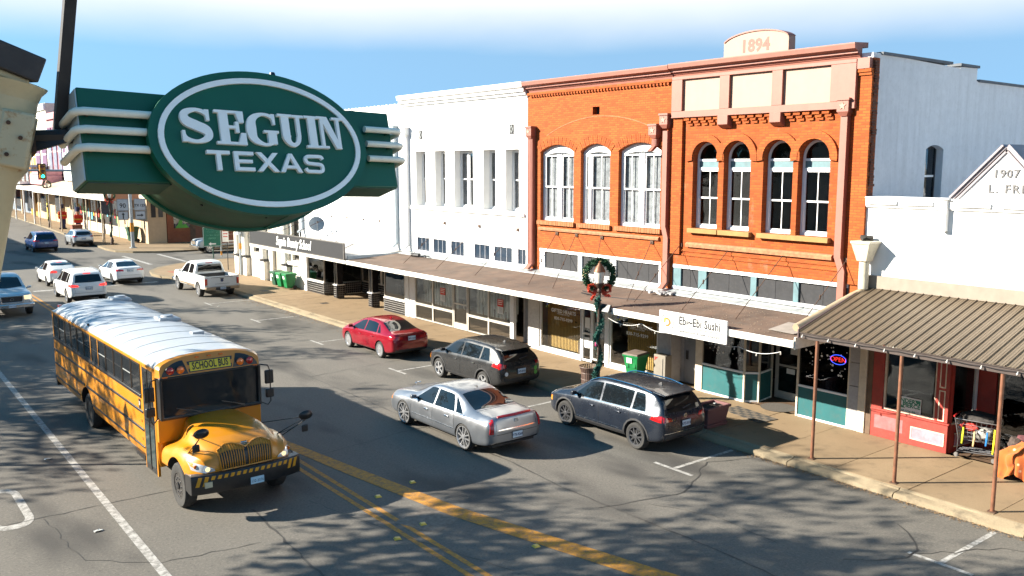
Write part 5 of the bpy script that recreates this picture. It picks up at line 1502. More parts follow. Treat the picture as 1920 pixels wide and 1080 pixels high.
 def plate(s, txt, x, z, view='rear', m=None, w_=.33, h_=.165, parent=None, back=.0):
  h, d = s.hit(view, x, z)
  y = min(h.y, s.hit(view, x, z + .07)[0].y, s.hit(view, x, z - .07)[0].y) if view == 'rear' else max(h.y, s.hit(view, x, z + .07)[0].y, s.hit(view, x, z - .07)[0].y)
  sg = -1 if view == 'rear' else 1
  o = MB().box(x - w_ / 2, x + w_ / 2, y + sg * .012, y + sg * .02, z - h_ / 2, z + h_ / 2).build('licence_plate', m or M_plate, s.car, world=False, bev=.004)
  MB().ring([(x - w_ / 2 - .01, z - h_ / 2 - .01), (x + w_ / 2 + .01, z - h_ / 2 - .01), (x + w_ / 2 + .01, z + h_ / 2 + .01), (x - w_ / 2 - .01, z + h_ / 2 + .01)], [(x - w_ / 2 + .01, z - h_ / 2 + .01), (x + w_ / 2 - .01, z - h_ / 2 + .01), (x + w_ / 2 - .01, z + h_ / 2 - .01), (x - w_ / 2 + .01, z + h_ / 2 - .01)], 'y', y, y + sg * .019).build('plate_frame', M_clad, o, world=False)
  M = face_mx((x, y + sg * .0205, z - .012), (1, 0, 0) if sg < 0 else (-1, 0, 0), (0, 0, 1))
  lettering('plate_number', txt, .098, M, M_plate_ink, o, .001, world=False, sx=.82, bold=.003)
  return o

def car(name, label, cat, loc, rz, S, mpaint, wheels, group=None, detail=True):
 t = thing(name, label, cat, loc, rz, group)
 sh = Shell(S, mpaint, t)
 W2 = S['W'] / 2
 r, wd, rim, style, mr, sp = wheels
 add_wheels(t, W2 - wd / 2 - .012, [(s_, y, r) for s_ in (-1, 1) for y in (S['yr'], S['yf'])], wheel_meshes(name, r, wd, rim, style, mr, sp), wd)
 # side windows between pillars
 be, tp = sh.belt, sh.top
 ed = S['pillars']           # [(y at belt, y at roof)] from rear to front
 gap = S.get('gap', .035)
 for k in range(len(ed) - 1):
  (b0, t0), (b1, t1) = ed[k], ed[k + 1]
  b0 += gap; t0 += gap; b1 -= gap; t1 -= gap
  zt = lambda y: min(tp(y) - S.get('rt', .105), S.get('zroof', 9))
  lo = [(b0 + (b1 - b0) * u, be(b0 + (b1 - b0) * u) + S.get('bt', .035)) for u in (0, .25, .5, .75, 1)]
  hi = [(t0 + (t1 - t0) * u, max(zt(t0 + (t1 - t0) * u), be(t0 + (t1 - t0) * u) + .05)) for u in (0, .25, .5, .75, 1)]
  sh.both('side_window', S.get('glass', M_cglass), lo, hi, nu=8, nv=5, off=.004)
 # doors
 if detail:
  for v in ('L', 'R'):
   b = MB()
   for (yb, zt_, yt) in S.get('doors', []):
    sh.line(b, v, [(yb, S['sill'] + .03), (yb + (yt - yb) * .6, be(yb) - .02)], .005)
   d = S.get('doors')
   if d: sh.line(b, v, [(d[0][0], S['sill'] + .03), (d[-1][0], S['sill'] + .03)], .005)
   tag(b.build('door_gap', M_seam, t, world=False), kind='stuff')
   for yh in S.get('handles', []):
    h, n_ = sh.hit(v, yh, be(yh) - .13)
    MB().boxc(h + n_ * .02, (.03, .19, .035)).build('door_handle', S.get('mhandle', mpaint), t, world=False, bev=.01)
  for s_ in (-1, 1):
   ym, zm = S['mirror']
   xw = sh.hit('R' if s_ > 0 else 'L', ym, zm)[0].x
   b = MB().hexa([(xw + s_ * q[0], ym + q[1], zm + q[2]) for q in ((.05, -.045, 0), (.25, -.055, .01), (.24, .06, .02), (.05, .05, 0), (.06, -.045, .11), (.24, -.055, .13), (.22, .06, .12), (.06, .04, .10))])
   b.box(xw - .02 * s_, xw + .07 * s_, ym - .03, ym + .03, zm + .0, zm + .05)
   b.build('wing_mirror', S.get('mmirror', mpaint), t, world=False, bev=.02)
 return t, sh

# ---------------------------------------------------------------- silver saloon driving away
M_silver = paint('silver_paint', (.27, .285, .31), .30, .8, dirt=.05)
S = dict(W=1.90, L=5.2, yf=1.54, yr=-1.48, sill=.22, zlow=.6,
 ys=[-2.62, -2.60, -2.54, -2.46, -2.35, -2.1, -1.85, -1.55, -1.2, -.85, -.5, -.1, .35, .75, 1.0, 1.3, 1.7, 2.1, 2.35, 2.5, 2.58, 2.61],
 zb=[(-2.62, .42), (-2.5, .33), (-2.2, .24), (2.2, .22), (2.5, .26), (2.61, .38)],
 belt=[(-2.62, .62), (-2.54, .90), (-2.3, .93), (-1.2, .92), (.9, .87), (1.8, .80), (2.4, .70), (2.61, .52)],
 top=[(-2.62, .68), (-2.60, .80), (-2.54, 1.03), (-2.46, 1.075), (-1.85, 1.09), (-1.62, 1.10), (-.85, 1.41), (-.5, 1.455), (-.1, 1.465), (.35, 1.43), (1.0, 1.10), (1.2, 1.03), (1.7, .985), (2.35, .87), (2.5, .80), (2.58, .70), (2.61, .56)],
 w=[(-2.62, .62), (-2.58, .80), (-2.46, .90), (-2.1, .935), (-1, .95), (1, .95), (2.0, .93), (2.35, .87), (2.54, .74), (2.61, .55)],
 wt=[(-2.62, .55), (-2.46, .74), (-1.85, .75), (-1.55, .70), (-.85, .62), (-.1, .635), (.35, .62), (1.0, .72), (1.7, .76), (2.35, .70), (2.61, .45)],
 arches=[(1.54, .385, .35), (-1.48, .385, .35)], pillars=[(-1.42, -.92), (-1.05, -.78), (-.02, -.0), (1.02, .42)],
 doors=[(-1.1, 0, -1.0), (.0, 0, .0), (1.12, 0, 1.1)], handles=[-.72, .30], mirror=(.86, .93), mhandle=M_chrome, zroof=1.34)
t, sh = car('silver_car', 'silver saloon with big chrome wheels and tall red tail lamps driving in the middle lane', 'car', (13.80, 20.0, 0), 0, S, M_silver, (.365, .22, .30, 'split', M_alloy, 5))
sh.patch('rear_window', M_cglass, 'top', [(-.66, -1.66), (-.3, -1.72), (.3, -1.72), (.66, -1.66)], [(-.55, -.93), (-.3, -.90), (.3, -.90), (.55, -.93)], 10, 8)
sh.patch('windshield', M_cglass, 'top', [(-.66, 1.02), (0, 1.12), (.66, 1.02)], [(-.55, .44), (0, .40), (.55, .44)], 10, 8)
for s_ in (-1, 1):
 sh.patch('tail_lamp', M_tail, 'rear', [(s_ * .74, .66), (s_ * .84, .66)], [(s_ * .70, 1.03), (s_ * .80, 1.0)], 3, 8, .012)
 sh.patch('head_lamp', M_lamp, 'front', [(s_ * .42, .58), (s_ * .80, .60)], [(s_ * .45, .78), (s_ * .78, .78)], 5, 3, .01)
 sh.patch('side_marker', M_amber, 'R' if s_ > 0 else 'L', [(2.26, .62), (2.44, .62)], [(2.26, .74), (2.40, .74)], 3, 2, .006)
sh.patch('trunk_spoiler_lamp', M_tail, 'top', [(-.55, -2.50), (0, -2.52), (.55, -2.50)], [(-.55, -2.46), (0, -2.48), (.55, -2.46)], 8, 1, .03, skirt=.035)
sh.patch('chrome_strip', M_chrome, 'rear', [(-.60, .735), (.60, .735)], [(-.60, .755), (.60, .755)], 6, 1, .008)
MB().ring([(.07, .885), (-.07, .885), (-.05, .97), (.05, .97)], [(.045, .90), (-.045, .90), (-.03, .955), (.03, .955)], 'y', sh.hit('rear', 0, .9)[0].y - .015, sh.hit('rear', 0, .9)[0].y + .02).build('badge', M_chrome, t, world=False)
sh.plate('FTR-9268', 0, .56)
b = MB(); sh.line(b, 'rear', [(-.86, .63), (.86, .63)], .006); sh.line(b, 'rear', [(-.62, 1.0), (-.66, .72)], .004); sh.line(b, 'rear', [(.62, 1.0), (.66, .72)], .004)
sh.line(b, 'top', [(-.7, -1.8), (.7, -1.8)], .005); tag(b.build('panel_gap', M_seam, t, world=False), kind='stuff')
for v in ('L', 'R'): sh.patch('body_moulding', M_chrome, v, [(-1.05, .50), (1.1, .48)], [(-1.05, .515), (1.1, .495)], 12, 1, .008); sh.patch('window_trim', M_chrome, v, [(-1.5, .93), (1.1, .875)], [(-1.5, .945), (1.1, .89)], 14, 1, .007)
MB().hexa([(-.02, -.85, 1.44), (.02, -.85, 1.44), (.02, -.72, 1.46), (-.02, -.72, 1.46), (-.006, -.84, 1.50), (.006, -.84, 1.50), (.006, -.80, 1.49), (-.006, -.80, 1.49)]).build('aerial', M_clad, t, world=False)
MB().tube([(0, 2.3, .88), (0, 2.3, .97), (0, 2.22, 1.0)], .012).tube([(-.09, 2.2, .99), (0, 2.3, .97), (.09, 2.2, .99)], .016).build('hood_ornament', M_chrome, t, world=False)
MB().box(-.7, .7, -2.45, -2.2, .26, .33).build('rear_valance', M_clad, t, world=False, bev=.02)

# ---------------------------------------------------------------- dark blue SUV parked nearest
def suv_spec(L, W, H, yf, yr, wr, hood=1.02, rake=.0, tail=.0, belt0=1.0, deck=1.05):
 y0, y1 = -L / 2, L / 2
 return dict(W=W, L=L, yf=yf, yr=yr, sill=.26, zlow=.6,
  ys=[y0, y0 + .03, y0 + .08, y0 + .16, y0 + .30, y0 + .48, y0 + .8, y0 + 1.2, y0 + 1.7, -.1, .3, .7, 1.0, 1.25, 1.55, 1.85, y1 - .3, y1 - .16, y1 - .07, y1 - .02, y1],
  zb=[(y0, .48), (y0 + .12, .36), (y0 + .5, .26), (y1 - .5, .24), (y1 - .12, .30), (y1, .42)],
  belt=[(y0, .62), (y0 + .03, .8), (y0 + .1, belt0 + .05), (y0 + .5, belt0 + .05), (0, belt0), (1.1, belt0 - .05), (y1 - .4, .86), (y1 - .1, .76), (y1, .58)],
  top=[(y0, .70), (y0 + .03, .98), (y0 + .08, deck + .05), (y0 + .16, deck + .22), (y0 + .30 + tail, H - .20), (y0 + .48 + tail, H - .055), (y0 + .85 + tail, H - .015), (-.3, H), (.2, H - .03), (.5, H - .08), (1.22, hood + .10), (1.4, hood + .03), (1.8, hood - .02), (y1 - .3, hood - .13), (y1 - .16, hood - .20), (y1 - .07, .72), (y1, .56)],
  w=[(y0, W * .36), (y0 + .03, W * .43), (y0 + .12, W * .475), (y0 + .5, W * .495), (0, W * .5), (1.2, W * .5), (y1 - .45, W * .485), (y1 - .2, W * .44), (y1 - .05, W * .36), (y1, W * .28)],
  wt=[(y0, W * .30), (y0 + .08, W * .42), (y0 + .3, W * .375), (y0 + .6, W * .355), (0, W * .365), (.5, W * .355), (1.25, W * .40), (1.8, W * .41), (y1 - .2, W * .36), (y1, W * .25)],
  arches=[(yf, wr + .055, wr + .01), (yr, wr + .055, wr + .01)],
  pillars=[(y0 + .62, y0 + .78), (y0 + 1.18, y0 + 1.16), (-.02, -.02), (1.12, .55)], doors=[(y0 + 1.22, 0, y0 + 1.22), (.0, 0, .0), (1.2, 0, 1.15)], handles=[-.75, .28], mirror=(.95, belt0 + .02), zroof=H - .13, rt=.13, bt=.04)
def suv_common(t, sh, S, lamp_z=.92, rg=(1.12, 1.50), plate_z=.80, txt='', clad=True, tail_m=None, lamp=None, rail=None, wide=.62):
 W2 = S['W'] / 2; H = max(p[1] for p in S['top']); y0, y1 = -S['L'] / 2, S['L'] / 2
 sh.patch('rear_window', M_cglass, 'rear', [(-wide, rg[0]), (0, rg[0] - .02), (wide, rg[0])], [(-wide * .88, rg[1]), (0, rg[1] + .02), (wide * .88, rg[1])], 10, 8)
 sh.patch('windshield', M_cglass, 'top', [(-.66, 1.22), (0, 1.32), (.66, 1.22)], [(-.56, .52), (0, .47), (.56, .52)], 10, 8)
 lz = lamp or ((.50, lamp_z - .02), (W2 - .06, lamp_z - .04), (W2 - .06, lamp_z + .12), (.55, lamp_z + .06))
 for s_ in (-1, 1):
  sh.patch('tail_lamp', tail_m or M_tail, 'rear', [(s_ * lz[0][0], lz[0][1]), (s_ * lz[1][0], lz[1][1])], [(s_ * lz[3][0], lz[3][1]), (s_ * lz[2][0], lz[2][1])], 5, 4, .014)
  sh.patch('tail_lamp', tail_m or M_tail, 'R' if s_ > 0 else 'L', [(y0 + .10, lamp_z - .04), (y0 + .46, lamp_z + .0)], [(y0 + .12, lamp_z + .13), (y0 + .40, lamp_z + .10)], 5, 3, .012)
  sh.patch('head_lamp', M_lamp, 'front', [(s_ * .45, .72), (s_ * (W2 - .16), .76)], [(s_ * .45, .84), (s_ * (W2 - .2), .90)], 5, 3, .01)
  sh.patch('side_marker', M_amber, 'R' if s_ > 0 else 'L', [(y1 - .34, .62), (y1 - .22, .62)], [(y1 - .34, .76), (y1 - .24, .76)], 2, 2, .008)
 sh.patch('grille', M_clad, 'front', [(-.42, .62), (.42, .62)], [(-.45, .82), (.45, .82)], 6, 3, .01)
 if clad:
  for v in ('L', 'R'):
   sh.patch('sill_cladding', M_clad, v, [(S['yr'] + .42, .27), (S['yf'] - .42, .26)], [(S['yr'] + .42, .40), (S['yf'] - .42, .39)], 10, 2, .008)
   for y in (S['yr'], S['yf']):
    a = S['arches'][0][1]; zc = S['arches'][0][2]
    lo = [(y + (a + .012) * math.cos(R(q)), zc + (a + .012) * math.sin(R(q))) for q in range(190, -11, -20)]
    hi = [(y + (a + .06) * math.cos(R(q)), zc + (a + .06) * math.sin(R(q))) for q in range(190, -11, -20)]
    sh.patch('arch_cladding', M_clad, v, lo, hi, 20, 1, .010)
  sh.patch('bumper_cladding', M_clad, 'rear', [(-W2 + .14, .40), (W2 - .14, .40)], [(-W2 + .10, .58), (W2 - .10, .58)], 12, 3, .010)
 if txt: sh.plate(txt, 0, plate_z)
 b = MB(); sh.line(b, 'rear', [(-W2 + .1, .62), (W2 - .1, .62)], .006)
 for s_ in (-1, 1): sh.line(b, 'rear', [(s_ * (wide + .06), rg[0] - .02), (s_ * (wide + .02), .66)], .005)
 tag(b.build('panel_gap', M_seam, t, world=False), kind='stuff')
 if rail:
  for s_ in (-1, 1):
   pts = []
   for k in range(15):
    y = y0 + .62 + (0.62 - y0 - .62) * k / 14; h = sh.hit('top', s_ * (W2 * .70), y)[0]
    pts.append(h + Vector((0, 0, .055 * min(1, 5 * min(k, 14 - k) / 14))))
   MB().tube(pts, .020, 6).build('roof_rail', rail, t, world=False, smooth=True)
 MB().hexa([(-.02, y0 + .85, H - .03), (.02, y0 + .85, H - .03), (.02, y0 + 1.0, H - .02), (-.02, y0 + 1.0, H - .02), (-.006, y0 + .87, H + .05), (.006, y0 + .87, H + .05), (.006, y0 + .92, H + .04), (-.006, y0 + .92, H + .04)]).build('aerial', M_clad, t, world=False)
 b = MB(); b.add([], [])
 sh.patch('wiper', M_clad, 'rear', [(-.02, rg[0] + .03), (.34, rg[0] + .09)], [(-.02, rg[0] + .055), (.34, rg[0] + .105)], 4, 1, .016)
def spoiler(t, sh, S, m, wide=.60):
 H = max(p[1] for p in S['top']); y0 = -S['L'] / 2
 a = sh.hit('top', 0, y0 + .62)[0].z
 MB().hexa([(-wide - .02, y0 + .22, a - .085), (wide + .02, y0 + .22, a - .085), (wide + .04, y0 + .62, a - .05), (-wide - .04, y0 + .62, a - .05), (-wide, y0 + .20, a - .055), (wide, y0 + .20, a - .055), (wide + .02, y0 + .62, a + .008), (-wide - .02, y0 + .62, a + .008)]).build('roof_spoiler', m, t, world=False, bev=.018)

M_navy = paint('dark_blue_grey_paint', (.016, .021, .032), .25, .35, dirt=.04)
S = suv_spec(4.72, 1.84, 1.66, 1.40, -1.40, .36, hood=1.04)
S['mmirror'] = M_navy; S['mhandle'] = M_navy
t, sh = car('blue_suv', 'dark blue-grey SUV with chrome roof rails parked nearest the camera beside the mauve planter', 'car', (17.42, 17.17, 0), 0, S, M_navy, (.36, .22, .255, 'split', M_alloy_dark, 5))
suv_common(t, sh, S, .94, (1.13, 1.46), .80, 'KPZ-5018', rail=M_chrome)
spoiler(t, sh, S, M_navy)
for v in ('L', 'R'): sh.patch('window_trim', M_chrome, v, [(-1.85, 1.075), (1.12, .975)], [(-1.85, 1.09), (1.12, .99)], 14, 1, .009); sh.patch('sill_trim', M_chrome, v, [(-1.0, .43), (.98, .42)], [(-1.0, .445), (.98, .435)], 8, 1, .012)
sh.patch('bumper_trim', M_chrome, 'rear', [(-.78, .60), (.78, .60)], [(-.78, .615), (.78, .615)], 10, 1, .018)
hb = sh.hit('rear', 0, .99)[0]
MB().ring([(.055 * math.cos(R(a)), .99 + .055 * math.sin(R(a))) for a in range(0, 360, 20)], [(.044 * math.cos(R(a)), .99 + .044 * math.sin(R(a))) for a in range(0, 360, 20)], 'y', hb.y - .02, hb.y).build('badge', M_chrome, t, world=False)
lettering('badge', 'V', .07, face_mx((0, hb.y - .012, .995), (1, 0, 0), (0, 0, 1)), M_chrome, t, .004, world=False)

# ---------------------------------------------------------------- dark grey compact SUV
M_graph = paint('graphite_paint', (.030, .030, .031), .25, .45, dirt=.04)
S = suv_spec(4.50, 1.84, 1.62, 1.33, -1.30, .35, hood=1.0, tail=.08, belt0=1.02)
t, sh = car('grey_suv', 'dark graphite SUV parked between the red saloon and the dark blue SUV', 'car', (17.74, 24.37, 0), 0, S, M_graph, (.35, .215, .24, 'plain', M_alloy, 5))
suv_common(t, sh, S, .97, (1.12, 1.44), .78, 'JXP-8305', lamp=((.62, .95), (.86, .90), (.84, 1.10), (.60, 1.04)))
spoiler(t, sh, S, M_graph)
sh.patch('side_marker', M_amber, 'L', [(1.95, .74), (2.12, .70)], [(1.92, .82), (2.08, .80)], 3, 2, .008)
for (x, z, m, lab) in ((-.62, .74, M_vinyl, 1), (.60, .80, mat('green_sticker', (.12, .35, .06), .6), 2), (.60, .66, mat('green_sticker', (.12, .35, .06), .6), 3)):
 h = sh.hit('rear', x, z)[0]
 MB().lathe([(.001, 0), (.07, 0), (.07, .004), (.001, .004)], (x, h.y - .012, z), 14, 'y').build('sticker', m, t, world=False)

# ---------------------------------------------------------------- red saloon
def sedan_spec(L, W, H, yf, yr, wr, boot=1.08, hood=.98, belt0=.92, fast=0.):
 y0, y1 = -L / 2, L / 2
 return dict(W=W, L=L, yf=yf, yr=yr, sill=.21, zlow=.55,
  ys=[y0, y0 + .02, y0 + .07, y0 + .15, y0 + .3, y0 + .5, y0 + .75, y0 + 1.0, y0 + 1.35, y0 + 1.7, -.2, .2, .55, .9, 1.15, 1.4, 1.7, y1 - .35, y1 - .18, y1 - .08, y1 - .02, y1],
  zb=[(y0, .40), (y0 + .12, .30), (y0 + .5, .22), (y1 - .5, .20), (y1 - .12, .24), (y1, .36)],
  belt=[(y0, .58), (y0 + .05, .80), (y0 + .15, belt0 + .03), (y0 + .6, belt0 + .03), (0, belt0 - .02), (1.1, belt0 - .07), (y1 - .4, .74), (y1 - .1, .64), (y1, .50)],
  top=[(y0, .66), (y0 + .02, .84), (y0 + .07, boot - .03), (y0 + .15, boot), (y0 + .5, boot + .01 + fast * .3), (y0 + .65, boot + .05 + fast * .4), (y0 + 1.35, H - .07), (y0 + 1.7, H - .01), (-.1, H), (.2, H - .03), (.45, H - .09), (1.22, hood + .06), (1.4, hood), (1.75, hood - .06), (y1 - .35, .80), (y1 - .18, .72), (y1 - .08, .64), (y1, .50)],
  w=[(y0, W * .33), (y0 + .04, W * .42), (y0 + .15, W * .47), (y0 + .5, W * .492), (0, W * .5), (1.2, W * .5), (y1 - .5, W * .48), (y1 - .22, W * .43), (y1 - .06, W * .35), (y1, W * .26)],
  wt=[(y0, W * .28), (y0 + .15, W * .39), (y0 + .6, W * .37), (y0 + 1.35, W * .32), (0, W * .335), (.45, W * .325), (1.22, W * .39), (1.75, W * .40), (y1 - .2, W * .33), (y1, W * .22)],
  arches=[(yf, wr + .045, wr + .005), (yr, wr + .045, wr + .005)],
  pillars=[(y0 + .98, y0 + 1.32), (y0 + 1.28, y0 + 1.42), (-.02, -.02), (1.12, .50)], doors=[(y0 + 1.30, 0, y0 + 1.3), (.0, 0, .0), (1.2, 0, 1.15)], handles=[-.72, .28], mirror=(.92, belt0), zroof=H - .115, rt=.11)
def sedan_common(t, sh, S, txt, lampz=.82, tail_m=None, brake=False, boot=1.08):
 W2 = S['W'] / 2; y0, y1 = -S['L'] / 2, S['L'] / 2; H = max(p[1] for p in S['top'])
 sh.patch('rear_window', M_cglass, 'top', [(-W2 * .70, y0 + .60), (0, y0 + .52), (W2 * .70, y0 + .60)], [(-W2 * .58, y0 + 1.30), (0, y0 + 1.34), (W2 * .58, y0 + 1.30)], 10, 8)
 sh.patch('windshield', M_cglass, 'top', [(-W2 * .72, 1.16), (0, 1.26), (W2 * .72, 1.16)], [(-W2 * .60, .46), (0, .42), (W2 * .60, .46)], 10, 8)
 for s_ in (-1, 1):
  sh.patch('tail_lamp', tail_m or M_tail, 'rear', [(s_ * W2 * .42, lampz - .02), (s_ * W2 * .90, lampz - .02)], [(s_ * W2 * .45, lampz + .08), (s_ * W2 * .90, lampz + .13)], 6, 3, .014)
  sh.patch('tail_lamp', tail_m or M_tail, 'R' if s_ > 0 else 'L', [(y0 + .10, lampz - .02), (y0 + .34, lampz + .03)], [(y0 + .10, lampz + .13), (y0 + .34, lampz + .10)], 4, 3, .010)
  sh.patch('head_lamp', M_lamp, 'front', [(s_ * .4, .60), (s_ * W2 * .84, .64)], [(s_ * .42, .70), (s_ * W2 * .8, .76)], 5, 3, .01)
 if brake: sh.patch('brake_lamp', M_tail_lit, 'top', [(-.16, y0 + 1.26), (.16, y0 + 1.26)], [(-.16, y0 + 1.31), (.16, y0 + 1.31)], 3, 1, .012)
 if txt: sh.plate(txt, 0, lampz + .01)
 sh.patch('rear_valance', M_clad, 'rear', [(-W2 * .78, .30), (W2 * .78, .30)], [(-W2 * .80, .44), (W2 * .80, .44)], 10, 3, .010)
 b = MB(); sh.line(b, 'rear', [(-W2 * .9, .62), (W2 * .9, .62)], .005); tag(b.build('panel_gap', M_seam, t, world=False), kind='stuff')
 MB().hexa([(-.02, y0 + 1.5, H - .03), (.02, y0 + 1.5, H - .03), (.02, y0 + 1.64, H - .02), (-.02, y0 + 1.64, H - .02), (-.006, y0 + 1.52, H + .045), (.006, y0 + 1.52, H + .045), (.006, y0 + 1.57, H + .04), (-.006, y0 + 1.57, H + .04)]).build('aerial', sh.paint, t, world=False)
M_redcar = paint('ruby_red_paint', (.21, .002, .011), .16, .15, dirt=.0)
S = sedan_spec(4.60, 1.78, 1.435, 1.32, -1.29, .325, boot=1.06)
t, sh = car('red_car', 'glossy ruby red saloon with silver wheels parked at the kerb by the vacant shop', 'car', (17.64, 31.1, 0), 0, S, M_redcar, (.325, .205, .235, 'wide', M_alloy, 9))
sedan_common(t, sh, S, 'SBV-1620', .84)

# ---------------------------------------------------------------- farther cars
M_wcar = paint('white_car_paint', (.66, .66, .64), .3, 0, dirt=.06)
M_wcar2 = paint('pearl_white_paint', (.60, .615, .63), .3, .1, dirt=.06)
S = sedan_spec(4.88, 1.84, 1.45, 1.42, -1.40, .34, boot=1.10)
t, sh = car('white_car', 'white saloon with slim red tail lamps driving away ahead of the white pickup', 'car', (15.05, 60.6, 0), 0, S, M_wcar2, (.34, .21, .235, 'plain', M_alloy_dark, 10))
sedan_common(t, sh, S, 'LBR-7734', .90)
S = sedan_spec(4.50, 1.76, 1.49, 1.36, -1.34, .32, boot=1.12, fast=.5)
t, sh = car('white_car', 'white hatchback with a dark rear window braking behind the crossing, left of the white saloon', 'car', (11.55, 62.0, 0), 0, S, M_wcar, (.32, .2, .22, 'plain', M_alloy_dark, 7))
sedan_common(t, sh, S, 'HNC-2258', .92, M_tail_lit, True)
S = suv_spec(5.0, 1.96, 1.76, 1.45, -1.45, .38, hood=1.10, belt0=1.06)
t, sh = car('white_suv', 'white SUV with lit brake lamps standing behind the school bus roof', 'car', (11.15, 54.0, 0), 0, S, M_wcar, (.38, .23, .26, 'plain', M_alloy, 5))
suv_common(t, sh, S, .98, (1.18, 1.56), .86, 'GTK-4471', clad=False, tail_m=M_tail_lit, rail=M_alloy, wide=.68)
sh.patch('brake_lamp', M_tail_lit, 'rear', [(-.18, 1.62), (.18, 1.62)], [(-.18, 1.655), (.18, 1.655)], 3, 1, .02)
M_bcar = paint('deep_blue_paint', (.012, .035, .12), .25, .2, dirt=.08)
S = suv_spec(5.1, 1.98, 1.76, 1.55, -1.50, .34, hood=1.05, belt0=1.02)
t, sh = car('blue_minivan', 'dark blue minivan seen from behind crossing the junction', 'car', (15.1, 86.8, 0), 0, S, M_bcar, (.34, .21, .22, 'plain', M_alloy, 5))
suv_common(t, sh, S, 1.0, (1.15, 1.55), .84, 'DRC-9012', clad=False, wide=.72)
M_scar = paint('silver_blue_paint', (.36, .40, .45), .28, .6, dirt=.08)
S = suv_spec(4.3, 1.80, 1.56, 1.28, -1.28, .34, hood=.98, belt0=.98)
t, sh = car('silver_crossover', 'small silver crossover parked at the far kerb right of the blue minivan', 'car', (18.9, 90.2, 0), 0, S, M_scar, (.34, .21, .23, 'plain', M_alloy_dark, 5))
suv_common(t, sh, S, .95, (1.10, 1.38), .76, 'MWS-3340')

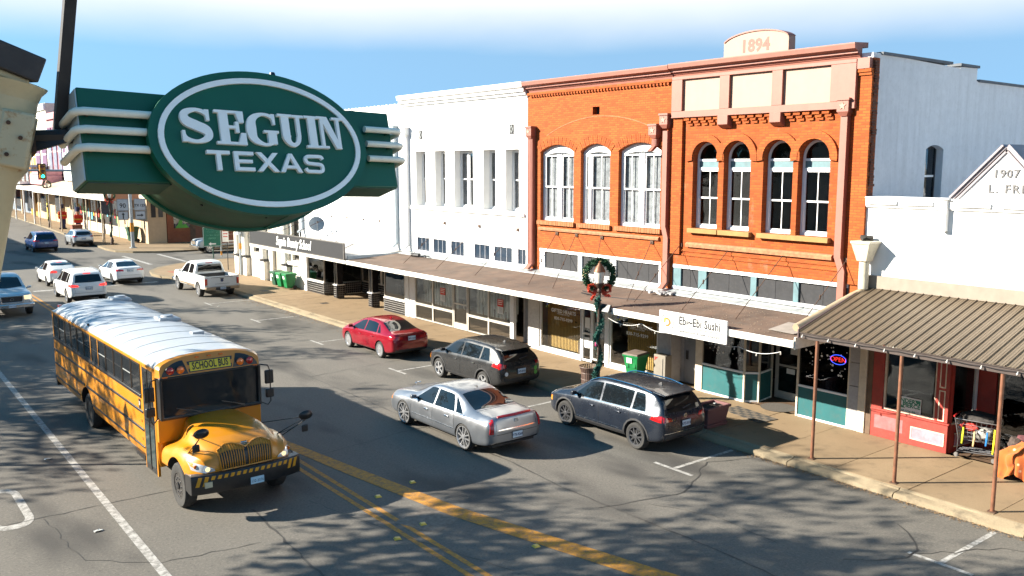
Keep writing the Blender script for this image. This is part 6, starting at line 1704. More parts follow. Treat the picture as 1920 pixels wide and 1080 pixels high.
# ---------------------------------------------------------------- pickups: cab shell plus an open bed
def pickup(name, label, loc, rz, mp, L=5.9, W=2.02, H=1.93, wb=3.7, wr=.40, txt='', lower=None, crew=True, grille=False, tail='rear'):
 y0, y1 = -L / 2, L / 2; yr = y0 + 1.2; yf = yr + wb
 yc = y0 + 1.95        # back of the cab
 S = dict(W=W, L=L, yf=yf, yr=yr, sill=.42, zlow=.75,
  ys=[yc, yc + .02, yc + .08, yc + .2, yc + .5, yc + 1.0, yc + 1.4, yc + 1.8, yc + 2.1, yc + 2.45, yc + 2.75, y1 - .8, y1 - .4, y1 - .2, y1 - .1, y1 - .03, y1],
  zb=[(yc, .45), (y1 - .4, .42), (y1, .50)], belt=[(yc, 1.22), (yc + 2.2, 1.18), (y1 - .3, 1.12), (y1, .85)],
  top=[(yc, 1.5), (yc + .02, 1.62), (yc + .08, H - .14), (yc + .2, H - .03), (yc + .8, H), (yc + 1.4, H - .02), (yc + 1.7, H - .08), (yc + 2.4, 1.30), (yc + 2.6, 1.25), (y1 - .4, 1.19), (y1 - .15, 1.14), (y1 - .03, 1.0), (y1, .85)],
  w=[(yc, W * .46), (yc + .08, W * .49), (yc + 1, W * .5), (y1 - .6, W * .495), (y1 - .2, W * .46), (y1, W * .40)],
  wt=[(yc, W * .38), (yc + .2, W * .375), (yc + 1.4, W * .37), (yc + 2.4, W * .43), (y1 - .4, W * .44), (y1, W * .36)],
  arches=[(yf, wr + .075, wr + .02), (yr, wr + .075, wr + .02)],
  pillars=[(yc + .14, yc + .18), (yc + .95, yc + .95), (yc + 2.22, yc + 1.68)] if crew else [(yc + .3, yc + .3), (yc + 2.22, yc + 1.68)],
  doors=[(yc + .16, 0, yc + .16), (yc + .98, 0, yc + .98), (yc + 2.28, 0, yc + 2.25)], handles=[yc + .25, yc + 1.15], mirror=(yc + 2.05, 1.20), zroof=H - .15, rt=.15, bt=.04, gap=.05)
 t, sh = car(name, label, 'pickup truck', loc, rz, S, mp, (wr, .26, .27, 'wide', M_alloy, 6))
 b = MB()      # open bed: two sides with arches, floor, tailgate, bulkhead
 for s_ in (-1, 1):
  xo, xi = s_ * (W / 2 - .015), s_ * (W / 2 - .16)
  a = wr + .075; zc = wr + .02
  prof = [(y0 + .06, .55), (yr - a, .50)] + [(yr + a * math.cos(R(q)), zc + a * math.sin(R(q))) for q in range(170, 9, -16)] + [(yr + a, .45), (yc - .02, .45), (yc - .02, 1.24), (y0 + .04, 1.24)]
  b2 = MB().prism(prof, 'x', min(xo, xi), max(xo, xi)); b2.build('bed_side', mp, t, world=False, bev=.025)
 MB().box(-W / 2 + .17, W / 2 - .17, y0 + .10, yc - .02, .62, .70).box(-W / 2 + .17, W / 2 - .17, yc - .10, yc - .02, .701, 1.22).build('bed_floor', M_clad, t, world=False)
 g = MB().box(-W / 2 + .17, W / 2 - .17, y0 + .02, y0 + .09, .62, 1.235).build('tailgate', mp, t, world=False, bev=.02)
 MB().box(-.42, .42, y0 + .006, y0 + .022, .80, .81).box(-.62, .62, y0 + .004, y0 + .022, 1.17, 1.185).build('tailgate_crease', M_seam, g, world=False)
 MB().lathe([(.001, 0), (.09, 0), (.08, -.012), (.001, -.012)], (0, y0 + .02, 1.0), 16, 'y').build('badge', M_bcar, g, world=False)
 MB().box(-.10, .10, y0 - .0, y0 + .02, 1.07, 1.12).build('tailgate_handle', M_clad, g, world=False)
 bm_ = MB().box(-W / 2 + .04, W / 2 - .04, y0 - .12, y0 + .06, .50, .66).build('rear_bumper', lower or M_chrome, t, world=False, bev=.03)
 MB().box(-.42, .42, y0 - .125, y0 + .05, .46, .62).build('bumper_step', M_clad, bm_, world=False)
 for s_ in (-1, 1):
  MB().box(s_ * (W / 2 - .17), s_ * (W / 2 - .03), y0 + .0, y0 + .065, .76, 1.12).build('tail_lamp', M_tail, t, world=False, bev=.015)
  sh.patch('head_lamp', M_lamp_lit if grille else M_lamp, 'front', [(s_ * (W * .27), .88), (s_ * (W * .435), .90)], [(s_ * (W * .27), 1.07), (s_ * (W * .42), 1.08)], 5, 4, .02)
 MB().box(-W / 2 + .05, W / 2 - .05, y1 - .10, y1 + .09, .48, .70).build('front_bumper', M_chrome, t, world=False, bev=.04)
 MB().box(-W * .24, W * .24, y1 + .0, y1 + .05, .76, 1.08).build('grille', M_chrome if not grille else M_clad, t, world=False, bev=.02)
 if grille:
  MB().ring([(-W * .25, .74), (W * .25, .74), (W * .25, 1.10), (-W * .25, 1.10)], [(-W * .22, .79), (W * .22, .79), (W * .22, 1.05), (-W * .22, 1.05)], 'y', y1 + .03, y1 + .08).build('grille_frame', M_chrome, t, world=False, bev=.01)
  MB().ring([(.09 * math.cos(R(a)), .92 + .06 * math.sin(R(a))) for a in range(0, 360, 20)], [(.07 * math.cos(R(a)), .92 + .045 * math.sin(R(a))) for a in range(0, 360, 20)], 'y', y1 + .05, y1 + .075).build('badge', M_chrome, t, world=False)
  pl_ = MB().box(-.16, .16, y1 + .091, y1 + .10, .52, .67).build('licence_plate', M_plate, t, world=False)
  lettering('plate_number', 'CKR-7163', .09, face_mx((0, y1 + .1015, .585), (-1, 0, 0), (0, 0, 1)), M_plate_ink, pl_, .001, world=False, sx=.82)
  for s_ in (-1, 1): MB().lathe([(.001, .0), (.075, .0), (.08, -.02), (.09, -.02), (.09, -.04)], (s_ * .78, y1 + .10, .58), 14, 'y').build('fog_lamp', M_chrome, t, world=False)
 sh.patch('windshield', M_cglass, 'top', [(-.74, yc + 2.36), (0, yc + 2.48), (.74, yc + 2.36)], [(-.64, yc + 1.74), (0, yc + 1.68), (.64, yc + 1.74)], 10, 6)
 sh.patch('rear_window', M_cglass, 'rear', [(-.72, 1.34), (.72, 1.34)], [(-.66, 1.74), (.66, 1.74)], 8, 5, .012)
 sh.patch('brake_lamp', M_tail, 'rear', [(-.2, 1.80), (.2, 1.80)], [(-.2, 1.84), (.2, 1.84)], 3, 1, .015)
 if lower:
  for v in ('L', 'R'): sh.patch('lower_panel', lower, v, [(yc + .1, .44), (yf - .52, .44)], [(yc + .1, .66), (yf - .52, .64)], 10, 2, .008)
  for s_ in (-1, 1): MB().box(s_ * (W / 2 - .012), s_ * (W / 2 - .002), yr + .52, yc - .03, .46, .68).build('lower_panel', lower, t, world=False)
 if txt:
  p_ = MB().box(-.16, .16, y0 - .135, y0 - .126, .50, .64).build('licence_plate', M_plate, t, world=False)
  lettering('plate_number', txt, .085, face_mx((0, y0 - .137, .56), (1, 0, 0), (0, 0, 1)), M_plate_ink, p_, .001, world=False, sx=.82)
 return t
M_tan = paint('tan_lower_paint', (.32, .24, .16), .35, .3, dirt=.1)
pickup('white_pickup', 'white and tan pickup truck with chrome bumper parked on the right before the junction', (17.65, 52.2, 0), 0, M_wcar, txt='BTH-8044', lower=M_tan)
M_ltblue = paint('pale_silver_blue_paint', (.42, .47, .50), .3, .4, dirt=.08)
pickup('silver_pickup', 'pale silver-blue pickup with lit head lamps coming towards the camera at the left edge', (7.05, 51.9, 0), math.pi, M_ltblue, W=2.04, grille=True)
pickup('silver_pickup', 'silver pickup truck waiting in the side street behind the green and brown road signs', (27.9, 76.05, 0), math.pi / 2, M_ltblue, lower=M_tan)
# ================================================================ school bus
M_bus = paint('school_bus_yellow', (.50, .19, .002), .34, 0, dirt=.06)
M_busroof = mat('bus_roof_white', (.36, .38, .40), .38, var=.06, dirt=.15, coat=.2)
M_busblack = mat('bus_black', (.014, .014, .015), .35, var=.2, dirt=.1)
M_busglass = dark_glass('bus_window_glass', (.018, .019, .020), .04)
M_orange = mat('amber_warning_lens', (.75, .16, .01), .15, coat=1)
M_redlens = mat('red_warning_lens', (.38, .012, .01), .15, coat=1)
bus = thing('school_bus', 'yellow school bus with a white roof and black rub rails coming towards the camera', 'bus', (6.80, 24.37, 0), math.pi + .012)
XB = 1.22
def cut_mesh(me, cutters, mats, pred):
 o = bpy.data.objects.new('tmp', me); COL.objects.link(o)
 co = bpy.data.objects.new('cut', cutters.mesh('cut', M_under)); COL.objects.link(co)
 bo = o.modifiers.new('b', 'BOOLEAN'); bo.operation = 'DIFFERENCE'; bo.object = co; bo.solver = 'EXACT'
 out = bpy.data.meshes.new_from_object(o.evaluated_get(bpy.context.evaluated_depsgraph_get()))
 bpy.data.objects.remove(o); bpy.data.objects.remove(co)
 out.materials.clear()
 for m in mats: out.materials.append(m)
 out.polygons.foreach_set('material_index', [pred(p) for p in out.polygons])
 out.polygons.foreach_set('use_smooth', [True] * len(out.polygons)); out.set_sharp_from_angle(angle=.6)
 return out
YF, YRr = 5.17, -2.48
ye, yw = -6.36, 4.02
side = [(1.17, .60), (1.205, .70), (XB, .85), (XB, 2.90)]
b = MB()
prof = side + [(-x, z) for x, z in side[::-1]]
b.prism(prof, 'y', ye, yw)
c = MB()
for s_ in (-1, 1): c.cyl((s_ * 1.4, YRr, .52), (s_ * .75, YRr, .52), .68, .68, 32)
inst('body', cut_mesh(b.mesh('body', M_bus), c, [M_bus, M_under], lambda p: 1 if ((p.center.y - YRr) ** 2 + (p.center.z - .52) ** 2 < .47 and abs(p.center.x) < 1.19 and p.center.z > .61) or p.normal.z < -.8 else 0), bus)
roofp = [(XB, 2.902), (XB - .015, 2.96), (1.13, 3.03), (.95, 3.10), (.65, 3.155), (.33, 3.18), (0, 3.19)]
rp_ = roofp + [(-x, z) for x, z in roofp[-2::-1]]
b = MB(); n = 44; vs = []
for i in range(n + 1):
 y = ye + (yw - ye) * i / n; k = 1.0 if i > 2 else (.90, .965, .99)[i]
 vs += [(x * (1 if z < 2.95 else k), y, 2.90 + (z - 2.90) * k) for x, z in rp_]
m_ = len(rp_)
fs = [(i * m_ + j, i * m_ + j + 1, (i + 1) * m_ + j + 1, (i + 1) * m_ + j) for i in range(n) for j in range(m_ - 1)]
fs += [tuple(range(m_)), tuple(range(n * m_ + m_ - 1, n * m_ - 1, -1))]
b.add(vs, fs); roof = b.build('roof', M_busroof, bus, world=False, smooth=True, angle=.9)
tag(MB().tube([(0, 0, 0), (0, .01, 0)], .001).build('roof_seam', M_busroof, roof, world=False), kind='stuff')
v = MB()
for k in range(1, 11):
 y = ye + (yw - ye) * k / 11
 v.tube([(x * 1.001, y, z + .004) for x, z in rp_], .006, 5)
bpy.data.objects.remove(bpy.data.objects['roof_seam']); tag(v.build('roof_seams', M_busroof, roof, world=False), kind='stuff')
for y, w_, l_, h_ in ((-5.9 + .0, .62, .62, .06), (-1.1, .62, .62, .07)):
 q = MB().hexa([(-w_ / 2 - .72 + .0, y - l_ / 2, 3.10), (w_ / 2 - .72, y - l_ / 2, 3.13), (w_ / 2 - .72, y + l_ / 2, 3.13), (-w_ / 2 - .72, y + l_ / 2, 3.10), (-w_ / 2 - .70, y - l_ / 2 + .02, 3.20), (w_ / 2 - .74, y - l_ / 2 + .02, 3.24), (w_ / 2 - .74, y + l_ / 2 - .02, 3.24), (-w_ / 2 - .70, y + l_ / 2 - .02, 3.20)]).build('roof_hatch', M_busroof, bus, world=False, bev=.03)
 MB().lathe([(.001, .06), (.16, .05), (.2, .0)], (-.72, y, 3.225), 18).build('vent_cap', M_busroof, q, world=False, smooth=True)
MB().box(-.78, -.48, 1.45, 1.68, 3.13, 3.21).build('roof_vent', M_busroof, bus, world=False, bev=.01)
MB().boxc((1.14, -2.1, 3.06), (.05, .05, .06)).build('marker_lamp', M_busblack, bus, world=False)
for s_ in (-1, 1):
 MB().box(s_ * (XB - .002), s_ * (XB + .024), ye + .02, yw - .02, 2.865, 2.93).build('gutter_rail', M_bus, bus, world=False, bev=.006)
 for z, h_, y0_, y1_ in ((2.015, .085, ye, 2.95), (1.66, .065, ye, 4.0 if s_ < 0 else 3.05), (1.22, .065, ye, 4.0 if s_ < 0 else 3.05), (.80, .05, ye, YRr - .72), (.80, .05, YRr + .72, 3.05)):
  if z == 1.22:
   for a, c_ in ((ye, YRr - .1), (YRr + .1, y1_)): MB().box(s_ * (XB - .002), s_ * (XB + .022), a + .01, c_, z, z + h_).build('rub_rail', M_busblack, bus, world=False, bev=.008)
  else: MB().box(s_ * (XB - .002), s_ * (XB + .022), y0_ + .01, y1_, z, z + h_).build('rub_rail', M_busblack, bus, world=False, bev=.008)
 # windows: a recess band with eleven sash windows
 nw = 12; a0, a1 = ye + .16, 2.98
 for k in range(nw):
  p, q = a0 + (a1 - a0) * k / nw, a0 + (a1 - a0) * (k + 1) / nw
  xo = s_ * (XB + .002); xi = s_ * (XB + .016)
  fr = MB().ring(rect(p + .03, q - .03, 2.115, 2.845), rect(p + .065, q - .065, 2.15, 2.81), 'x', min(xo, xi), max(xo, xi)).build('window', M_busblack, bus, world=False)
  MB().box(s_ * (XB + .003), s_ * (XB + .008), p + .06, q - .06, 2.145, 2.815).build('pane', M_busglass, fr, world=False)
  MB().box(s_ * (XB + .009), s_ * (XB + .015), p + .065, q - .065, 2.47, 2.495).build('sash_rail', M_flash if k % 3 == 1 else M_busblack, fr, world=False)
  if k in (6, 7): MB().box(s_ * (XB + .001), s_ * (XB + .014), p - .028, p + .028, 2.11, 2.86).build('window_post', M_bus, bus, world=False)
 MB().box(s_ * (XB - .001), s_ * (XB + .006), a0 - .02, a1 + .02, 2.10, 2.114).build('window_sill', M_busblack, bus, world=False)
 yy = -1.6
 M = face_mx((s_ * (XB + .003), yy, 1.86), (0, s_, 0), (0, 0, 1))
 lettering('lettering', 'SEGUIN I.S.D.', .17, M, M_busblack, bus, .001, world=False, sx=.95)
 MB().box(s_ * (XB + .001), s_ * (XB + .012), 2.72, 2.86, 1.74, 1.97).build('number_plate', M_busblack, bus, world=False)
 lettering('bus_number', '39', .15, face_mx((s_ * (XB + .0125), 2.79, 1.855), (0, s_, 0), (0, 0, 1)), M_vinyl, bus, .001, world=False, sx=.75)
 for z in (1.42, .98): MB().box(s_ * (XB + .001), s_ * (XB + .008), 2.84, 2.93, z, z + .07).build('reflector', M_orange, bus, world=False)
 MB().box(s_ * (XB - .05), s_ * (XB + .012), 2.3, 3.0, .50, .62).build('step_skirt', M_busblack, bus, world=False)
# folding door on the kerb side
dr = MB().box(XB - .002, XB + .008, 3.10, 3.90, .38, 2.82).build('door', M_busblack, bus, world=False)
MB().box(XB - .05, XB + .006, 3.06, 3.10, .36, 2.86).box(XB - .05, XB + .006, 3.90, 3.97, .36, 2.86).build('door_post', M_bus, bus, world=False)
for a, c_ in ((3.13, 3.47), (3.53, 3.87)):
 for z0, z1 in ((1.55, 2.76), (.52, 1.45)): MB().box(XB + .007, XB + .014, a + .03, c_ - .03, z0, z1).build('door_pane', M_busglass if z0 > 1 else dark_glass('door_glass', (.035, .05, .05), .06), dr, world=False)
MB().box(XB + .008, XB + .022, 3.485, 3.515, .42, 2.80).build('door_seal', M_busblack, dr, world=False)
# front: header, windshield, hood, bumper
hd = [(XB, 2.72), (XB, 2.90)] + roofp[1:]
hd = [(x, z) for x, z in hd]
hp_ = hd + [(-x, z) for x, z in hd[-2::-1]]
b = MB()
def hpt(x, z, t_): return (x * (1 - .045 * t_), yw + .02 + .26 * t_ - max(0, z - 2.85) * .55 * t_ - .05 * (x / XB) ** 2 * t_, z - .02 * t_ * (z > 2.9))
vs = [hpt(x, z, t_) for t_ in (0, .35, .7, .9, 1.0) for x, z in hp_]
m_ = len(hp_)
fs = [(i * m_ + j, i * m_ + (j + 1) % m_, (i + 1) * m_ + (j + 1) % m_, (i + 1) * m_ + j) for i in range(4) for j in range(m_)]
fs += [tuple(range(m_)), tuple(range(5 * m_ - 1, 4 * m_ - 1, -1))]
b.add(vs, fs); head = b.build('header', M_bus, bus, world=False, smooth=True, angle=.5)
hb_ = BVHTree.FromPolygons([Vector(p) for p in b.v], b.f)
def hface(x, z, off=.006):
 h = hb_.ray_cast(Vector((x, 8, z)), Vector((0, -1, 0)))
 if h[0] is None: h = hb_.find_nearest(Vector((x, yw + .3, z)))
 return h[0] + Vector((0, off, 0))
for s_ in (-1, 1):
 P = [(s_ * (.52 + .10 * v_) + s_ * (.60 - .10 * v_ - .12 * v_ * v_) * u, 2.755 + (.31 - .13 * u * u) * v_) for v_ in [k / 4 for k in range(5)] for u in [k / 6 for k in range(7)]]
 b = MB(); vs = [hface(x, z, .008) for x, z in P]
 b.add(vs, [(j * 7 + i, j * 7 + i + 1, (j + 1) * 7 + i + 1, (j + 1) * 7 + i) for j in range(4) for i in range(6)])
 pn = b.build('lamp_panel', M_busblack, bus, world=False)
 for x, m in ((.70, M_orange), (.93, M_redlens)) if s_ < 0 else ((.70, M_orange), (.93, M_redlens)):
  h = hface(s_ * x, 2.865, 0)
  MB().lathe([(.001, .055), (.06, .05), (.085, .03), (.09, -.02)], (h.x, h.y + .01, h.z), 20, 'y').build('warning_lamp', m, pn, world=False, smooth=True)
  MB().tube([(h.x + .098 * math.cos(k * .2), h.y + .03, h.z + .098 * math.sin(k * .2)) for k in range(0, 17)], .012, 5).build('lamp_hood', M_busblack, pn, world=False)
 h = hface(s_ * 1.06, 2.735, .0)
 MB().boxc(h + Vector((0, .02, 0)), (.12, .03, .035)).build('marker_lamp', M_orange, bus, world=False, bev=.01)
for x in (-.28, 0, .28):
 h = hface(x, 3.085, 0); MB().boxc(h + Vector((0, .01, .01)), (.09, .05, .03)).build('marker_lamp', M_orange, bus, world=False, bev=.01)
q = [hface(-.50, 2.775, .012), hface(.50, 2.775, .012), hface(.53, 3.02, .012), hface(-.53, 3.02, .012)]
sgn = MB().hexa([p - Vector((0, .03, 0)) for p in q] + q).build('destination_sign', M_busblack, bus, world=False)
nrm = (q[1] - q[0]).cross(q[3] - q[0]).normalized(); nrm = nrm if nrm.y > 0 else -nrm
cen = (q[0] + q[1] + q[2] + q[3]) / 4
upv = ((q[3] + q[2]) - (q[0] + q[1])).normalized()
M = face_mx(cen + nrm * .006, (-1, 0, 0), upv)
bb = MB(); bb.M = M; bb.box(-.475, .475, -.105, .105, -.02, .0); bb.build('sign_face', mat('sign_yellow', (.60, .48, .015), .4), sgn, world=False)
lettering('lettering', 'SCHOOL BUS', .235, M @ Matrix.Translation((0, 0, .003)), M_ink, sgn, .001, world=False, sx=.60, bold=.006)
# windshield
yb0 = yw + .10
w4 = [(-1.13, yb0 + .10, 1.80), (1.13, yb0 + .10, 1.80), (1.12, yb0 + .10, 2.72), (-1.12, yb0 + .10, 2.72)]
b = MB(); b.grid(lambda u, v_: ((u - .5) * 2.26, yb0 + .16 - .07 * (2 * u - 1) ** 4 - .05 * (1 - v_) * 0, 1.80 + .92 * v_), 14, 4)
b.build('windshield', M_busglass, bus, world=False, smooth=True)
b = MB(); out = [(-1.19, 1.74), (1.19, 1.74), (1.19, 2.735), (-1.19, 2.735)]; inn = [(-1.12, 1.82), (1.12, 1.82), (1.12, 2.69), (-1.12, 2.69)]
b.ring(out, inn, 'y', yw - .02, yb0 + .165); b.build('windshield_frame', M_busblack, bus, world=False, bev=.02)
MB().box(-XB, XB, yw - .01, yw + .12, 1.2, 1.75).build('cowl', M_bus, bus, world=False, bev=.02)
MB().box(-1.1, 1.1, yw - .3, yw - .25, 1.7, 2.75).build('interior_panel', M_dark_room, bus, world=False)
for x0_, x1_ in ((-.75, -.2), (.25, .85)): MB().tube([(x0_, yb0 + .18, 1.83), (x1_, yb0 + .185, 2.0)], .012, 5).tube([(x0_, yb0 + .2, 1.80), ((x0_ + x1_) / 2, yb0 + .2, 1.93)], .01, 5).build('wiper', M_busblack, bus, world=False)
# hood and fenders as one smooth shell
st = [(3.98, 1.80, 1.18, .62), (4.25, 1.79, 1.20, .66), (4.6, 1.765, 1.28, .74), (5.0, 1.72, 1.36, .84), (5.35, 1.66, 1.38, .86), (5.7, 1.585, 1.35, .84), (5.95, 1.52, 1.30, .80), (6.10, 1.44, 1.24, .76), (6.17, 1.30, 1.14, .72), (6.20, 1.12, 1.02, .70)]
rows = []
for y, zt, zf, xv in st:
 xe = XB - .005 - max(0, y - 5.5) ** 2 * .55
 rows.append([(0, zt), (.36, zt - .012), (xv - .12, zt - .055), (xv, zt - .14 - .03 * (y > 4.5)), (xv + .06, max(zf - .02, .9) + (zt - zf) * .22), (xv + .19, zf - .0), (xe - .11, zf - .04), (xe - .01, zf - .17), (xe, zf - .38 if y < 6.05 else .85), (xe, .74), (xe - .25, .72), (0, .72)])
m_ = len(rows[0]); vs = []; ix = {}
for i, rw in enumerate(rows):
 for j, (x, z) in enumerate(rw):
  ix[i, j, 1] = len(vs); vs.append((x, st[i][0], z))
  if j in (0, m_ - 1): ix[i, j, -1] = ix[i, j, 1]
  else: ix[i, j, -1] = len(vs); vs.append((-x, st[i][0], z))
fs = []
for sd in (1, -1):
 for i in range(len(rows) - 1):
  for j in range(m_ - 1):
   f = (ix[i, j, sd], ix[i, j + 1, sd], ix[i + 1, j + 1, sd], ix[i + 1, j, sd]); fs.append(f if sd > 0 else f[::-1])
for i in (0, len(rows) - 1):
 for j in range(m_ - 1):
  f = [ix[i, j, 1], ix[i, j + 1, 1], ix[i, j + 1, -1], ix[i, j, -1]]; g = []
  for a in f:
   if a not in g: g.append(a)
  fs.append(tuple(g))
me = bpy.data.meshes.new('hood'); me.from_pydata(vs, [], fs)
bm = bmesh.new(); bm.from_mesh(me); bmesh.ops.recalc_face_normals(bm, faces=bm.faces); bm.to_mesh(me); bm.free()
o = bpy.data.objects.new('tmp', me); COL.objects.link(o); md = o.modifiers.new('s', 'SUBSURF'); md.levels = 2
me2 = bpy.data.meshes.new_from_object(o.evaluated_get(bpy.context.evaluated_depsgraph_get())); bpy.data.objects.remove(o)
c = MB()
for s_ in (-1, 1): c.cyl((s_ * 1.5, YF, .50), (s_ * .72, YF, .50), .64, .64, 36)
hood = inst('hood', cut_mesh(me2, c, [M_bus, M_under], lambda p: 1 if (p.center.y - YF) ** 2 + (p.center.z - .5) ** 2 < .415 and abs(p.center.x) < 1.17 or p.normal.z < -.8 else 0), bus)
hoodv = BVHTree.FromPolygons([v_.co.copy() for v_ in hood.data.vertices], [tuple(p.vertices) for p in hood.data.polygons])
def front(x, z, off=.01):
 h = hoodv.ray_cast(Vector((x, 9, z)), Vector((0, -1, 0)))
 if h[0] is None: h = hoodv.find_nearest(Vector((x, 6.2, z)))
 return h[0] + Vector((0, off, 0))
gz0, gz1 = 1.0, 1.47
def gtop(x): return 1.40 + .09 * math.sin(min(1, abs(x) / .30) * math.pi / 2) - max(0, abs(x) - .42) * .45
N_ = 24
b = MB(); vs = []
for i in range(N_ + 1):
 x = -.60 + 1.2 * i / N_
 for j in range(5): vs.append(front(x * (1 - .05 * (1 - j / 4)), gz0 + (gtop(x) - gz0) * j / 4, .008))
b.add(vs, [(i * 5 + j, (i + 1) * 5 + j, (i + 1) * 5 + j + 1, i * 5 + j + 1) for i in range(N_) for j in range(4)])
gr = b.build('grille', M_busblack, bus, world=False)
b = MB()
for i in range(23):
 x = -.60 + 1.2 * i / 22
 if abs(x) < .02: continue
 b.tube([front(x * (1 - .05 * (1 - j / 4)), gz0 + .01 + (gtop(x) - gz0 - .02) * j / 4, .02) for j in range(5)], .0125, 5)
b.tube([front(-.60 + 1.2 * i / N_, gtop(-.60 + 1.2 * i / N_), .018) for i in range(N_ + 1)], .02, 6).tube([front((-.57 + 1.14 * i / N_), gz0, .018) for i in range(N_ + 1)], .018, 6)
for s_ in (-1, 1): b.tube([front(s_ * .60 * (1 - .05 * (1 - j / 4)), gz0 + (gtop(.6) - gz0) * j / 4, .018) for j in range(5)], .018, 6)
tag(b.build('grille_bars', M_bus, gr, world=False), kind='stuff')
h = front(0, 1.46, .02)
MB().prism([(h.x - .07, 1.50), (h.x + .07, 1.50), (h.x + .06, 1.40), (h.x, 1.36), (h.x - .06, 1.40)], 'y', h.y - .03, h.y + .02).build('badge', M_chrome, bus, world=False, bev=.008)
for s_ in (-1, 1):
 lo = [(s_ * .70, 1.015), (s_ * .90, 1.0), (s_ * 1.12, 1.04)]; hi = [(s_ * .72, 1.06), (s_ * .90, 1.16), (s_ * 1.14, 1.21)]
 b = MB(); vs = []
 for j in range(4):
  for i in range(7):
   u = i / 6 * 2; k = min(int(u), 1); t_ = u - k
   a = Vector(lo[k]).lerp(Vector(lo[k + 1]), t_).lerp(Vector(hi[k]).lerp(Vector(hi[k + 1]), t_), j / 3)
   vs.append(front(a.x, a.y, .012))
 b.add(vs, [(j * 7 + i, j * 7 + i + 1, (j + 1) * 7 + i + 1, (j + 1) * 7 + i) for j in range(3) for i in range(6)])
 hl_ = b.build('head_lamp', M_lamp, bus, world=False, smooth=True)
 h = front(s_ * .86, 1.075, .016)
 MB().lathe([(.001, .014), (.045, .012), (.055, 0)], h, 14, 'y').build('lamp_bulb', M_lamp_lit, hl_, world=False, smooth=True)
 h = front(s_ * 1.05, 1.115, .016)
 MB().lathe([(.001, .014), (.04, .012), (.045, 0)], h, 14, 'y').build('turn_signal', M_orange, hl_, world=False, smooth=True)
# bumper with hazard stripes
def bump(u, z, off=0):
 x = -1.225 + 2.45 * u; y = 6.34 + off - .16 * abs(2 * u - 1) ** 3.2
 return Vector((x, y, z))
b = MB(); nb = 24; sec = [(0, .98), (.0, .60), (-.10, .56), (-.22, .56), (-.22, .98)]
vs = [bump(i / nb, z, dy) for i in range(nb + 1) for dy, z in [(.02, .96), (.03, .93), (.03, .62), (0, .57), (-.2, .57), (-.2, .985), (0, .985)]]
fs = [(i * 7 + j, i * 7 + (j + 1) % 7, (i + 1) * 7 + (j + 1) % 7, (i + 1) * 7 + j) for i in range(nb) for j in range(7)] + [tuple(range(7)), tuple(range(nb * 7 + 6, nb * 7 - 1, -1))]
b.add(vs, fs); bp = b.build('front_bumper', M_busblack, bus, world=False, smooth=True, angle=.6)
for s_ in (-1, 1):
 b = MB()
 vs = [(s_ * 1.225 + (.0 if q else 0), y, z) for y, q in ((6.19, 0), (5.83, 1)) for z in (.58, .98)]
 MB().hexa([(s_ * 1.20, 5.84, .60), (s_ * 1.228, 5.84, .60), (s_ * 1.228, 6.19, .57), (s_ * 1.20, 6.19, .57), (s_ * 1.20, 5.84, .97), (s_ * 1.228, 5.84, .97), (s_ * 1.228, 6.19, .985), (s_ * 1.20, 6.19, .985)]).build('bumper_end', M_busblack, bp, world=False)
M_stripe = mat('hazard_yellow', (.55, .26, .01), .45, dirt=.1)
for k in range(17):
 u0 = .03 + .94 * k / 17; u1 = u0 + .030; sk = .012
 hz_ = .10 if 1 < k < 15 else .22
 MB().hexa([bump(u0 + sk * (hz_ / .1), .975 - hz_, .031), bump(u1 + sk * (hz_ / .1), .975 - hz_, .031), bump(u1 + sk * (hz_ / .1), .975 - hz_, .036), bump(u0 + sk * (hz_ / .1), .975 - hz_, .036), bump(u0, .955, .031), bump(u1, .955, .031), bump(u1, .955, .036), bump(u0, .955, .036)]).build('hazard_stripe', M_stripe, bp, world=False)
MB().box(.82, .98, 6.30, 6.335, .72, .84).build('tow_hook_cover', mat('pale_lamp', (.45, .42, .30), .4), bp, world=False)
p_ = MB().box(-.30, .0, 6.375, 6.385, .60, .755).build('licence_plate', mat('plate_pale_blue', (.35, .55, .68), .5), bus, world=False)
lettering('plate_number', '132-3076', .088, face_mx((-.15, 6.3865, .665), (-1, 0, 0), (0, 0, 1)), M_plate_ink, p_, .001, world=False, sx=.84)
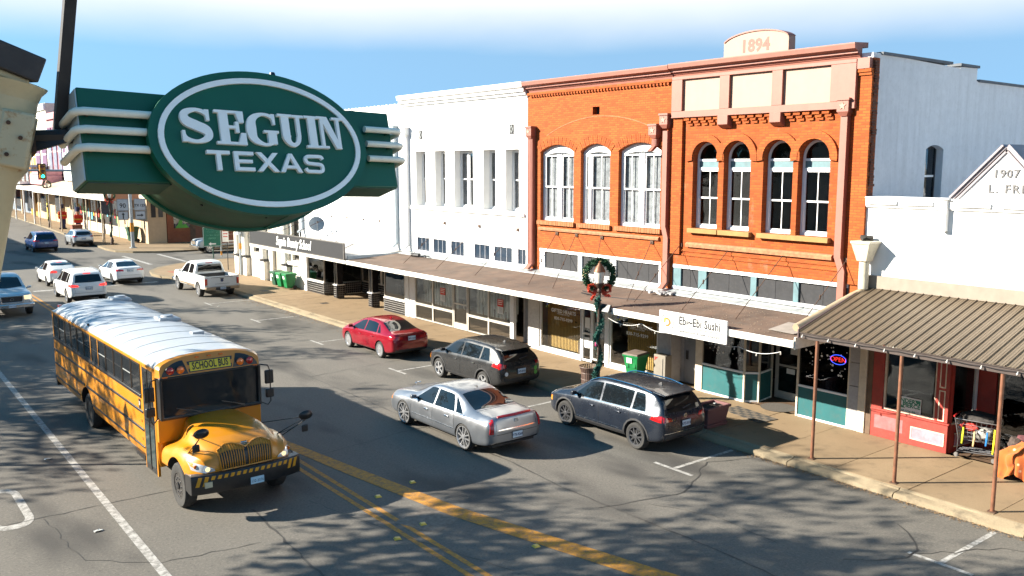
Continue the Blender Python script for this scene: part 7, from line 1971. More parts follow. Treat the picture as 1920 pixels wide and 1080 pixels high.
# mirrors
for s_ in (-1, 1):
 ar = MB().tube([(s_ * 1.2, 4.1, 2.70), (s_ * 1.38, 4.25, 2.68), (s_ * 1.42, 4.28, 2.55), (s_ * 1.42, 4.28, 1.80), (s_ * 1.36, 4.25, 1.70), (s_ * 1.2, 4.1, 1.78)], .016, 6).build('mirror_arm', M_busblack, bus, world=False)
 MB().box(s_ * 1.30, s_ * 1.52, 4.20, 4.28, 2.22, 2.56).build('mirror', M_busblack, bus, world=False, bev=.03); MB().box(s_ * 1.31, s_ * 1.51, 4.20, 4.30, 1.88, 2.10).build('mirror', M_busblack, bus, world=False, bev=.03)
 c0 = Vector((s_ * (.96 if s_ > 0 else 1.42), 6.22 - .02, 1.88 if s_ > 0 else 1.86))
 a0, a1, a2 = Vector((s_ * .80, 5.1, 1.54)), Vector((s_ * .96, 5.6, 1.36)), Vector((s_ * 1.08, 5.55, 1.27))
 MB().tube([a0, c0 + Vector((0, -.12, -.06))], .011, 5).tube([a1, c0 + Vector((0, -.1, -.1))], .011, 5).tube([a2, c0 + Vector((s_ * .02, -.1, -.14))], .011, 5).tube([a1, (a1 + c0) / 2 + Vector((0, 0, -.1)), a2], .010, 5).build('mirror_arm', M_busblack, bus, world=False)
 mm = MB(); mm.M = Matrix.Translation(c0) @ Matrix.Rotation(R(-20), 4, 'X') @ Matrix.Diagonal((1.35, 1, .95, 1))
 mm.lathe([(.001, .075), (.07, .06), (.115, .025), (.125, -.02), (.11, -.04), (.001, -.045)], n=20, axis='y'); mm.build('cross_view_mirror', M_busblack, bus, world=False, smooth=True)
 mm = MB(); mm.boxc(c0 + Vector((s_ * .06, -.2, -.36)), (.16, .06, .17)); mm.build('hood_mirror', M_busblack, bus, world=False, bev=.03)
# wheels
wf = wheel_meshes('bus', .50, .27, .30, 'wide', mat('black_steel_rim', (.045, .042, .04), .45, metal=.3, dirt=.3), 10)
add_wheels(bus, 1.04, [(1, YF, .50), (-1, YF, .50), (1, YRr, .50), (-1, YRr, .50)], wf, .27)
for s_ in (-1, 1):
 MB().cyl((s_ * 1.03, YF, .5), (s_ * 1.19, YF, .5), .10, .075, 16).build('hub', M_busblack, bus, world=False)
 tb = MB()
 for k in range(10): tb.cyl((s_ * 1.13, YF + .165 * math.cos(k * .628), .5 + .165 * math.sin(k * .628)), (s_ * 1.175, YF + .165 * math.cos(k * .628), .5 + .165 * math.sin(k * .628)), .022, .018, 6)
 tag(tb.build('wheel_nuts', M_alloy_dark, bus, world=False), kind='stuff')
 w_ = part_empty('wheel', bus, (s_ * .74, YRr, .5)); inst('tyre', wf[0], w_)
MB().box(-.9, .9, -5.9, 5.6, .42, .62).build('chassis', M_under, bus, world=False)
MB().box(-1.2, 1.2, ye - .14, ye + .02, .48, .80).build('rear_bumper', M_busblack, bus, world=False, bev=.02)
MB().boxc((1.0, ye + .1, 3.06), (.1, .1, .06)).build('marker_lamp', M_redlens, bus, world=False)
# ================================================================ town sign on its cream post
C0 = Vector((0, 0, 0))
def view_ray(px, py):
 """direction from the street camera's stand through a point of its 1920x1080 picture (used to lay the sign out once)"""
 d = Vector(((px - 960) / 1650, (540 - py) / 1650, -1)); d.normalize()
 return camo.rotation_euler.to_matrix() @ d
SGN = Vector((0, 0, 7.5)) + view_ray(481, 268) * 7.0
t_, u_, n_ = Vector((.987, -.117, -.110)), Vector((.140, .968, .208)), Vector((0, 0, 1))
f0 = view_ray(481, 268); f0.z = 0; f0.normalize(); r0 = f0.cross(Vector((0, 0, 1)))
psi, th, ph = R(26), R(16), R(-2)
t_ = r0 * math.cos(psi) + f0 * math.sin(psi); n_ = -f0 * math.cos(psi) + r0 * math.sin(psi)
u_ = Vector((0, 0, 1)) * math.cos(th) - n_ * math.sin(th); n_ = n_ * math.cos(th) + Vector((0, 0, 1)) * math.sin(th)
t2 = t_ * math.cos(ph) + u_ * math.sin(ph); u_ = -t_ * math.sin(ph) + u_ * math.cos(ph); t_ = t2
MS = Matrix(((t_.x, u_.x, n_.x, SGN.x), (t_.y, u_.y, n_.y, SGN.y), (t_.z, u_.z, n_.z, SGN.z), (0, 0, 0, 1)))
tg = thing('town_sign', 'large dark green oval sign lettered SEGUIN TEXAS with white tube bands on both wings', 'sign', M=MS)
M_sgreen = mat('dark_green_enamel', (.003, .092, .050), .42, var=.12, scale=1.5, streak=.15)
M_sgreen2 = mat('faded_green_enamel', (.030, .078, .045), .55, var=.3, scale=3, dirt=.35, streak=.3)
M_swhite = mat('white_enamel', (.93, .93, .90), .4, var=.03, dirt=.05)
M_tube = mat('ivory_tube', (.80, .78, .66), .35, var=.05, dirt=.12)
def B(name, m, mb, parent=tg, **k): return mb.build(name, m, parent, world=False, **k)
# wings: two flat boxes with a weathered underside
for a, c_, nm in ((-1.235, -.55, 'L'), (.60, 1.225, 'R')):
 B('wing', M_sgreen, MB().box(a, c_, -.325, .322, -.30, 0), bev=.008)
 B('wing_underside', M_sgreen2, MB().box(a + .012, c_ - .012, -.333, -.3255, -.29, -.01))
 for k in range(3): B('rivet', M_busblack, MB().cyl((a + .12 + .22 * k, -.336, -.02), (a + .12 + .22 * k, -.3335, -.02), .008, .008, 8))
B('wing_end', mat('sky_sheen_panel', (.52, .60, .62), .5, var=.1, dirt=.2), MB().box(-1.243, -1.2355, -.315, .312, -.29, -.01))  # pale blue colour paints the sky sheen on the end face
# the oval drum
EA, EB_, EC = .862, .550, (.022, -.035)
def ell(k_a, k_b, n=72): return [(EC[0] + k_a * math.cos(2 * math.pi * i / n), EC[1] + k_b * math.sin(2 * math.pi * i / n)) for i in range(n)]
B('oval_face', M_sgreen, MB().prism(ell(EA, EB_), 'z', .06, .115), smooth=True, angle=.5)
b = MB(); b.ring(ell(EA - .02, EB_ - .02), ell(EA - .1, EB_ - .1), 'z', -.40, .0595)
B('oval_drum', M_sgreen2, b, smooth=True, angle=.6)
B('oval_back', M_sgreen, MB().prism(ell(EA, EB_), 'z', -.45, -.401), smooth=True, angle=.5)
B('oval_band', M_swhite, MB().ring(ell(.800, .492), ell(.760, .452), 'z', .1155, .130), smooth=True, angle=.6)
for a, c_ in ((-.02, -.3), (.3, -.36)):
 pass
for k in range(5):
 a = R(200 + 35 * k); B('rivet', M_busblack, MB().cyl((EC[0] + (EA - .022) * math.cos(a), EC[1] + (EB_ - .022) * math.sin(a), -.05), (EC[0] + (EA - .012) * math.cos(a), EC[1] + (EB_ - .012) * math.sin(a), -.05), .009, .009, 8))
B('drum_seam', M_sgreen, MB().box(EC[0] + .15, EC[0] + .165, EC[1] - .534, EC[1] - .528, -.40, .05))
B('finial', mat('blue_black_knob', (.01, .012, .03), .4), MB().lathe([(.001, .03), (.02, .022), (.024, 0), (.001, -.03)], (.165, .515, .08), 12, 'y'), smooth=True)
# neon-style tube bands
for k, v_ in enumerate((.135, .012, -.112)):
 s0 = (-.785, -.80, -.79)[k]
 B('tube_band', M_tube, MB().tube([(s0, v_, .065), (-1.22, v_, .065), (-1.262, v_, .045), (-1.275, v_, .005), (-1.275, v_, -.30)], .028, 10), smooth=True)
 B('tube_band', M_tube, MB().tube([(.93, v_ + .01, .065), (1.235, v_ + .01, .065), (1.275, v_ + .01, .045), (1.29, v_ + .01, .0), (1.29, v_ + .01, -.28)], .026, 10), smooth=True)
 for x in (-1.19, -.83, .97, 1.17): B('tube_clip', M_rust if x < -1 else M_sgreen, MB().boxc((x, v_, .018), (.02, .03, .06)))
# letters: slab-serif SEGUIN built from tapered strokes, plain TEXAS
class Glyphs:
 def __init__(s, x, y, w, h, z0, th):
  if h > .2: x = -.628 + (x + .585) * .965; w *= .965
  else: x -= .062
  s.b = MB(); s.x, s.y, s.w, s.h, s.z0, s.th, s.k = x, y, w, h, z0, th, 0
 def P(s, u, v): return (s.x + u * s.w, s.y + v * s.h)
 def poly(s, pts):
  s.b.prism([s.P(*p) for p in pts], 'z', s.z0, s.z0 + s.th + .0012 * (s.k % 4)); s.k += 1
 def r(s, u0, u1, v0, v1): s.poly([(u0, v0), (u1, v0), (u1, v1), (u0, v1)])
 def stroke(s, pts, ws):
  pts = [Vector((p[0] * s.w, p[1] * s.h)) for p in pts]; n = len(pts); L = []; Rr = []
  for i in range(n):
   d = (pts[min(i + 1, n - 1)] - pts[max(i - 1, 0)]).normalized(); q = Vector((-d.y, d.x)) * ws[i] * s.h / 2
   L.append(pts[i] + q); Rr.append(pts[i] - q)
  z1 = s.z0 + s.th + .0012 * (s.k % 4); s.k += 1
  vs = []
  for z in (s.z0, z1): vs += [(s.x + p.x, s.y + p.y, z) for p in L] + [(s.x + p.x, s.y + p.y, z) for p in Rr]
  fs = []
  for i in range(n - 1):
   fs += [(2 * n + i, 2 * n + i + 1, 3 * n + i + 1, 3 * n + i), (i, n + i, n + i + 1, i + 1), (i, i + 1, 2 * n + i + 1, 2 * n + i), (n + i, 3 * n + i, 3 * n + i + 1, n + i + 1)]
  fs += [(0, 2 * n, 3 * n, n), (n - 1, 2 * n - 1, 4 * n - 1, 3 * n - 1)]
  s.b.add(vs, fs)
 def arc(s, c, ru, rv, a0, a1, w0, w1, wm=None, n=18):
  pts = [(c[0] + ru * math.cos(R(a0 + (a1 - a0) * i / n)), c[1] + rv * math.sin(R(a0 + (a1 - a0) * i / n))) for i in range(n + 1)]
  wm = wm if wm is not None else (w0 + w1) / 2
  ws = [(w0 + (wm - w0) * math.sin(min(1, 2 * i / n) * math.pi / 2)) if i <= n / 2 else (wm + (w1 - wm) * (1 - math.sin((1 - (2 * i / n - 1)) * math.pi / 2))) for i in range(n + 1)]
  s.stroke(pts, ws)
 def done(s, name='letter'): return B(name, M_swhite, s.b)
Z0, TH = .1155, .026
def smoothpts(ctrl, n=8):
 """Catmull-Rom through control points with per-point widths"""
 out = []; m = len(ctrl)
 for i in range(m - 1):
  p0, p1, p2, p3 = (Vector(ctrl[max(0, min(m - 1, i + k))]) for k in (-1, 0, 1, 2))
  for j in range(n + (i == m - 2)):
   t = j / n
   out.append(.5 * ((2 * p1) + (p2 - p0) * t + (2 * p0 - 5 * p1 + 4 * p2 - p3) * t * t + (-p0 + 3 * p1 - 3 * p2 + p3) * t ** 3))
 return [(p[0], p[1]) for p in out], [p[2] for p in out]
y0, hh = -.068, .255
g = Glyphs(-.585, y0, .245, hh, Z0, TH)      # S
g.stroke(*smoothpts([(.90, .72, .07), (.82, .88, .12), (.52, .955, .10), (.20, .84, .20), (.22, .63, .27), (.52, .50, .28), (.82, .37, .27), (.84, .17, .20), (.52, .045, .10), (.20, .10, .12), (.10, .28, .07)]))
g.poly([(.80, .98), (.94, .98), (.94, .66), (.84, .66)]); g.poly([(.06, .02), (.19, .02), (.15, .34), (.06, .34)]); g.done()
g = Glyphs(-.315, y0, .235, hh, Z0, TH)      # E
g.r(.14, .44, .06, .94); g.r(.0, .96, .92, 1.0); g.r(.0, 1.0, 0, .08); g.poly([(.80, .66), (.96, .66), (.96, .99), (.70, .94)]); g.poly([(.84, .36), (1.0, .36), (1.0, .01), (.72, .06)]); g.r(.40, .74, .475, .56); g.poly([(.66, .36), (.78, .36), (.78, .68), (.66, .68)]); g.done()
g = Glyphs(-.065, y0 + .002, .255, hh, Z0, TH)      # G
g.stroke(*smoothpts([(.88, .72, .06), (.80, .90, .10), (.50, .955, .09), (.20, .80, .22), (.13, .50, .30), (.20, .20, .22), (.50, .05, .09), (.74, .09, .11), (.80, .20, .14)]))
g.poly([(.80, .98), (.92, .98), (.92, .66), (.84, .66)]); g.r(.64, .92, .06, .44); g.r(.52, 1.0, .40, .475); g.done()
g = Glyphs(.195, y0 + .004, .235, hh, Z0, TH)      # U
g.r(.12, .40, .34, .95); g.arc((.49, .34), .225, .27, 180, 360, .27, .13, .12); g.r(.66, .79, .34, .95); g.r(0, .52, .925, 1.0); g.r(.54, .95, .925, 1.0); g.done()
g = Glyphs(.425, y0 + .006, .125, hh, Z0, TH)      # I
g.r(.24, .78, .05, .95); g.r(.0, 1.0, .925, 1.0); g.r(.0, 1.0, 0, .075); g.done()
g = Glyphs(.535, y0 + .008, .225, hh, Z0, TH)      # N
g.r(.13, .25, .05, .95); g.poly([(.13, 1.0), (.42, 1.0), (.92, .0), (.70, .0)]); g.r(.78, .90, .02, .95); g.r(0, .30, .925, 1.0); g.r(0, .40, 0, .075); g.r(.62, 1.06, .925, 1.0); g.done()
y0, hh = -.262, .145
g = Glyphs(-.395, y0, .17, hh, Z0, TH); g.r(.40, .60, .0, .90); g.r(0, 1, .82, 1.0); g.done()
g = Glyphs(-.195, y0, .15, hh, Z0, TH); g.r(.0, .22, .0, 1); g.r(.1, 1, .82, 1.0); g.r(.1, .92, .42, .58); g.r(.1, 1, 0, .18); g.done()
g = Glyphs(-.025, y0, .175, hh, Z0, TH); g.poly([(0, 0), (.24, 0), (1, 1), (.76, 1)]); g.poly([(.76, 0), (1, 0), (.24, 1), (0, 1)]); g.done()
g = Glyphs(.160, y0, .18, hh, Z0, TH); g.poly([(0, 0), (.2, 0), (.58, 1), (.42, 1)]); g.poly([(.8, 0), (1, 0), (.58, 1), (.42, 1)]); g.r(.2, .8, .20, .36); g.done()
g = Glyphs(.365, y0, .165, hh, Z0, TH)
g.stroke(*smoothpts([(.96, .76, .17), (.86, .90, .17), (.5, .91, .17), (.14, .88, .17), (.08, .70, .17), (.18, .54, .17), (.5, .50, .17), (.84, .46, .17), (.92, .28, .17), (.84, .10, .17), (.5, .09, .17), (.14, .10, .17), (.04, .26, .17)])); g.done()
# bracket, guy rod and post
ax = view_ray(5, 150)
pc = Vector((0, 0, 7.5)) + view_ray(-12, 250) * 6.75
lean = R(12.5)
fz = view_ray(2, 250); fz.z = 0; fz.normalize()
MP = Matrix.Translation(pc) @ Matrix.Rotation(lean, 4, fz) @ Matrix.Rotation(R(-8), 4, 'Z')
down = (MP.to_3x3() @ Vector((0, 0, -1)))
Lp = (pc.z - 1.2 * 0) / -down.z
ps = thing('sign_post', 'cream painted post with a black slab cap and rusty collar carrying the green town sign', 'post', M=MP @ Matrix.Translation((0, 0, -Lp + .16)))
WMi = WM[ps].inverted() @ MP
M_cpost = mat('cream_post_paint', (.50, .43, .27), .6, var=.06, dirt=.15, streak=.15, bump=.25, bscale=40)
M_cpost_r = mat('rusting_cream_paint', (.50, .43, .28), .65, var=.12, dirt=.1, scale=2)
nt = M_cpost_r.node_tree
def BP(name, m, mb, **k):
 mb2 = MB(); mb2.M = WMi; mb2.add(mb.v, mb.f); return mb2.build(name, m, ps, world=False, **k)
t = NT('rust_stained_cream'); col = t.mix(t.ramp(t.noise(9, 7, .7), [(.55, 0.), (.70, 1.)]), (.50, .43, .28), (.30, .12, .02))
t.color(t.mix(t.ramp(t.noise(5, 5, .6), [(.62, 0.), (.75, .8)]), col, (.09, .035, .012))).set(rough=.7); t.bump(t.noise(60, 4), .4, .004); M_rcream = t.m
def tilt_box(h, z0, z1):
 b = MB(); b.M = Matrix.Translation((0, 0, .35)) @ Matrix.Rotation(R(9), 4, 'Y') @ Matrix.Rotation(R(10), 4, 'Z') @ Matrix.Translation((0, 0, -.35)); b.box(-h - .13, h - .13, -h, h, z0, z1); return b
BP('shaft', M_cpost, MB().lathe([(.222, .36), (.222, .16), (.22, .15), (.22, -.22), (.18, -.30), (.178, -1.2), (.175, -Lp + .16)], n=24), smooth=True, angle=.5)
BP('collar', M_rcream, MB().lathe([(.222, .15), (.236, .15), (.236, -.16), (.230, -.20), (.222, -.22)], n=24), smooth=True, angle=.5)
BP('collar_plate', M_rcream, MB().box(.02, .215, -.238, -.14, -.20, .165), bev=.02)
for x, z in ((.07, .08), (.15, .0), (.09, -.12)): BP('bolt', M_rust, MB().cyl((x, -.255, z), (x, -.24, z), .014, .014, 8))
BP('moulding', M_cpost, MB().lathe([(.22, .24), (.235, .30), (.26, .335), (.265, .35), (.22, .351)], n=24), smooth=True, angle=.5)
BP('abacus', M_cpost, tilt_box(.235, .352, .395), bev=.01)
BP('cap', mat('black_cap', (.030, .029, .032), .6, var=.3, dirt=.2), tilt_box(.275, .396, .56), bev=.01)
def cs_(p): return MS.inverted() @ p
arm0 = pc + view_ray(60, 262) * .02 + (MP.to_3x3() @ Vector((.2, 0, .02)))
i0 = WM[tg].inverted() @ arm0
b = MB().tube([i0, Vector((-1.20, .035, -.16))], .05, 8); B('bracket_arm', M_black, b, smooth=True)
B('bracket_gusset', M_black, MB().add([tuple(i0 + Vector((0, .0, .03))), tuple(i0 + Vector((.0, -.11, .03))), (-1.23, .0, -.13), tuple(i0 + Vector((0, .0, -.0))), tuple(i0 + Vector((.0, -.11, -.0))), (-1.23, .0, -.16)], [(0, 1, 2), (5, 4, 3), (0, 3, 4, 1), (1, 4, 5, 2), (2, 5, 3, 0)]))
B('bracket_plate', M_rust, MB().boxc(i0 + Vector((.01, -.02, 0)), (.03, .2, .12)))
r0_ = WM[tg].inverted() @ (Vector((0, 0, 7.5)) + view_ray(110, 262) * 6.85); r1_ = WM[tg].inverted() @ (Vector((0, 0, 7.5)) + view_ray(146, -190) * 6.85)
d_ = (r1_ - r0_)
B('support_rod', mat('dark_steel_rod', (.035, .032, .032), .5, metal=.4, var=.3), MB().tube([r0_, r0_ + d_ * .5, r1_], .052, 4))
# ================================================================ street furniture and small things on the pavement
M_bronze_post = mat('dark_bronze_post', (.055, .032, .022), .5, metal=.3, var=.2)
M_fir = mat('fir_green', (.012, .060, .022), .7, var=.5, scale=25)
M_fir_blue = mat('tinsel_green', (.015, .085, .065), .6, var=.5, scale=25)
M_bow = mat('red_tinsel', (.55, .045, .012), .5, var=.35, scale=30)
M_globe = mat('milk_glass', (.62, .58, .50), .25, var=.03)

def needles(b, pts, rad, n, ln, r):
 """short needle blades around a path"""
 m = len(pts) - 1
 for k in range(n):
  t = r.random() * m; i = min(int(t), m - 1); c = Vector(pts[i]).lerp(Vector(pts[i + 1]), t - i)
  d = Vector((r.gauss(0, 1), r.gauss(0, 1), r.gauss(0, 1))).normalized()
  a = c + d * rad * r.uniform(.2, .8); e_ = a + (d + Vector((r.gauss(0, .5), r.gauss(0, .5), r.gauss(0, .5)))).normalized() * ln * r.uniform(.6, 1.2)
  q = (e_ - a).cross(Vector((r.gauss(0, 1), r.gauss(0, 1), r.gauss(0, 1)))).normalized() * ln * .22
  b.add([a - q, a + q, e_], [(0, 1, 2)])

def lamp_post(label, x, y, H=4.1, z0=ZP, wreath=True, garland=True, face=0., scale=1., group='wreathed lamp posts', detail=1.):
 t = thing('street_lamp', label, 'street lamp', (x, y, z0), face, group)
 k = H / 4.1
 MB().lathe([(.17, 0), (.17, .12), (.13, .16), (.12, .55), (.09, .62), (.075, .70), (.055, .76), (.048, 3.2 * k), (.07, 3.22 * k), (.07, 3.28 * k), (.05, 3.32 * k)], n=14).build('pole', M_bronze_post, t, world=False, smooth=True, angle=.5)
 MB().lathe([(.05, 3.3 * k), (.12, 3.38 * k), (.15, 3.46 * k), (.14, 3.48 * k)], n=16).build('lamp_base', M_bronze_post, t, world=False, smooth=True)
 MB().lathe([(.10, 3.47 * k), (.135, 3.56 * k), (.165, 3.70 * k), (.17, 3.79 * k), (.14, 3.81 * k)], n=18).build('globe', M_globe, t, world=False, smooth=True)
 MB().lathe([(.185, 3.80 * k), (.18, 3.83 * k), (.11, 3.95 * k), (.07, 4.0 * k), (.05, 4.04 * k), (.03, 4.06 * k), (.032, 4.09 * k), (.001, 4.12 * k)], n=16).build('lamp_cap', mat('brown_copper_cap', (.16, .07, .035), .5, metal=.3, var=.2), t, world=False, smooth=True)
 r = random.Random(int(x * 31 + y))
 if wreath:
  zc = 3.66 * k; rw = .43
  pts = [(rw * math.cos(a * math.pi / 18), .12, zc + .02 + rw * math.sin(a * math.pi / 18)) for a in range(-7 * 1 - 2, 28)]
  b = MB(); b.tube(pts, .06, 6); needles(b, pts, .125, int(2600 * detail), .10, r)
  w_ = b.build('wreath', M_fir, t, world=False)
  lb = MB().lathe([(.001, .016), (.014, .008), (.014, -.008), (.001, -.016)], n=6).mesh('fairy_light', mat('warm_fairy_bulb', (.8, .65, .35), .2))
  for i in range(int(16 * detail)):
   p = Vector(pts[int(r.random() * (len(pts) - 1))]); inst('fairy_light', lb, w_, p + Vector((r.gauss(0, .06), -.12, r.gauss(0, .06))))
  b = MB()
  for s_ in (-1, 1):
   loop = [(s_ * .05, .06, 3.30 * k), (s_ * .18, .02, 3.42 * k), (s_ * .33, .0, 3.40 * k), (s_ * .34, .0, 3.24 * k), (s_ * .2, .02, 3.18 * k), (s_ * .05, .06, 3.28 * k)]
   tail = [(s_ * .04, .05, 3.28 * k), (s_ * .16, .0, 3.12 * k), (s_ * .26 if s_ < 0 else s_ * .34, -.02, 2.98 * k if s_ < 0 else 3.10 * k)]
   for q in (loop, tail):
    b.tube(q, .035, 5); needles(b, q, .045, int(330 * detail), .05, r)
  b.build('bow', M_bow, t, world=False)
 if garland:
  pts = [((.075 + .02 * math.sin(i * .2)) * math.cos(i * .62 * .45), (.075 + .02 * math.sin(i * .2)) * math.sin(i * .62 * .45), .25 + (3.05 * k - .25) * i / 60) for i in range(61)]
  b = MB(); b.tube(pts, .05, 5); needles(b, pts, .085, int(3000 * detail), .10, r); b.build('garland', M_fir_blue, t, world=False)
  MB().boxc((-.07, .0, 1.66 * k), (.10, .10, .14)).build('ribbon', mat('magenta_ribbon', (.35, .03, .12), .5), t, world=False, bev=.03)
 return t
lamp_post('bronze street lamp with fir wreath, red bow and spiral garland at the kerb', 18.78, 19.57, 4.38, face=R(-40))

tc = thing('litter_bin', 'round brown slatted metal litter bin beside the garlanded lamp post', 'litter bin', (19.22, 20.42, ZP))
slat = MB().hexa([(.255, -.016, .05), (.265, -.016, .05), (.265, .016, .05), (.255, .016, .05), (.275, -.018, .68), (.285, -.018, .68), (.285, .018, .68), (.275, .018, .68)])
slat.hexa([(.275, -.018, .681), (.285, -.018, .681), (.285, .018, .681), (.275, .018, .681), (.335, -.02, .86), (.345, -.02, .86), (.345, .02, .86), (.335, .02, .86)])
sm_ = slat.mesh('slat', mat('brown_bin_paint', (.11, .065, .05), .55, var=.15, dirt=.2))
for k in range(30): inst('slat', sm_, tc, rot=(0, 0, k * math.pi / 15))
MB().lathe([(.24, .04), (.24, .70), (.20, .72), (.20, .1), (.001, .1)], n=20).build('liner', M_black, tc, world=False, smooth=True)
for z, r_ in ((.10, .272), (.45, .284), (.66, .29), (.86, .348)): MB().tube([(r_ * math.cos(k * .2618), r_ * math.sin(k * .2618), z) for k in range(24)], .012, 5, True).build('hoop', MATS['brown_bin_paint'], tc, world=False)

pt = thing('planter', 'mauve rectangular plastic planter with dead soil at the kerb behind the dark blue SUV', 'planter', (19.42, 15.62, ZP), R(0))
M_mauvep = mat('mauve_plastic', (.15, .065, .065), .6, var=.12, dirt=.15)
def taper(x0, y0, x1, y1, z0, z1): return [(-x0, -y0, z0), (x0, -y0, z0), (x0, y0, z0), (-x0, y0, z0), (-x1, -y1, z1), (x1, -y1, z1), (x1, y1, z1), (-x1, y1, z1)]
MB().hexa(taper(.42, .24, .45, .26, .0, .10)).hexa(taper(.40, .22, .47, .28, .101, .52)).build('trough', M_mauvep, pt, world=False, bev=.012)
MB().ring([(-.51, -.32), (.51, -.32), (.51, .32), (-.51, .32)], [(-.44, -.25), (.44, -.25), (.44, .25), (-.44, .25)], 'z', .52, .60).build('rim', M_mauvep, pt, world=False, bev=.012)
b = MB(); b.grid(lambda u, v: ((u - .5) * .88, (v - .5) * .50, .535 + .03 * noise.noise((u * 9, v * 6, 1))), 12, 8); b.build('soil', mat('dark_soil', (.03, .022, .016), .95, var=.5, scale=30), pt, world=False)
MB().boxc((.25, .05, .57), (.10, .07, .05)).build('stone', M_flash, pt, world=False, bev=.015)

def wheelie(label, x, y, rz, m, group=None, lid=None, sticker=True):
 t = thing('wheeled_bin', label, 'wheeled bin', (x, y, ZP), rz, group)
 MB().hexa(taper(.22, .22, .30, .33, .10, .86)).build('bin_body', m, t, world=False, bev=.03)
 MB().hexa(taper(.315, .345, .325, .355, .83, .90)).build('bin_rim', m, t, world=False, bev=.01)
 MB().box(-.20, -.08, -.30, -.18, .45, .80).box(.08, .2, -.30, -.18, .45, .8).build('rib', m, t, world=False, bev=.02)
 ld = MB().hexa([(-.33, -.38, .905), (.33, -.38, .905), (.33, .37, .905), (-.33, .37, .905), (-.29, -.33, .955), (.29, -.33, .955), (.29, .33, .975), (-.29, .33, .975)]).build('lid', lid or m, t, world=False, bev=.015)
 MB().tube([(-.26, .37, .86), (-.26, .44, .90), (.26, .44, .90), (.26, .37, .86)], .015, 6).build('handle', M_black, t, world=False)
 w_ = MB().lathe([(.12, -.03), (.12, .03)], n=18, axis='x').mesh('wheel', M_tyre)
 for s_ in (-1, 1): inst('wheel', w_, t, (s_ * .27, .24, .125))
 if sticker: MB().box(-.20, .08, -.352, -.345, .60, .78).build('label_sticker', M_paper, t, world=False) if False else MB().hexa([(-.16, -.315, .62), (.06, -.315, .62), (.06, -.29, .62), (-.16, -.29, .62), (-.16, -.345, .80), (.06, -.345, .80), (.06, -.31, .80), (-.16, -.31, .80)]).build('label_sticker', M_paper, t, world=False)
 return t
M_bing = mat('green_bin_plastic', (.006, .16, .045), .42, var=.08, dirt=.1)
M_bind = mat('dark_green_bin_plastic', (.012, .065, .035), .45, var=.08, dirt=.1)
wheelie('bright green wheeled bin with an open brown lid beside the grey cabinet', 21.62, 20.68, R(-90 + 8), M_bing, lid=mat('brown_grey_lid', (.13, .10, .085), .6, var=.3))
wheelie('nearest of the row of green wheeled bins by the beauty school', 21.55, 48.95, R(-90), M_bing, 'green wheeled bins by the beauty school')
wheelie('middle green wheeled bin of the row by the beauty school', 21.5, 49.75, R(-84), M_bing, 'green wheeled bins by the beauty school')
wheelie('dark green wheeled bin farthest in the row by the beauty school', 21.5, 50.55, R(-88), M_bind, 'green wheeled bins by the beauty school')
gb_ = thing('utility_cabinet', 'beige-grey metal cabinet with a small red mark against the grey shop pier', 'cabinet', (21.95, 19.75, ZP))
MB().box(21.80, 22.12, 19.50, 20.02, ZP + .02, 1.16).build('cabinet_body', mat('beige_cabinet', (.18, .16, .13), .6, var=.1, dirt=.25), gb_, bev=.012)
MB().prism([(19.84, 1.08), (19.98, 1.08), (19.98, .95)], 'x', 21.79, 21.799).build('warning_mark', M_red_ink, gb_)
MB().box(21.79, 21.799, 19.60, 19.62, .3, 1.05).build('door_gap', M_seam, gb_)

# shopping trolley loaded with bags and the blanket-covered load beside it
ca = thing('shopping_cart', 'metal shopping trolley hung with bags and straps in front of the red shop', 'shopping cart', (22.45, 9.62, ZP), R(12))
M_wire = mat('cart_wire', (.30, .30, .31), .35, metal=.8, var=.2)
b = MB()
W_, L_, z0_, z1_ = .27, .46, .48, 1.0
def cp(u, v, z): k = (z - z0_) / (z1_ - z0_); return (u * (W_ - .05 + .05 * k), v * (L_ - .10 + .10 * k), z)
for z in (.48, .58, .68, .78, .88, 1.0): b.tube([cp(-1, -1, z), cp(1, -1, z), cp(1, 1, z), cp(-1, 1, z)], .006 if z < 1 else .012, 5, True)
for k in range(9):
 v = -1 + 2 * k / 8
 for s_ in (-1, 1): b.tube([cp(s_, v, z0_), cp(s_, v, z1_)], .004, 4)
for k in range(6):
 u = -1 + 2 * k / 5
 b.tube([cp(u, -1, z1_), cp(u, -1, z0_), cp(u, 1, z0_), cp(u, 1, z1_)], .004, 4)
b.build('basket', M_wire, ca, world=False)
b = MB()
for s_ in (-1, 1): b.tube([(s_ * .25, .50, 1.02), (s_ * .23, .40, .50), (s_ * .22, .42, .16), (s_ * .23, -.46, .20)], .014, 6)
b.tube([(-.22, -.40, .20), (.22, -.40, .20)], .012, 5).tube([(-.22, .40, .17), (.22, .40, .17)], .012, 5).tube([(0, -.4, .2), (0, .4, .18)], .008, 5).tube([(.1, -.4, .2), (.1, .4, .18)], .008, 5).tube([(-.1, -.4, .2), (-.1, .4, .18)], .008, 5)
b.build('frame', mat('cart_frame', (.16, .16, .17), .4, metal=.6), ca, world=False)
MB().tube([(-.27, .52, 1.05), (.27, .52, 1.05)], .022, 8).build('handle', mat('red_plastic', (.42, .02, .02), .4), ca, world=False)
wm_ = MB().lathe([(.012, -.02), (.058, -.02), (.062, 0), (.058, .02), (.012, .02)], n=16, axis='x').mesh('wheel', mat('grey_rubber_wheel', (.16, .15, .14), .6))
for x, y in ((-.23, -.43), (.23, -.43), (-.22, .42), (.22, .42)): inst('wheel', wm_, ca, (x, y, .062))
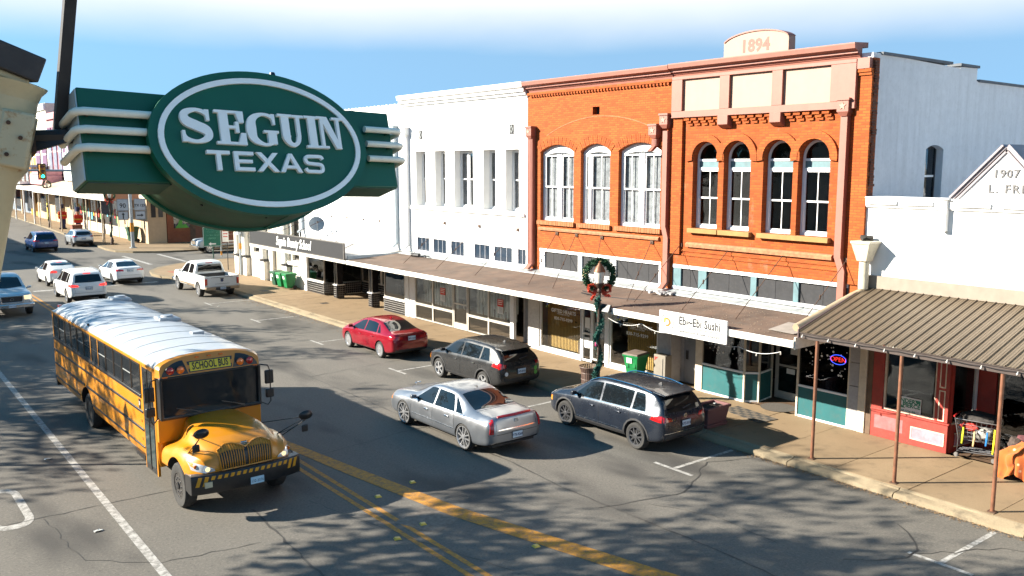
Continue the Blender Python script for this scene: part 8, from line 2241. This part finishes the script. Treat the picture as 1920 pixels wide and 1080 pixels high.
def lump(name, label, cat, c, rad, m, seed, parent=None, grp=None, flat=1.0):
 b = MB(); n = 18
 def f(u, v):
  a, q = u * 2 * math.pi, (v - .5) * math.pi
  d = Vector((math.cos(a) * math.cos(q), math.sin(a) * math.cos(q), math.sin(q)))
  k = 1 + .35 * noise.noise(d * 2.1 + Vector((seed, 0, 0))) + .18 * noise.noise(d * 5 + Vector((0, seed, 0)))
  return (c[0] + d.x * rad[0] * k, c[1] + d.y * rad[1] * k, c[2] + d.z * rad[2] * k * flat)
 b.grid(f, n, 10)
 o = b.build(name, m, parent, smooth=True)
 if label: tag(o, label, cat, grp)
 return o
lump('bag', 'bundle of dark bags and clothes heaped on top of the shopping trolley', 'bag', (22.45, 9.6, 1.22), (.26, .42, .14), mat('dark_cloth', (.035, .03, .028), .9, var=.5, scale=12), 2)
lump('bag', 'red bag hanging on the near side of the shopping trolley', 'bag', (22.26, 9.75, .98), (.09, .22, .10), mat('red_cloth', (.40, .03, .02), .8, var=.3), 5)
lump('bag', 'pale crumpled bag in the basket of the shopping trolley', 'bag', (22.42, 9.5, .85), (.2, .28, .16), mat('grey_cloth', (.28, .27, .25), .8, var=.4, scale=9), 7)
for (x, y, z, m, lab, L) in ((22.13, 9.85, .98, mat('lime_strap', (.50, .55, .02), .6), 'lime green strap hanging from the left end of the trolley', .42), (22.15, 9.58, .92, mat('tan_strap', (.5, .36, .18), .7), 'tan strap hanging down the middle of the trolley side', .38), (22.2, 9.3, .95, mat('blue_strap', (.02, .16, .5), .5), 'bright blue rolled umbrella hanging on the trolley', .34), (22.24, 9.14, 1.05, mat('yellow_strap', (.65, .58, .02), .6), 'yellow bag strap hanging at the right end of the trolley', .62)):
 t = thing('strap', lab, 'strap', (x, y, z - L))
 MB().tube([(x, y, z), (x - .03, y - .01, z - L * .5), (x - .02, y + .01, z - L)], [.022, .028, .02], 6).build('webbing', m, t); MB().tube([(x, y, z), (x + .05, y, z + .02)], .008, 5).build('hook', M_black, t)
bk = thing('blanket', 'orange blanket with white leaf marks draped over a load at the right edge', 'blanket', (21.75, 8.15, ZP))
def om():
 t = NT('orange_print_cloth'); v = t.n('ShaderNodeTexVoronoi'); v.inputs['Scale'].default_value = 5; t.l(t.mapped((1, 1, 1)), v.inputs['Vector'])
 c = t.mix(t.ramp(v.outputs['Distance'], [(.10, 1.), (.22, 0.)]), (.40, .085, .006), (.62, .42, .25))
 t.color(t.mix(t.ramp(t.noise(4), [(.55, 0.), (.7, .7)]), c, (.22, .03, .006))).set(rough=.85, sheen=.3); return t.m
b = MB()
def bf(u, v):
 a = u * 2 * math.pi; sq = 1 / max(abs(math.cos(a)), abs(math.sin(a))) ** .6; fold = sq * (1 + .06 * math.sin(a * 11 + 3 * math.sin(a * 2)) * (1 - v * .5) + .05 * math.sin(a * 19 + 1 + 5 * v) + .22 * noise.noise((math.cos(a) * 2.2, math.sin(a) * 2.2, v * 3)))
 rr = (.50 * (1 - v ** 2.2) + .06) * fold
 zz = ZP + .10 + .82 * (v ** .75) + .09 * math.sin(a * 7) * (1 - v) + .05 * noise.noise((u * 7, v * 5, 9)) + .03 * noise.noise((u * 20, v * 9, 3))
 return (21.80 + rr * .85 * math.cos(a), 8.12 + rr * 1.15 * math.sin(a), zz)
b.grid(bf, 110, 18); b.build('cloth', om(), bk, smooth=True, angle=1.2)
lump('bag', 'dark folded bundle lying on top of the orange blanket', 'bag', (21.85, 8.05, 1.12), (.30, .40, .10), mat('maroon_cloth', (.10, .03, .035), .9, var=.5, scale=9), 11)
lump('bag', 'dark bag squeezed behind the orange blanket by the post', 'bag', (22.05, 8.55, .85), (.16, .18, .22), mat('brown_cloth', (.05, .035, .03), .9, var=.5, scale=9), 13)
MB().box(21.62, 22.0, 7.9, 8.4, ZP + .001, ZP + .5).build('hidden_cart', M_dark_room, bk)
# ================================================================ junction and the block beyond it
M_galv = mat('galvanised_steel', (.33, .36, .38), .45, metal=.4, var=.1)
M_sign_green = mat('guide_sign_green', (.006, .135, .085), .45, var=.05)
M_sign_brown = mat('guide_sign_brown', (.15, .035, .014), .5, var=.05)
M_sigyellow = mat('signal_yellow', (.50, .20, .01), .5)
def toward(x, y, z, rz=0):      # a plate facing the camera side (-Y), turned by rz
 return Matrix.Translation((x, y, z)) @ Matrix.Rotation(rz, 4, 'Z') @ Matrix.Rotation(R(90), 4, 'X')
def plate(name, m, parent, M, w_, h_, th=.012, border=None):
 b = MB(); b.M = M; b.box(-w_ / 2, w_ / 2, -h_ / 2, h_ / 2, -th, 0); o = b.build(name, m, parent)
 if border:
  b = MB(); b.M = M; b.ring([(-w_ / 2 + .02, -h_ / 2 + .02), (w_ / 2 - .02, -h_ / 2 + .02), (w_ / 2 - .02, h_ / 2 - .02), (-w_ / 2 + .02, h_ / 2 - .02)], [(-w_ / 2 + .045, -h_ / 2 + .045), (w_ / 2 - .045, -h_ / 2 + .045), (w_ / 2 - .045, h_ / 2 - .045), (-w_ / 2 + .045, h_ / 2 - .045)], 'z', .001, .003); b.build('border', border, o)
 return o
def arrow(parent, m, M, d, s=.2):
 b = MB(); b.M = M @ Matrix.Rotation({'R': 0, 'U': R(90), 'L': R(180), 'D': R(-90)}[d], 4, 'Z')
 b.prism([(-s, -s * .18), (s * .3, -s * .18), (s * .3, -s * .5), (s, 0), (s * .3, s * .5), (s * .3, s * .18), (-s, s * .18)], 'z', .002, .005); return b.build('arrow', m, parent)
# direction signs on the near corner of the side street
ZG = .165
gs = thing('road_sign', 'green guide signs with white arrows on a short pole by the side street', 'road sign', (24.2, 69.2, ZG), R(-19))
g0 = WM[gs]
def L(x, y, z): return g0 @ Matrix.Translation((x, y, z)) @ Matrix.Rotation(R(90), 4, 'X')
MB().cyl((24.2, 69.2, ZG), (24.2, 69.2, 3.6), .05, n=10).build('pole', mat('dark_green_pole', (.02, .06, .045), .5), gs)
p = plate('sign_plate', M_sign_green, gs, L(-.1, -.07, 3.05), 1.55, 1.0, border=M_vinyl); arrow(p, M_vinyl, L(-.1, -.07, 3.10), 'U', .22)
p = plate('sign_plate', M_sign_green, gs, L(-.05, -.08, 1.72), 1.35, 1.55, border=M_vinyl); arrow(p, M_vinyl, L(-.05, -.08, 1.15), 'L', .28)
for k, tx in enumerate(('COURTHOUSE', 'CITY OFFICES', 'CENTRAL PARK', 'LIBRARY')): lettering('lettering', tx, .19, L(-.05, -.078, 2.33 - .25 * k), M_vinyl if k == 0 else mat('pale_green_ink', (.20, .52, .38), .5), p, .002, sx=.8)
ws = thing('road_sign', 'brown signs pointing to a burial site beside the green guide signs', 'road sign', (25.1, 69.9, ZG), R(-19))
g0 = WM[ws]
MB().cyl((25.1, 69.9, ZG), (25.1, 69.9, 3.7), .055, n=10).build('pole', M_galv, ws); MB().cyl((25.1, 69.9, .3), (25.1, 69.9, .62), .062, n=10).build('reflective_band', M_sigyellow, ws)
p = plate('sign_plate', M_sign_brown, ws, L(.68, -.08, 3.0), 1.3, .62, border=M_vinyl); arrow(p, M_vinyl, L(.68, -.08, 2.98), 'R', .3)
p = plate('sign_plate', M_sign_brown, ws, L(.68, -.08, 1.85), 1.35, 1.55, border=M_vinyl); arrow(p, M_vinyl, L(.68, -.08, 1.28), 'L', .3)
for k, tx in enumerate(('JUAN', 'SEGUIN', 'BURIAL SITE')): lettering('lettering', tx, .24, L(.68, -.078, 2.42 - .30 * k), M_vinyl, p, .002, sx=.85 if k < 2 else .72)
# posts on the near corner
np_ = thing('sign_post', 'thin dark post with a white notice at the corner behind the white pickup', 'sign', (22.3, 60.9, ZG), R(-20)); g0 = WM[np_]
MB().cyl((22.3, 60.9, ZG), (22.3, 60.9, 2.9), .03, n=8).build('pole', M_black, np_); p = plate('sign_plate', M_paper, np_, L(-.1, -.04, 2.45), .42, .95)
for k in range(3): b = MB(); b.M = L(-.1, -.038, 2.75 - .2 * k); b.box(-.15, .15, -.03, .03, .001, .003); b.build('print', M_red_ink, p)
up_ = thing('utility_pole', 'grey street pole with a yellow band at the white corner building', 'pole', (22.0, 57.6, ZG))
MB().cyl((22.0, 57.6, ZG), (22.0, 57.6, 9.0), .11, .09, 12).build('pole', M_galv, up_); MB().cyl((22.0, 57.6, 1.9), (22.0, 57.6, 2.3), .118, n=12).build('reflective_band', M_sigyellow, up_)
b = MB().box(21.7, 21.9, 57.2, 57.55, 2.9, 3.5).build('signal_box', mat('pale_signal_box', (.45, .5, .56), .5), up_)
# far corner: traffic signal pole with route signs
lp = thing('traffic_signal_pole', 'tall grey signal pole with US 90 route signs on the far corner', 'pole', (21.69, 82.5, .15))
MB().cyl((21.69, 82.5, .15), (21.69, 82.5, 9.5), .16, .13, 14).build('pole', M_galv, lp); MB().cyl((21.69, 82.5, 1.6), (21.69, 82.5, 2.4), .172, n=14).build('reflective_band', M_sigyellow, lp)
MB().box(21.45, 21.93, 82.25, 82.75, .15, .22).build('base_plate', M_galv, lp)
b = MB(); b.tube([(21.69, 82.5, 6.9), (18, 83.0, 7.0), (12.2, 83.8, 7.05)], .09, 8); b.build('mast_arm', M_galv, lp)
for dx, tx in ((-.72, '90'), (.72, 'TX 123')):
 M = toward(21.69 + dx, 82.3, 4.0, R(-14)); p = plate('route_sign', mat('pale_grey_sign', (.42, .43, .45), .5), lp, M, .95, 1.05, border=M_ink)
 lettering('lettering', tx, .58 if dx < 0 else .30, M @ Matrix.Translation((0, -.08, .003)), M_ink, p, .002, bold=.01, sx=.9)
 M = toward(21.69 + dx, 82.3, 3.05, R(-14)); q = plate('route_sign', mat('pale_grey_sign', (.42, .43, .45), .5), lp, M, .85, .75, border=M_ink)
 arrow(q, M_ink, M, 'U' if dx < 0 else 'R', .28)
 MB().box(21.69 + min(0, dx), 21.69 + max(0, dx), 82.36, 82.42, 3.6, 3.66).build('sign_arm', M_galv, lp)
def traffic_light(label, x, y, z):
 t = thing('traffic_light', label, 'traffic light', (x, y, z))
 MB().box(x - .22, x + .22, y - .08, y + .22, z, z + 1.15).build('housing', M_sigyellow, t, bev=.03); MB().box(x - .32, x + .32, y + .221, y + .25, z - .1, z + 1.25).build('backplate', M_black, t)
 for k, m in enumerate((emis('green_signal_lit', (.02, 1., .62), 1.6), mat('dark_amber_lens', (.10, .045, .01), .3), mat('dark_red_lens', (.10, .012, .01), .3))):
  c = (x, y - .085, z + .2 + .375 * k)
  MB().lathe([(.001, -.03), (.10, -.02), (.135, .0)], c, 16, 'y').build('signal_lens', m, t, smooth=True)
  MB().tube([(x + .15 * math.cos(R(a)), y - .16, c[2] + .15 * math.sin(R(a))) for a in range(0, 181, 20)], .02, 5).build('visor', M_black, t)
 MB().cyl((x, y + .26, z + 1.0), (x, y + .26, z + 1.2), .03).cyl((x, y + .26, z + .4), (x, y + .33, z + .5), .03).build('bracket', M_galv, t)
sx, sy = 15.0, 83.25
traffic_light('yellow traffic light showing green, hung over the far side of the junction', sx, sy, 6.35)
lamp_post('far corner street lamp with a wreath and red bow next to the signal pole', 21.05, 86.95, 5.1, .15, face=R(-14), detail=.35)
lamp_post('distant street lamp with a red bow beyond the blue minivan', 21.25, 116, 5.6, .15, face=R(-10), detail=.3)
hm = thing('historical_marker', 'dark grey information plate on a thin post at the far corner', 'sign', (20.93, 89.1, .15), R(-14)); g0 = WM[hm]
MB().cyl((20.93, 89.1, .15), (20.93, 89.1, 2.9), .04, n=8).build('pole', M_black, hm); plate('sign_plate', mat('slate_plate', (.055, .06, .075), .5), hm, L(.35, -.05, 3.4), 1.0, 1.25)
t = wheelie('dark green wheeled bin against the tan wall on the far corner', 23.2, 88.2, R(-90), M_bind, sticker=False)
for c_ in [t]: c_.scale = (1.5, 1.5, 1.55)
# far corner shop: chamfered brick entrance, side-street windows
fb = thing('corner_shop', 'tan corner shop with brick-framed entrance and green window across the junction', 'building', (24, 86, .15))
M_tan = mat('tan_plaster', (.42, .31, .20), .85, var=.06, streak=.15)
M_brickred = brick_mat('red_brick_far', (.25, .07, .03), (.19, .05, .025), (.25, .14, .09))
FX, FY = 24.0, 85.9
MB().box(FX, 60, FY, 120, 5.6, 8.6).build('upper_wall', mat('pale_aqua_wall', (.50, .55, .53), .8, var=.05), fb)
MB().box(FX, FX + .3, FY + 3.2, 96, .15, 5.6).build('side_wall', M_tan, fb)
MB().box(FX, FX + 1.7, FY - .02, FY + .28, .15, 4.4).build('front_wall', M_tan, fb)
MB().box(FX, FX + .28, FY + .29, FY + 3.19, .15, 4.4).build('corner_wall', M_tan, fb)
MB().box(FX - .6, 40, FY - 2.2, FY + .2, 4.42, 4.75).build('canopy_edge', M_cream_trim, fb, bev=.02); MB().box(FX - .5, 40, FY - 2.1, FY + .1, 4.32, 4.41).build('canopy_soffit', mat('orange_brown_beam', (.30, .13, .04), .7), fb)
for a, c_ in ((25.75, 26.35), (30.3, 31.0)): MB().box(a, c_, FY - .1, FY + .2, .15, 4.4).build('brick_pier', M_brickred, fb)
MB().box(26.36, 27.9, FY + .02, FY + .2, .15, 1.5).build('bulkhead', M_brickred, fb)
wn = MB().box(26.36, 27.9, FY + .06, FY + .08, 1.5, 4.0).build('shop_window', M_glass_dark, fb)
MB().box(26.5, 27.3, FY - .0, FY + .03, 3.45, 3.95).build('neon_panel', emis('green_panel', (.02, .35, .14), .25), wn)
MB().prism([(26.5, 1.5), (27.8, 1.5), (27.5, 1.9), (27.2, 1.8), (27.25, 3.3), (27.05, 2.6), (26.8, 1.9)], 'y', FY - .0, FY + .03).build('plant_decal', mat('bright_green_vinyl', (.05, .28, .02), .5), wn)
dr = MB().box(28.5, 29.1, FY + .25, FY + .3, .15, 3.4).build('door', mat('brown_door', (.14, .05, .025), .6), fb); MB().box(27.91, 28.49, FY + .25, FY + .35, .15, 4.2).box(29.11, 30.29, FY + .25, FY + .35, .15, 1.6).build('door_wall', M_brown, fb)
MB().box(29.2, 30.25, FY + .2, FY + .24, 1.7, 4.0).build('shop_window', M_glass_dark, fb)
hs = MB().box(28.0, 30.6, FY - .4, FY - .34, 3.5, 4.15).build('hanging_sign', mat('grey_sign_face', (.20, .23, .30), .5), fb)
lettering('lettering', 'GRUENE', .46, toward(29.3, FY - .401, 3.83), M_vinyl, hs, .004, sx=1.0, bold=.008)
for k in range(4): MB().box(29.35, 30.1, FY + .185, FY + .198, 2.2 + .28 * k, 2.27 + .28 * k).build('window_print', M_vinyl, fb)
MB().box(31.01, 60, FY - .02, FY + .25, .15, 1.8).build('base_wall', M_brickred, fb); MB().box(31.01, 60, FY + .0, FY + .25, 1.81, 4.4).build('base_wall', M_tan, fb)
for k in range(4):
 a = 31.6 + 3.6 * k
 w_ = MB().ring([(a, 1.75), (a + 2.9, 1.75), (a + 2.9, 4.0), (a, 4.0)], [(a + .12, 1.87), (a + 2.78, 1.87), (a + 2.78, 3.88), (a + .12, 3.88)], 'y', FY - .08, FY - .021).build('shop_window', M_tan, fb)
 MB().box(a + .12, a + 2.78, FY - .05, FY - .03, 1.87, 3.88).build('pane', M_glass_dark, w_)
 pb = MB().ring([(a + .3, .5), (a + 2.6, .5), (a + 2.6, 1.45), (a + .3, 1.45)], [(a + .45, .65), (a + 2.45, .65), (a + 2.45, 1.3), (a + .45, 1.3)], 'y', FY - .06, FY - .019).build('base_panel', M_cream_trim, fb)
for k in range(3):
 z = 5.9; a = 26.2 + 2.3 * k
 w_ = MB().box(a, a + .9, FY - .05, FY - .005, 6.0, 8.2).build('window', (M_cream_trim, mat('dark_red_shutter', (.25, .02, .025), .6), M_cream_trim)[k], fb)
for k, a in enumerate((24.35, 25.0)): MB().box(a, a + .42, FY - .06, FY - .025, 2.6, 3.9).build('notice_board', M_black if k else M_grey_panel, fb)
# shops along the far main street, under one long canopy
fs_ = thing('shop_row', 'row of small poster-filled shops under a long white-edged canopy across the junction', 'building', (FX, 100, .15))
MB().box(FX + .3, 60, 96, 140, .15, 5.6).build('wall', M_tan, fs_)
MB().hexa([(FX - 3.2, 87.6, 4.35), (FX, 87.6, 4.5), (FX, 122, 4.5), (FX - 3.2, 122, 4.35), (FX - 3.2, 87.6, 4.65), (FX, 87.6, 5.5), (FX, 122, 5.5), (FX - 3.2, 122, 4.65)]).build('canopy', mat('pale_tan_roof', (.40, .31, .22), .8, var=.08), fs_)  # even pale tan roof colour
MB().box(FX - 3.3, FX - 3.2, 87.5, 122, 4.2, 4.75).build('canopy_edge', M_fascia, fs_); MB().box(FX - 3.3, FX, 87.38, 87.49, 4.2, 4.9).build('canopy_end', mat('salmon_board', (.48, .22, .12), .7), fs_)
bright = [mat('bright_%s' % n_, c_, .6) for n_, c_ in (('red', (.5, .03, .02)), ('yellow', (.6, .45, .03)), ('cyan', (.1, .4, .5)), ('cream', (.5, .45, .35)), ('green', (.12, .3, .05)))]
for k in range(9):
 y = 90.2 + 3.0 * k
 if k == 0: continue
 MB().box(FX - .02, FX + .1, y, y + 2.7, .15, 1.2).build('bulkhead', M_cream_trim, fs_)
 w_ = MB().box(FX + .02, FX + .06, y + .1, y + 2.6, 1.21, 3.9).build('shop_window', M_glass_dark if k % 3 else M_dark_room, fs_)
 for q in range(3):
  z = 1.4 + rnd.random() * 1.4
  MB().box(FX - .0, FX + .015, y + .2 + .8 * q, y + .2 + .8 * q + rnd.uniform(.35, .75), z, z + rnd.uniform(.5, 1.0)).build('window_poster', bright[(k * 2 + q) % 5], w_)
 MB().box(FX - .06, FX + .12, y - .3, y, .15, 4.3).build('pier', M_cream_trim if k % 2 else M_tan, fs_)
for k in range(6): MB().cyl((FX - 3.0, 90 + 6 * k, .15), (FX - 3.0, 90 + 6 * k, 4.3), .06, n=8).build('post', M_cream_trim, fs_)
# toy soldier figures standing outside the shops
def nutcracker(label, x, y):
 t = thing('toy_soldier', label, 'toy soldier', (x, y, .15), R(-12), 'toy soldier figures outside the far shops')
 k = 1.35
 def bb(name, m, *a): return MB().box(*[v * k for v in a]).build(name, m, t, world=False, bev=.03)
 bb('base', M_black, -.3, .3, -.25, .25, 0, .1); bb('trousers', mat('navy_cloth', (.02, .03, .10), .7), -.2, .2, -.15, .15, .1, .85)
 bb('coat', mat('scarlet_cloth', (.6, .03, .01), .6), -.27, .27, -.18, .18, .86, 1.5); bb('sash', mat('golden_trim', (.65, .42, .03), .5), -.28, .28, -.19, .19, 1.1, 1.2)
 for s_ in (-1, 1): MB().tube([(s_ * .3 * k, 0, 1.45 * k), (s_ * .31 * k, -.03 * k, 1.15 * k), (s_ * .28 * k, -.1 * k, .92 * k)], .05 * k, 6).build('arm', MATS['scarlet_cloth'] if s_ > 0 else MATS['golden_trim'], t, world=False)
 MB().lathe([(.001, 1.5 * k), (.1 * k, 1.52 * k), (.15 * k, 1.65 * k), (.13 * k, 1.8 * k), (.001, 1.82 * k)], n=10).build('head', mat('pink_skin_paint', (.5, .30, .2), .6), t, world=False, smooth=True)
 MB().lathe([(.15 * k, 1.76 * k), (.18 * k, 2.12 * k), (.001, 2.14 * k)], n=10).build('hat', MATS['navy_cloth'], t, world=False)
nutcracker('left toy soldier figure in a red coat and tall dark hat outside the far shops', 21.9, 112.0)
nutcracker('right toy soldier figure in a red coat and tall dark hat outside the far shops', 21.75, 103.5)
pl2 = thing('planter', 'brown planter box on the far pavement behind the blue minivan', 'planter', (20.9, 100.5, .15)); MB().hexa([(20.5, 100, .15), (21.3, 100, .15), (21.3, 101, .15), (20.5, 101, .15), (20.4, 99.9, 1.3), (21.4, 99.9, 1.3), (21.4, 101.1, 1.3), (20.4, 101.1, 1.3)]).build('trough', mat('red_brown_box', (.20, .08, .05), .7), pl2)
# taller painted fronts farther along
def front(name, label, x, y0, y1, h, m, win, mw, trim, n, z0=5.6, z1=None, dep=30, roofm=None):
 t = thing(name, label, 'building', (x, (y0 + y1) / 2, .15))
 MB().box(x + .2, x + dep, y0, y1, .15, h).build('wall', m, t)
 MB().box(x - .05, x + .2, y0, y1, h - .9, h - .05).build('cornice', trim, t, bev=.03)
 z1 = z1 or h - 1.6
 for k in range(n):
  a = y0 + (y1 - y0) * (k + .22) / n; c_ = y0 + (y1 - y0) * (k + .78) / n
  w_ = MB().box(x + .1, x + .199, a - .25, c_ + .25, z0 - .2, z1 + .3).build('window_surround', mw, t)
  MB().box(x + .09, x + .099, a, c_, z0, z1).build('pane', win, w_); MB().box(x + .07, x + .089, a - .1, c_ + .1, (z0 + z1) / 2 - .1, (z0 + z1) / 2 + .1).build('glazing_bar', M_white_trim, w_)
 return t
M_pinkw = mat('pink_plaster', (.46, .20, .21), .8, var=.05); M_plum = mat('plum_paint', (.09, .025, .08), .6); M_winp = mat('pale_window', (.20, .22, .26), .3, var=.3)
a_ = front('pink_building', 'pink building with plum-framed tall windows beyond the junction', 24.3, 122.2, 131, 14.2, M_pinkw, M_winp, M_plum, M_pinkw, 3, 6.4, 12.0)
MB().box(22.0, 24.3, 122.5, 130.8, 5.0, 6.2).box(22.2, 24.3, 122.6, 130.7, 6.2, 6.8).build('awning_valance', mat('pink_valance', (.50, .24, .26), .8), a_, bev=.1)
b_ = front('grey_building', 'grey white building with dark narrow windows just right of the pink building', 24.2, 114, 122, 13.6, mat('pale_grey_wall', (.45, .44, .42), .8), M_plum, M_white_trim, M_cream_trim, 3, 6.2, 11.5)
c_ = front('cream_building', 'cream white building with two dark window slots left of the pink building', 24.3, 131.2, 140, 15.6, mat('cream_white_wall', (.66, .62, .50), .8), M_plum, M_plum, M_white_trim, 2, 6.0, 11.8)
d_ = front('orange_building', 'orange-yellow building front with white pilasters left of the cream building', 24.6, 140.2, 148, 12.8, mat('ochre_wall', (.50, .24, .03), .8), mat('ochre_window', (.38, .17, .02), .6), M_white_trim, M_plum, 2, 6.2, 11.0)
e_ = front('grey_building', 'dark grey-blue building at the far left end of the distant shop row', 25.2, 148.2, 175, 10.5, mat('slate_blue_wall', (.14, .17, .21), .8), M_winp, M_flash, M_flash, 5, 5.6, 9.0)
bal = thing('balcony', 'cream railed balcony over the pavement on the distant shop row', 'balcony', (22, 137, 5))
MB().box(20.9, 24.3, 131.5, 146, 5.0, 5.3).build('deck', M_white_trim, bal); MB().box(20.8, 24.3, 131.4, 146.1, 7.2, 7.5).build('top_rail', mat('aqua_rail', (.4, .52, .55), .6), bal)
pk = MB().box(20.88, 20.94, -.12, .12, 5.3, 7.2).mesh('baluster', M_cream_trim)
for k in range(30): inst('baluster', pk, bal, WM[bal].inverted() @ Vector((0, 131.8 + .49 * k, 0)))
pk2 = MB().box(-.12, .12, 131.5, 131.56, 5.3, 7.2).mesh('baluster', M_cream_trim)
for k in range(7): inst('baluster', pk2, bal, WM[bal].inverted() @ Vector((21.1 + .49 * k, 0, 0)))
fc_ = thing('sidewalk_canopy', 'distant white-edged canopy over the far pavement under the painted fronts', 'canopy', (22, 140, 4.2))
MB().hexa([(20.9, 122.3, 4.3), (24.3, 122.3, 4.5), (24.3, 172, 4.5), (20.9, 172, 4.3), (20.9, 122.3, 4.75), (24.3, 122.3, 4.95), (24.3, 172, 4.95), (20.9, 172, 4.75)]).build('roof_deck', M_fascia, fc_)
for k in range(8): MB().cyl((21.1, 124 + 6.5 * k, .15), (21.1, 124 + 6.5 * k, 4.3), .1, n=8).build('post', M_white_trim, fc_)
for k in range(5):
 y = 123 + 9.5 * k
 MB().box(24.1, 24.29, y, y + 4.0, 1.2, 4.0).build('shop_window', M_glass_dark, fc_); MB().box(24.05, 24.28, y - .6, y - .1, .2, 4.2).build('pier', bright[1] if k == 1 else M_cream_trim, fc_)
# roofs of blocks farther off so that the street closes
for (x0, x1, y0, y1, h, m, lab) in ((24, 60, 180, 240, 8.5, M_tan, 'low tan block closing the far end of the street'), (-30, 18, 235, 260, 9.0, M_brickred, 'distant brick block at the end of the street'), (62, 110, 86, 130, 7.5, M_cream_wall, 'pale block along the side street beyond the corner shop'), (40, 110, 24, 62, 8.0, M_cream_wall, 'pale block behind the white corner building')):
 t = thing('distant_building', lab, 'building', ((x0 + x1) / 2, (y0 + y1) / 2, .15)); MB().box(x0, x1, y0, y1, .1, h).build('wall', m, t); MB().box(x0 - .15, x1 + .15, y0 - .15, y1 + .15, h, h + .35).build('parapet', M_white_trim, t)
sp_ = thing('antenna', 'thin dark mast with a cross vane on the roof beyond the town sign', 'antenna', (39, 62.5, 8.35))
MB().cyl((39.5, 55, 8.3), (39.5, 55, 12.6), .09, .03, 6).build('mast', M_cap, sp_); MB().box(39.2, 39.8, 54.98, 55.02, 12.2, 12.28).build('vane', M_cap, sp_)
# ================================================================ park trees and lamps on the camera's side of the street (they cast the dappled shade)
M_bark = mat('bark', (.075, .058, .042), .95, var=.35, scale=8, bump=.5, bscale=30)
def leaf_mat():
 t = NT('oak_leaves'); c = t.mix(t.ramp(t.noise(1.2, 3), [(.35, 0.), (.65, 1.)]), (.030, .055, .014), (.075, .095, .028))
 t.color(c).set(rough=.6); return t.m
M_leaf = leaf_mat()
def tree(label, x, y, H, rad, seed, dens=1.0, z0=.15, base=.5, group='park trees along the street'):
 r = random.Random(seed)
 t = thing('tree', label, 'tree', (x, y, z0), 0, group)
 tr = MB(); lim = []
 hb = H * base
 tr.tube([(0, 0, 0), (r.gauss(0, .15), r.gauss(0, .15), hb * .55), (r.gauss(0, .25), r.gauss(0, .25), hb)], [.34, .24, .20], 10)
 for k in range(9):
  a = 6.283 * k / 9 + r.gauss(0, .25); e_ = r.uniform(.1, .75); L_ = rad * r.uniform(.75, 1.1)
  p = [Vector((0, 0, hb * r.uniform(.7, 1.)))]; d = Vector((math.cos(a), math.sin(a), e_)).normalized()
  for q in range(4): p.append(p[-1] + d * L_ / 4 * r.uniform(.9, 1.2) + Vector((r.gauss(0, .2), r.gauss(0, .2), r.gauss(.08, .15)))); d = (d + Vector((0, 0, .06))).normalized()
  tr.tube(p, [.13, .10, .07, .05, .02], 6); lim.append(p)
  for q in (2, 3, 4):
   for w_ in range(3):
    d2 = Vector((r.gauss(0, 1), r.gauss(0, 1), r.gauss(.3, .7))).normalized(); p2 = [p[q], p[q] + d2 * .7, p[q] + d2 * 1.5 + Vector((r.gauss(0, .2), r.gauss(0, .2), r.gauss(0, .2)))]
    tr.tube(p2, [.04, .028, .01], 5); lim.append(p2)
 tr.build('trunk', M_bark, t, world=False, smooth=True)
 cl = []
 for p in lim:
  for q in p[1:]:
   for w_ in range(2): cl.append(Vector(q) + Vector((r.gauss(0, .45), r.gauss(0, .45), r.gauss(0, .3))))
 b = MB()
 for c in cl:
  if c.z < hb * .8: continue
  for k in range(int(15 * dens)):
   q = c + Vector((r.gauss(0, .35), r.gauss(0, .35), r.gauss(0, .22))); s_ = r.uniform(.08, .19)
   u = Vector((r.gauss(0, 1), r.gauss(0, 1), r.gauss(0, 1))).normalized(); v = u.orthogonal().normalized()
   b.add([q - u * s_, q + v * s_ * .5, q + u * s_, q - v * s_ * .5], [(0, 1, 2, 3)])
 b.build('crown', M_leaf, t, world=False)
 return t
tree('broad park tree nearest the street lamp on the near side', -4.4, 21.5, 15.5, 5.6, 1, 1.0)
tree('second park tree along the near side pavement', -8.5, 38.5, 17.0, 5.0, 2, .7)
tree('third park tree along the near side pavement', -7.0, 48.0, 17.0, 5.6, 3, 1.1, base=.42)
tree('fourth park tree along the near side by the junction', -7.5, 58.5, 14.5, 5.2, 4, .9)
tree('tall park tree standing back from the street behind the near tree', -11.5, 22.5, 19.0, 5.6, 5, 1.0)
tree('park tree standing back from the street behind the second tree', -16.0, 51.0, 20.0, 6.2, 7, 1.1)
tree('park tree standing back from the street behind the third tree', -13.0, 58.0, 18.0, 5.6, 8, .8)
tree('park tree standing back from the street between the third and fourth trees', -10.5, 50.5, 19.0, 5.4, 9, 1.0)
lamp_post('plain street lamp on the near side pavement under the trees', .4, 26.7, 4.6, .15, wreath=False, garland=False, group=None)
# far side of the crossing street on the left, never in view, closes the junction
for (x0, x1, y0, y1, h, lab) in ((-70, -30, -10, 55, 11, 'stone courthouse block behind the park trees'), (-40, 1.0, 82, 130, 8.5, 'brick block across the junction on the left')):
 t = thing('distant_building', lab, 'building', ((x0 + x1) / 2, (y0 + y1) / 2, .15)); MB().box(x0, x1, y0, y1, .1, h).build('wall', M_cream_wall if x0 < -60 else M_brickred, t)
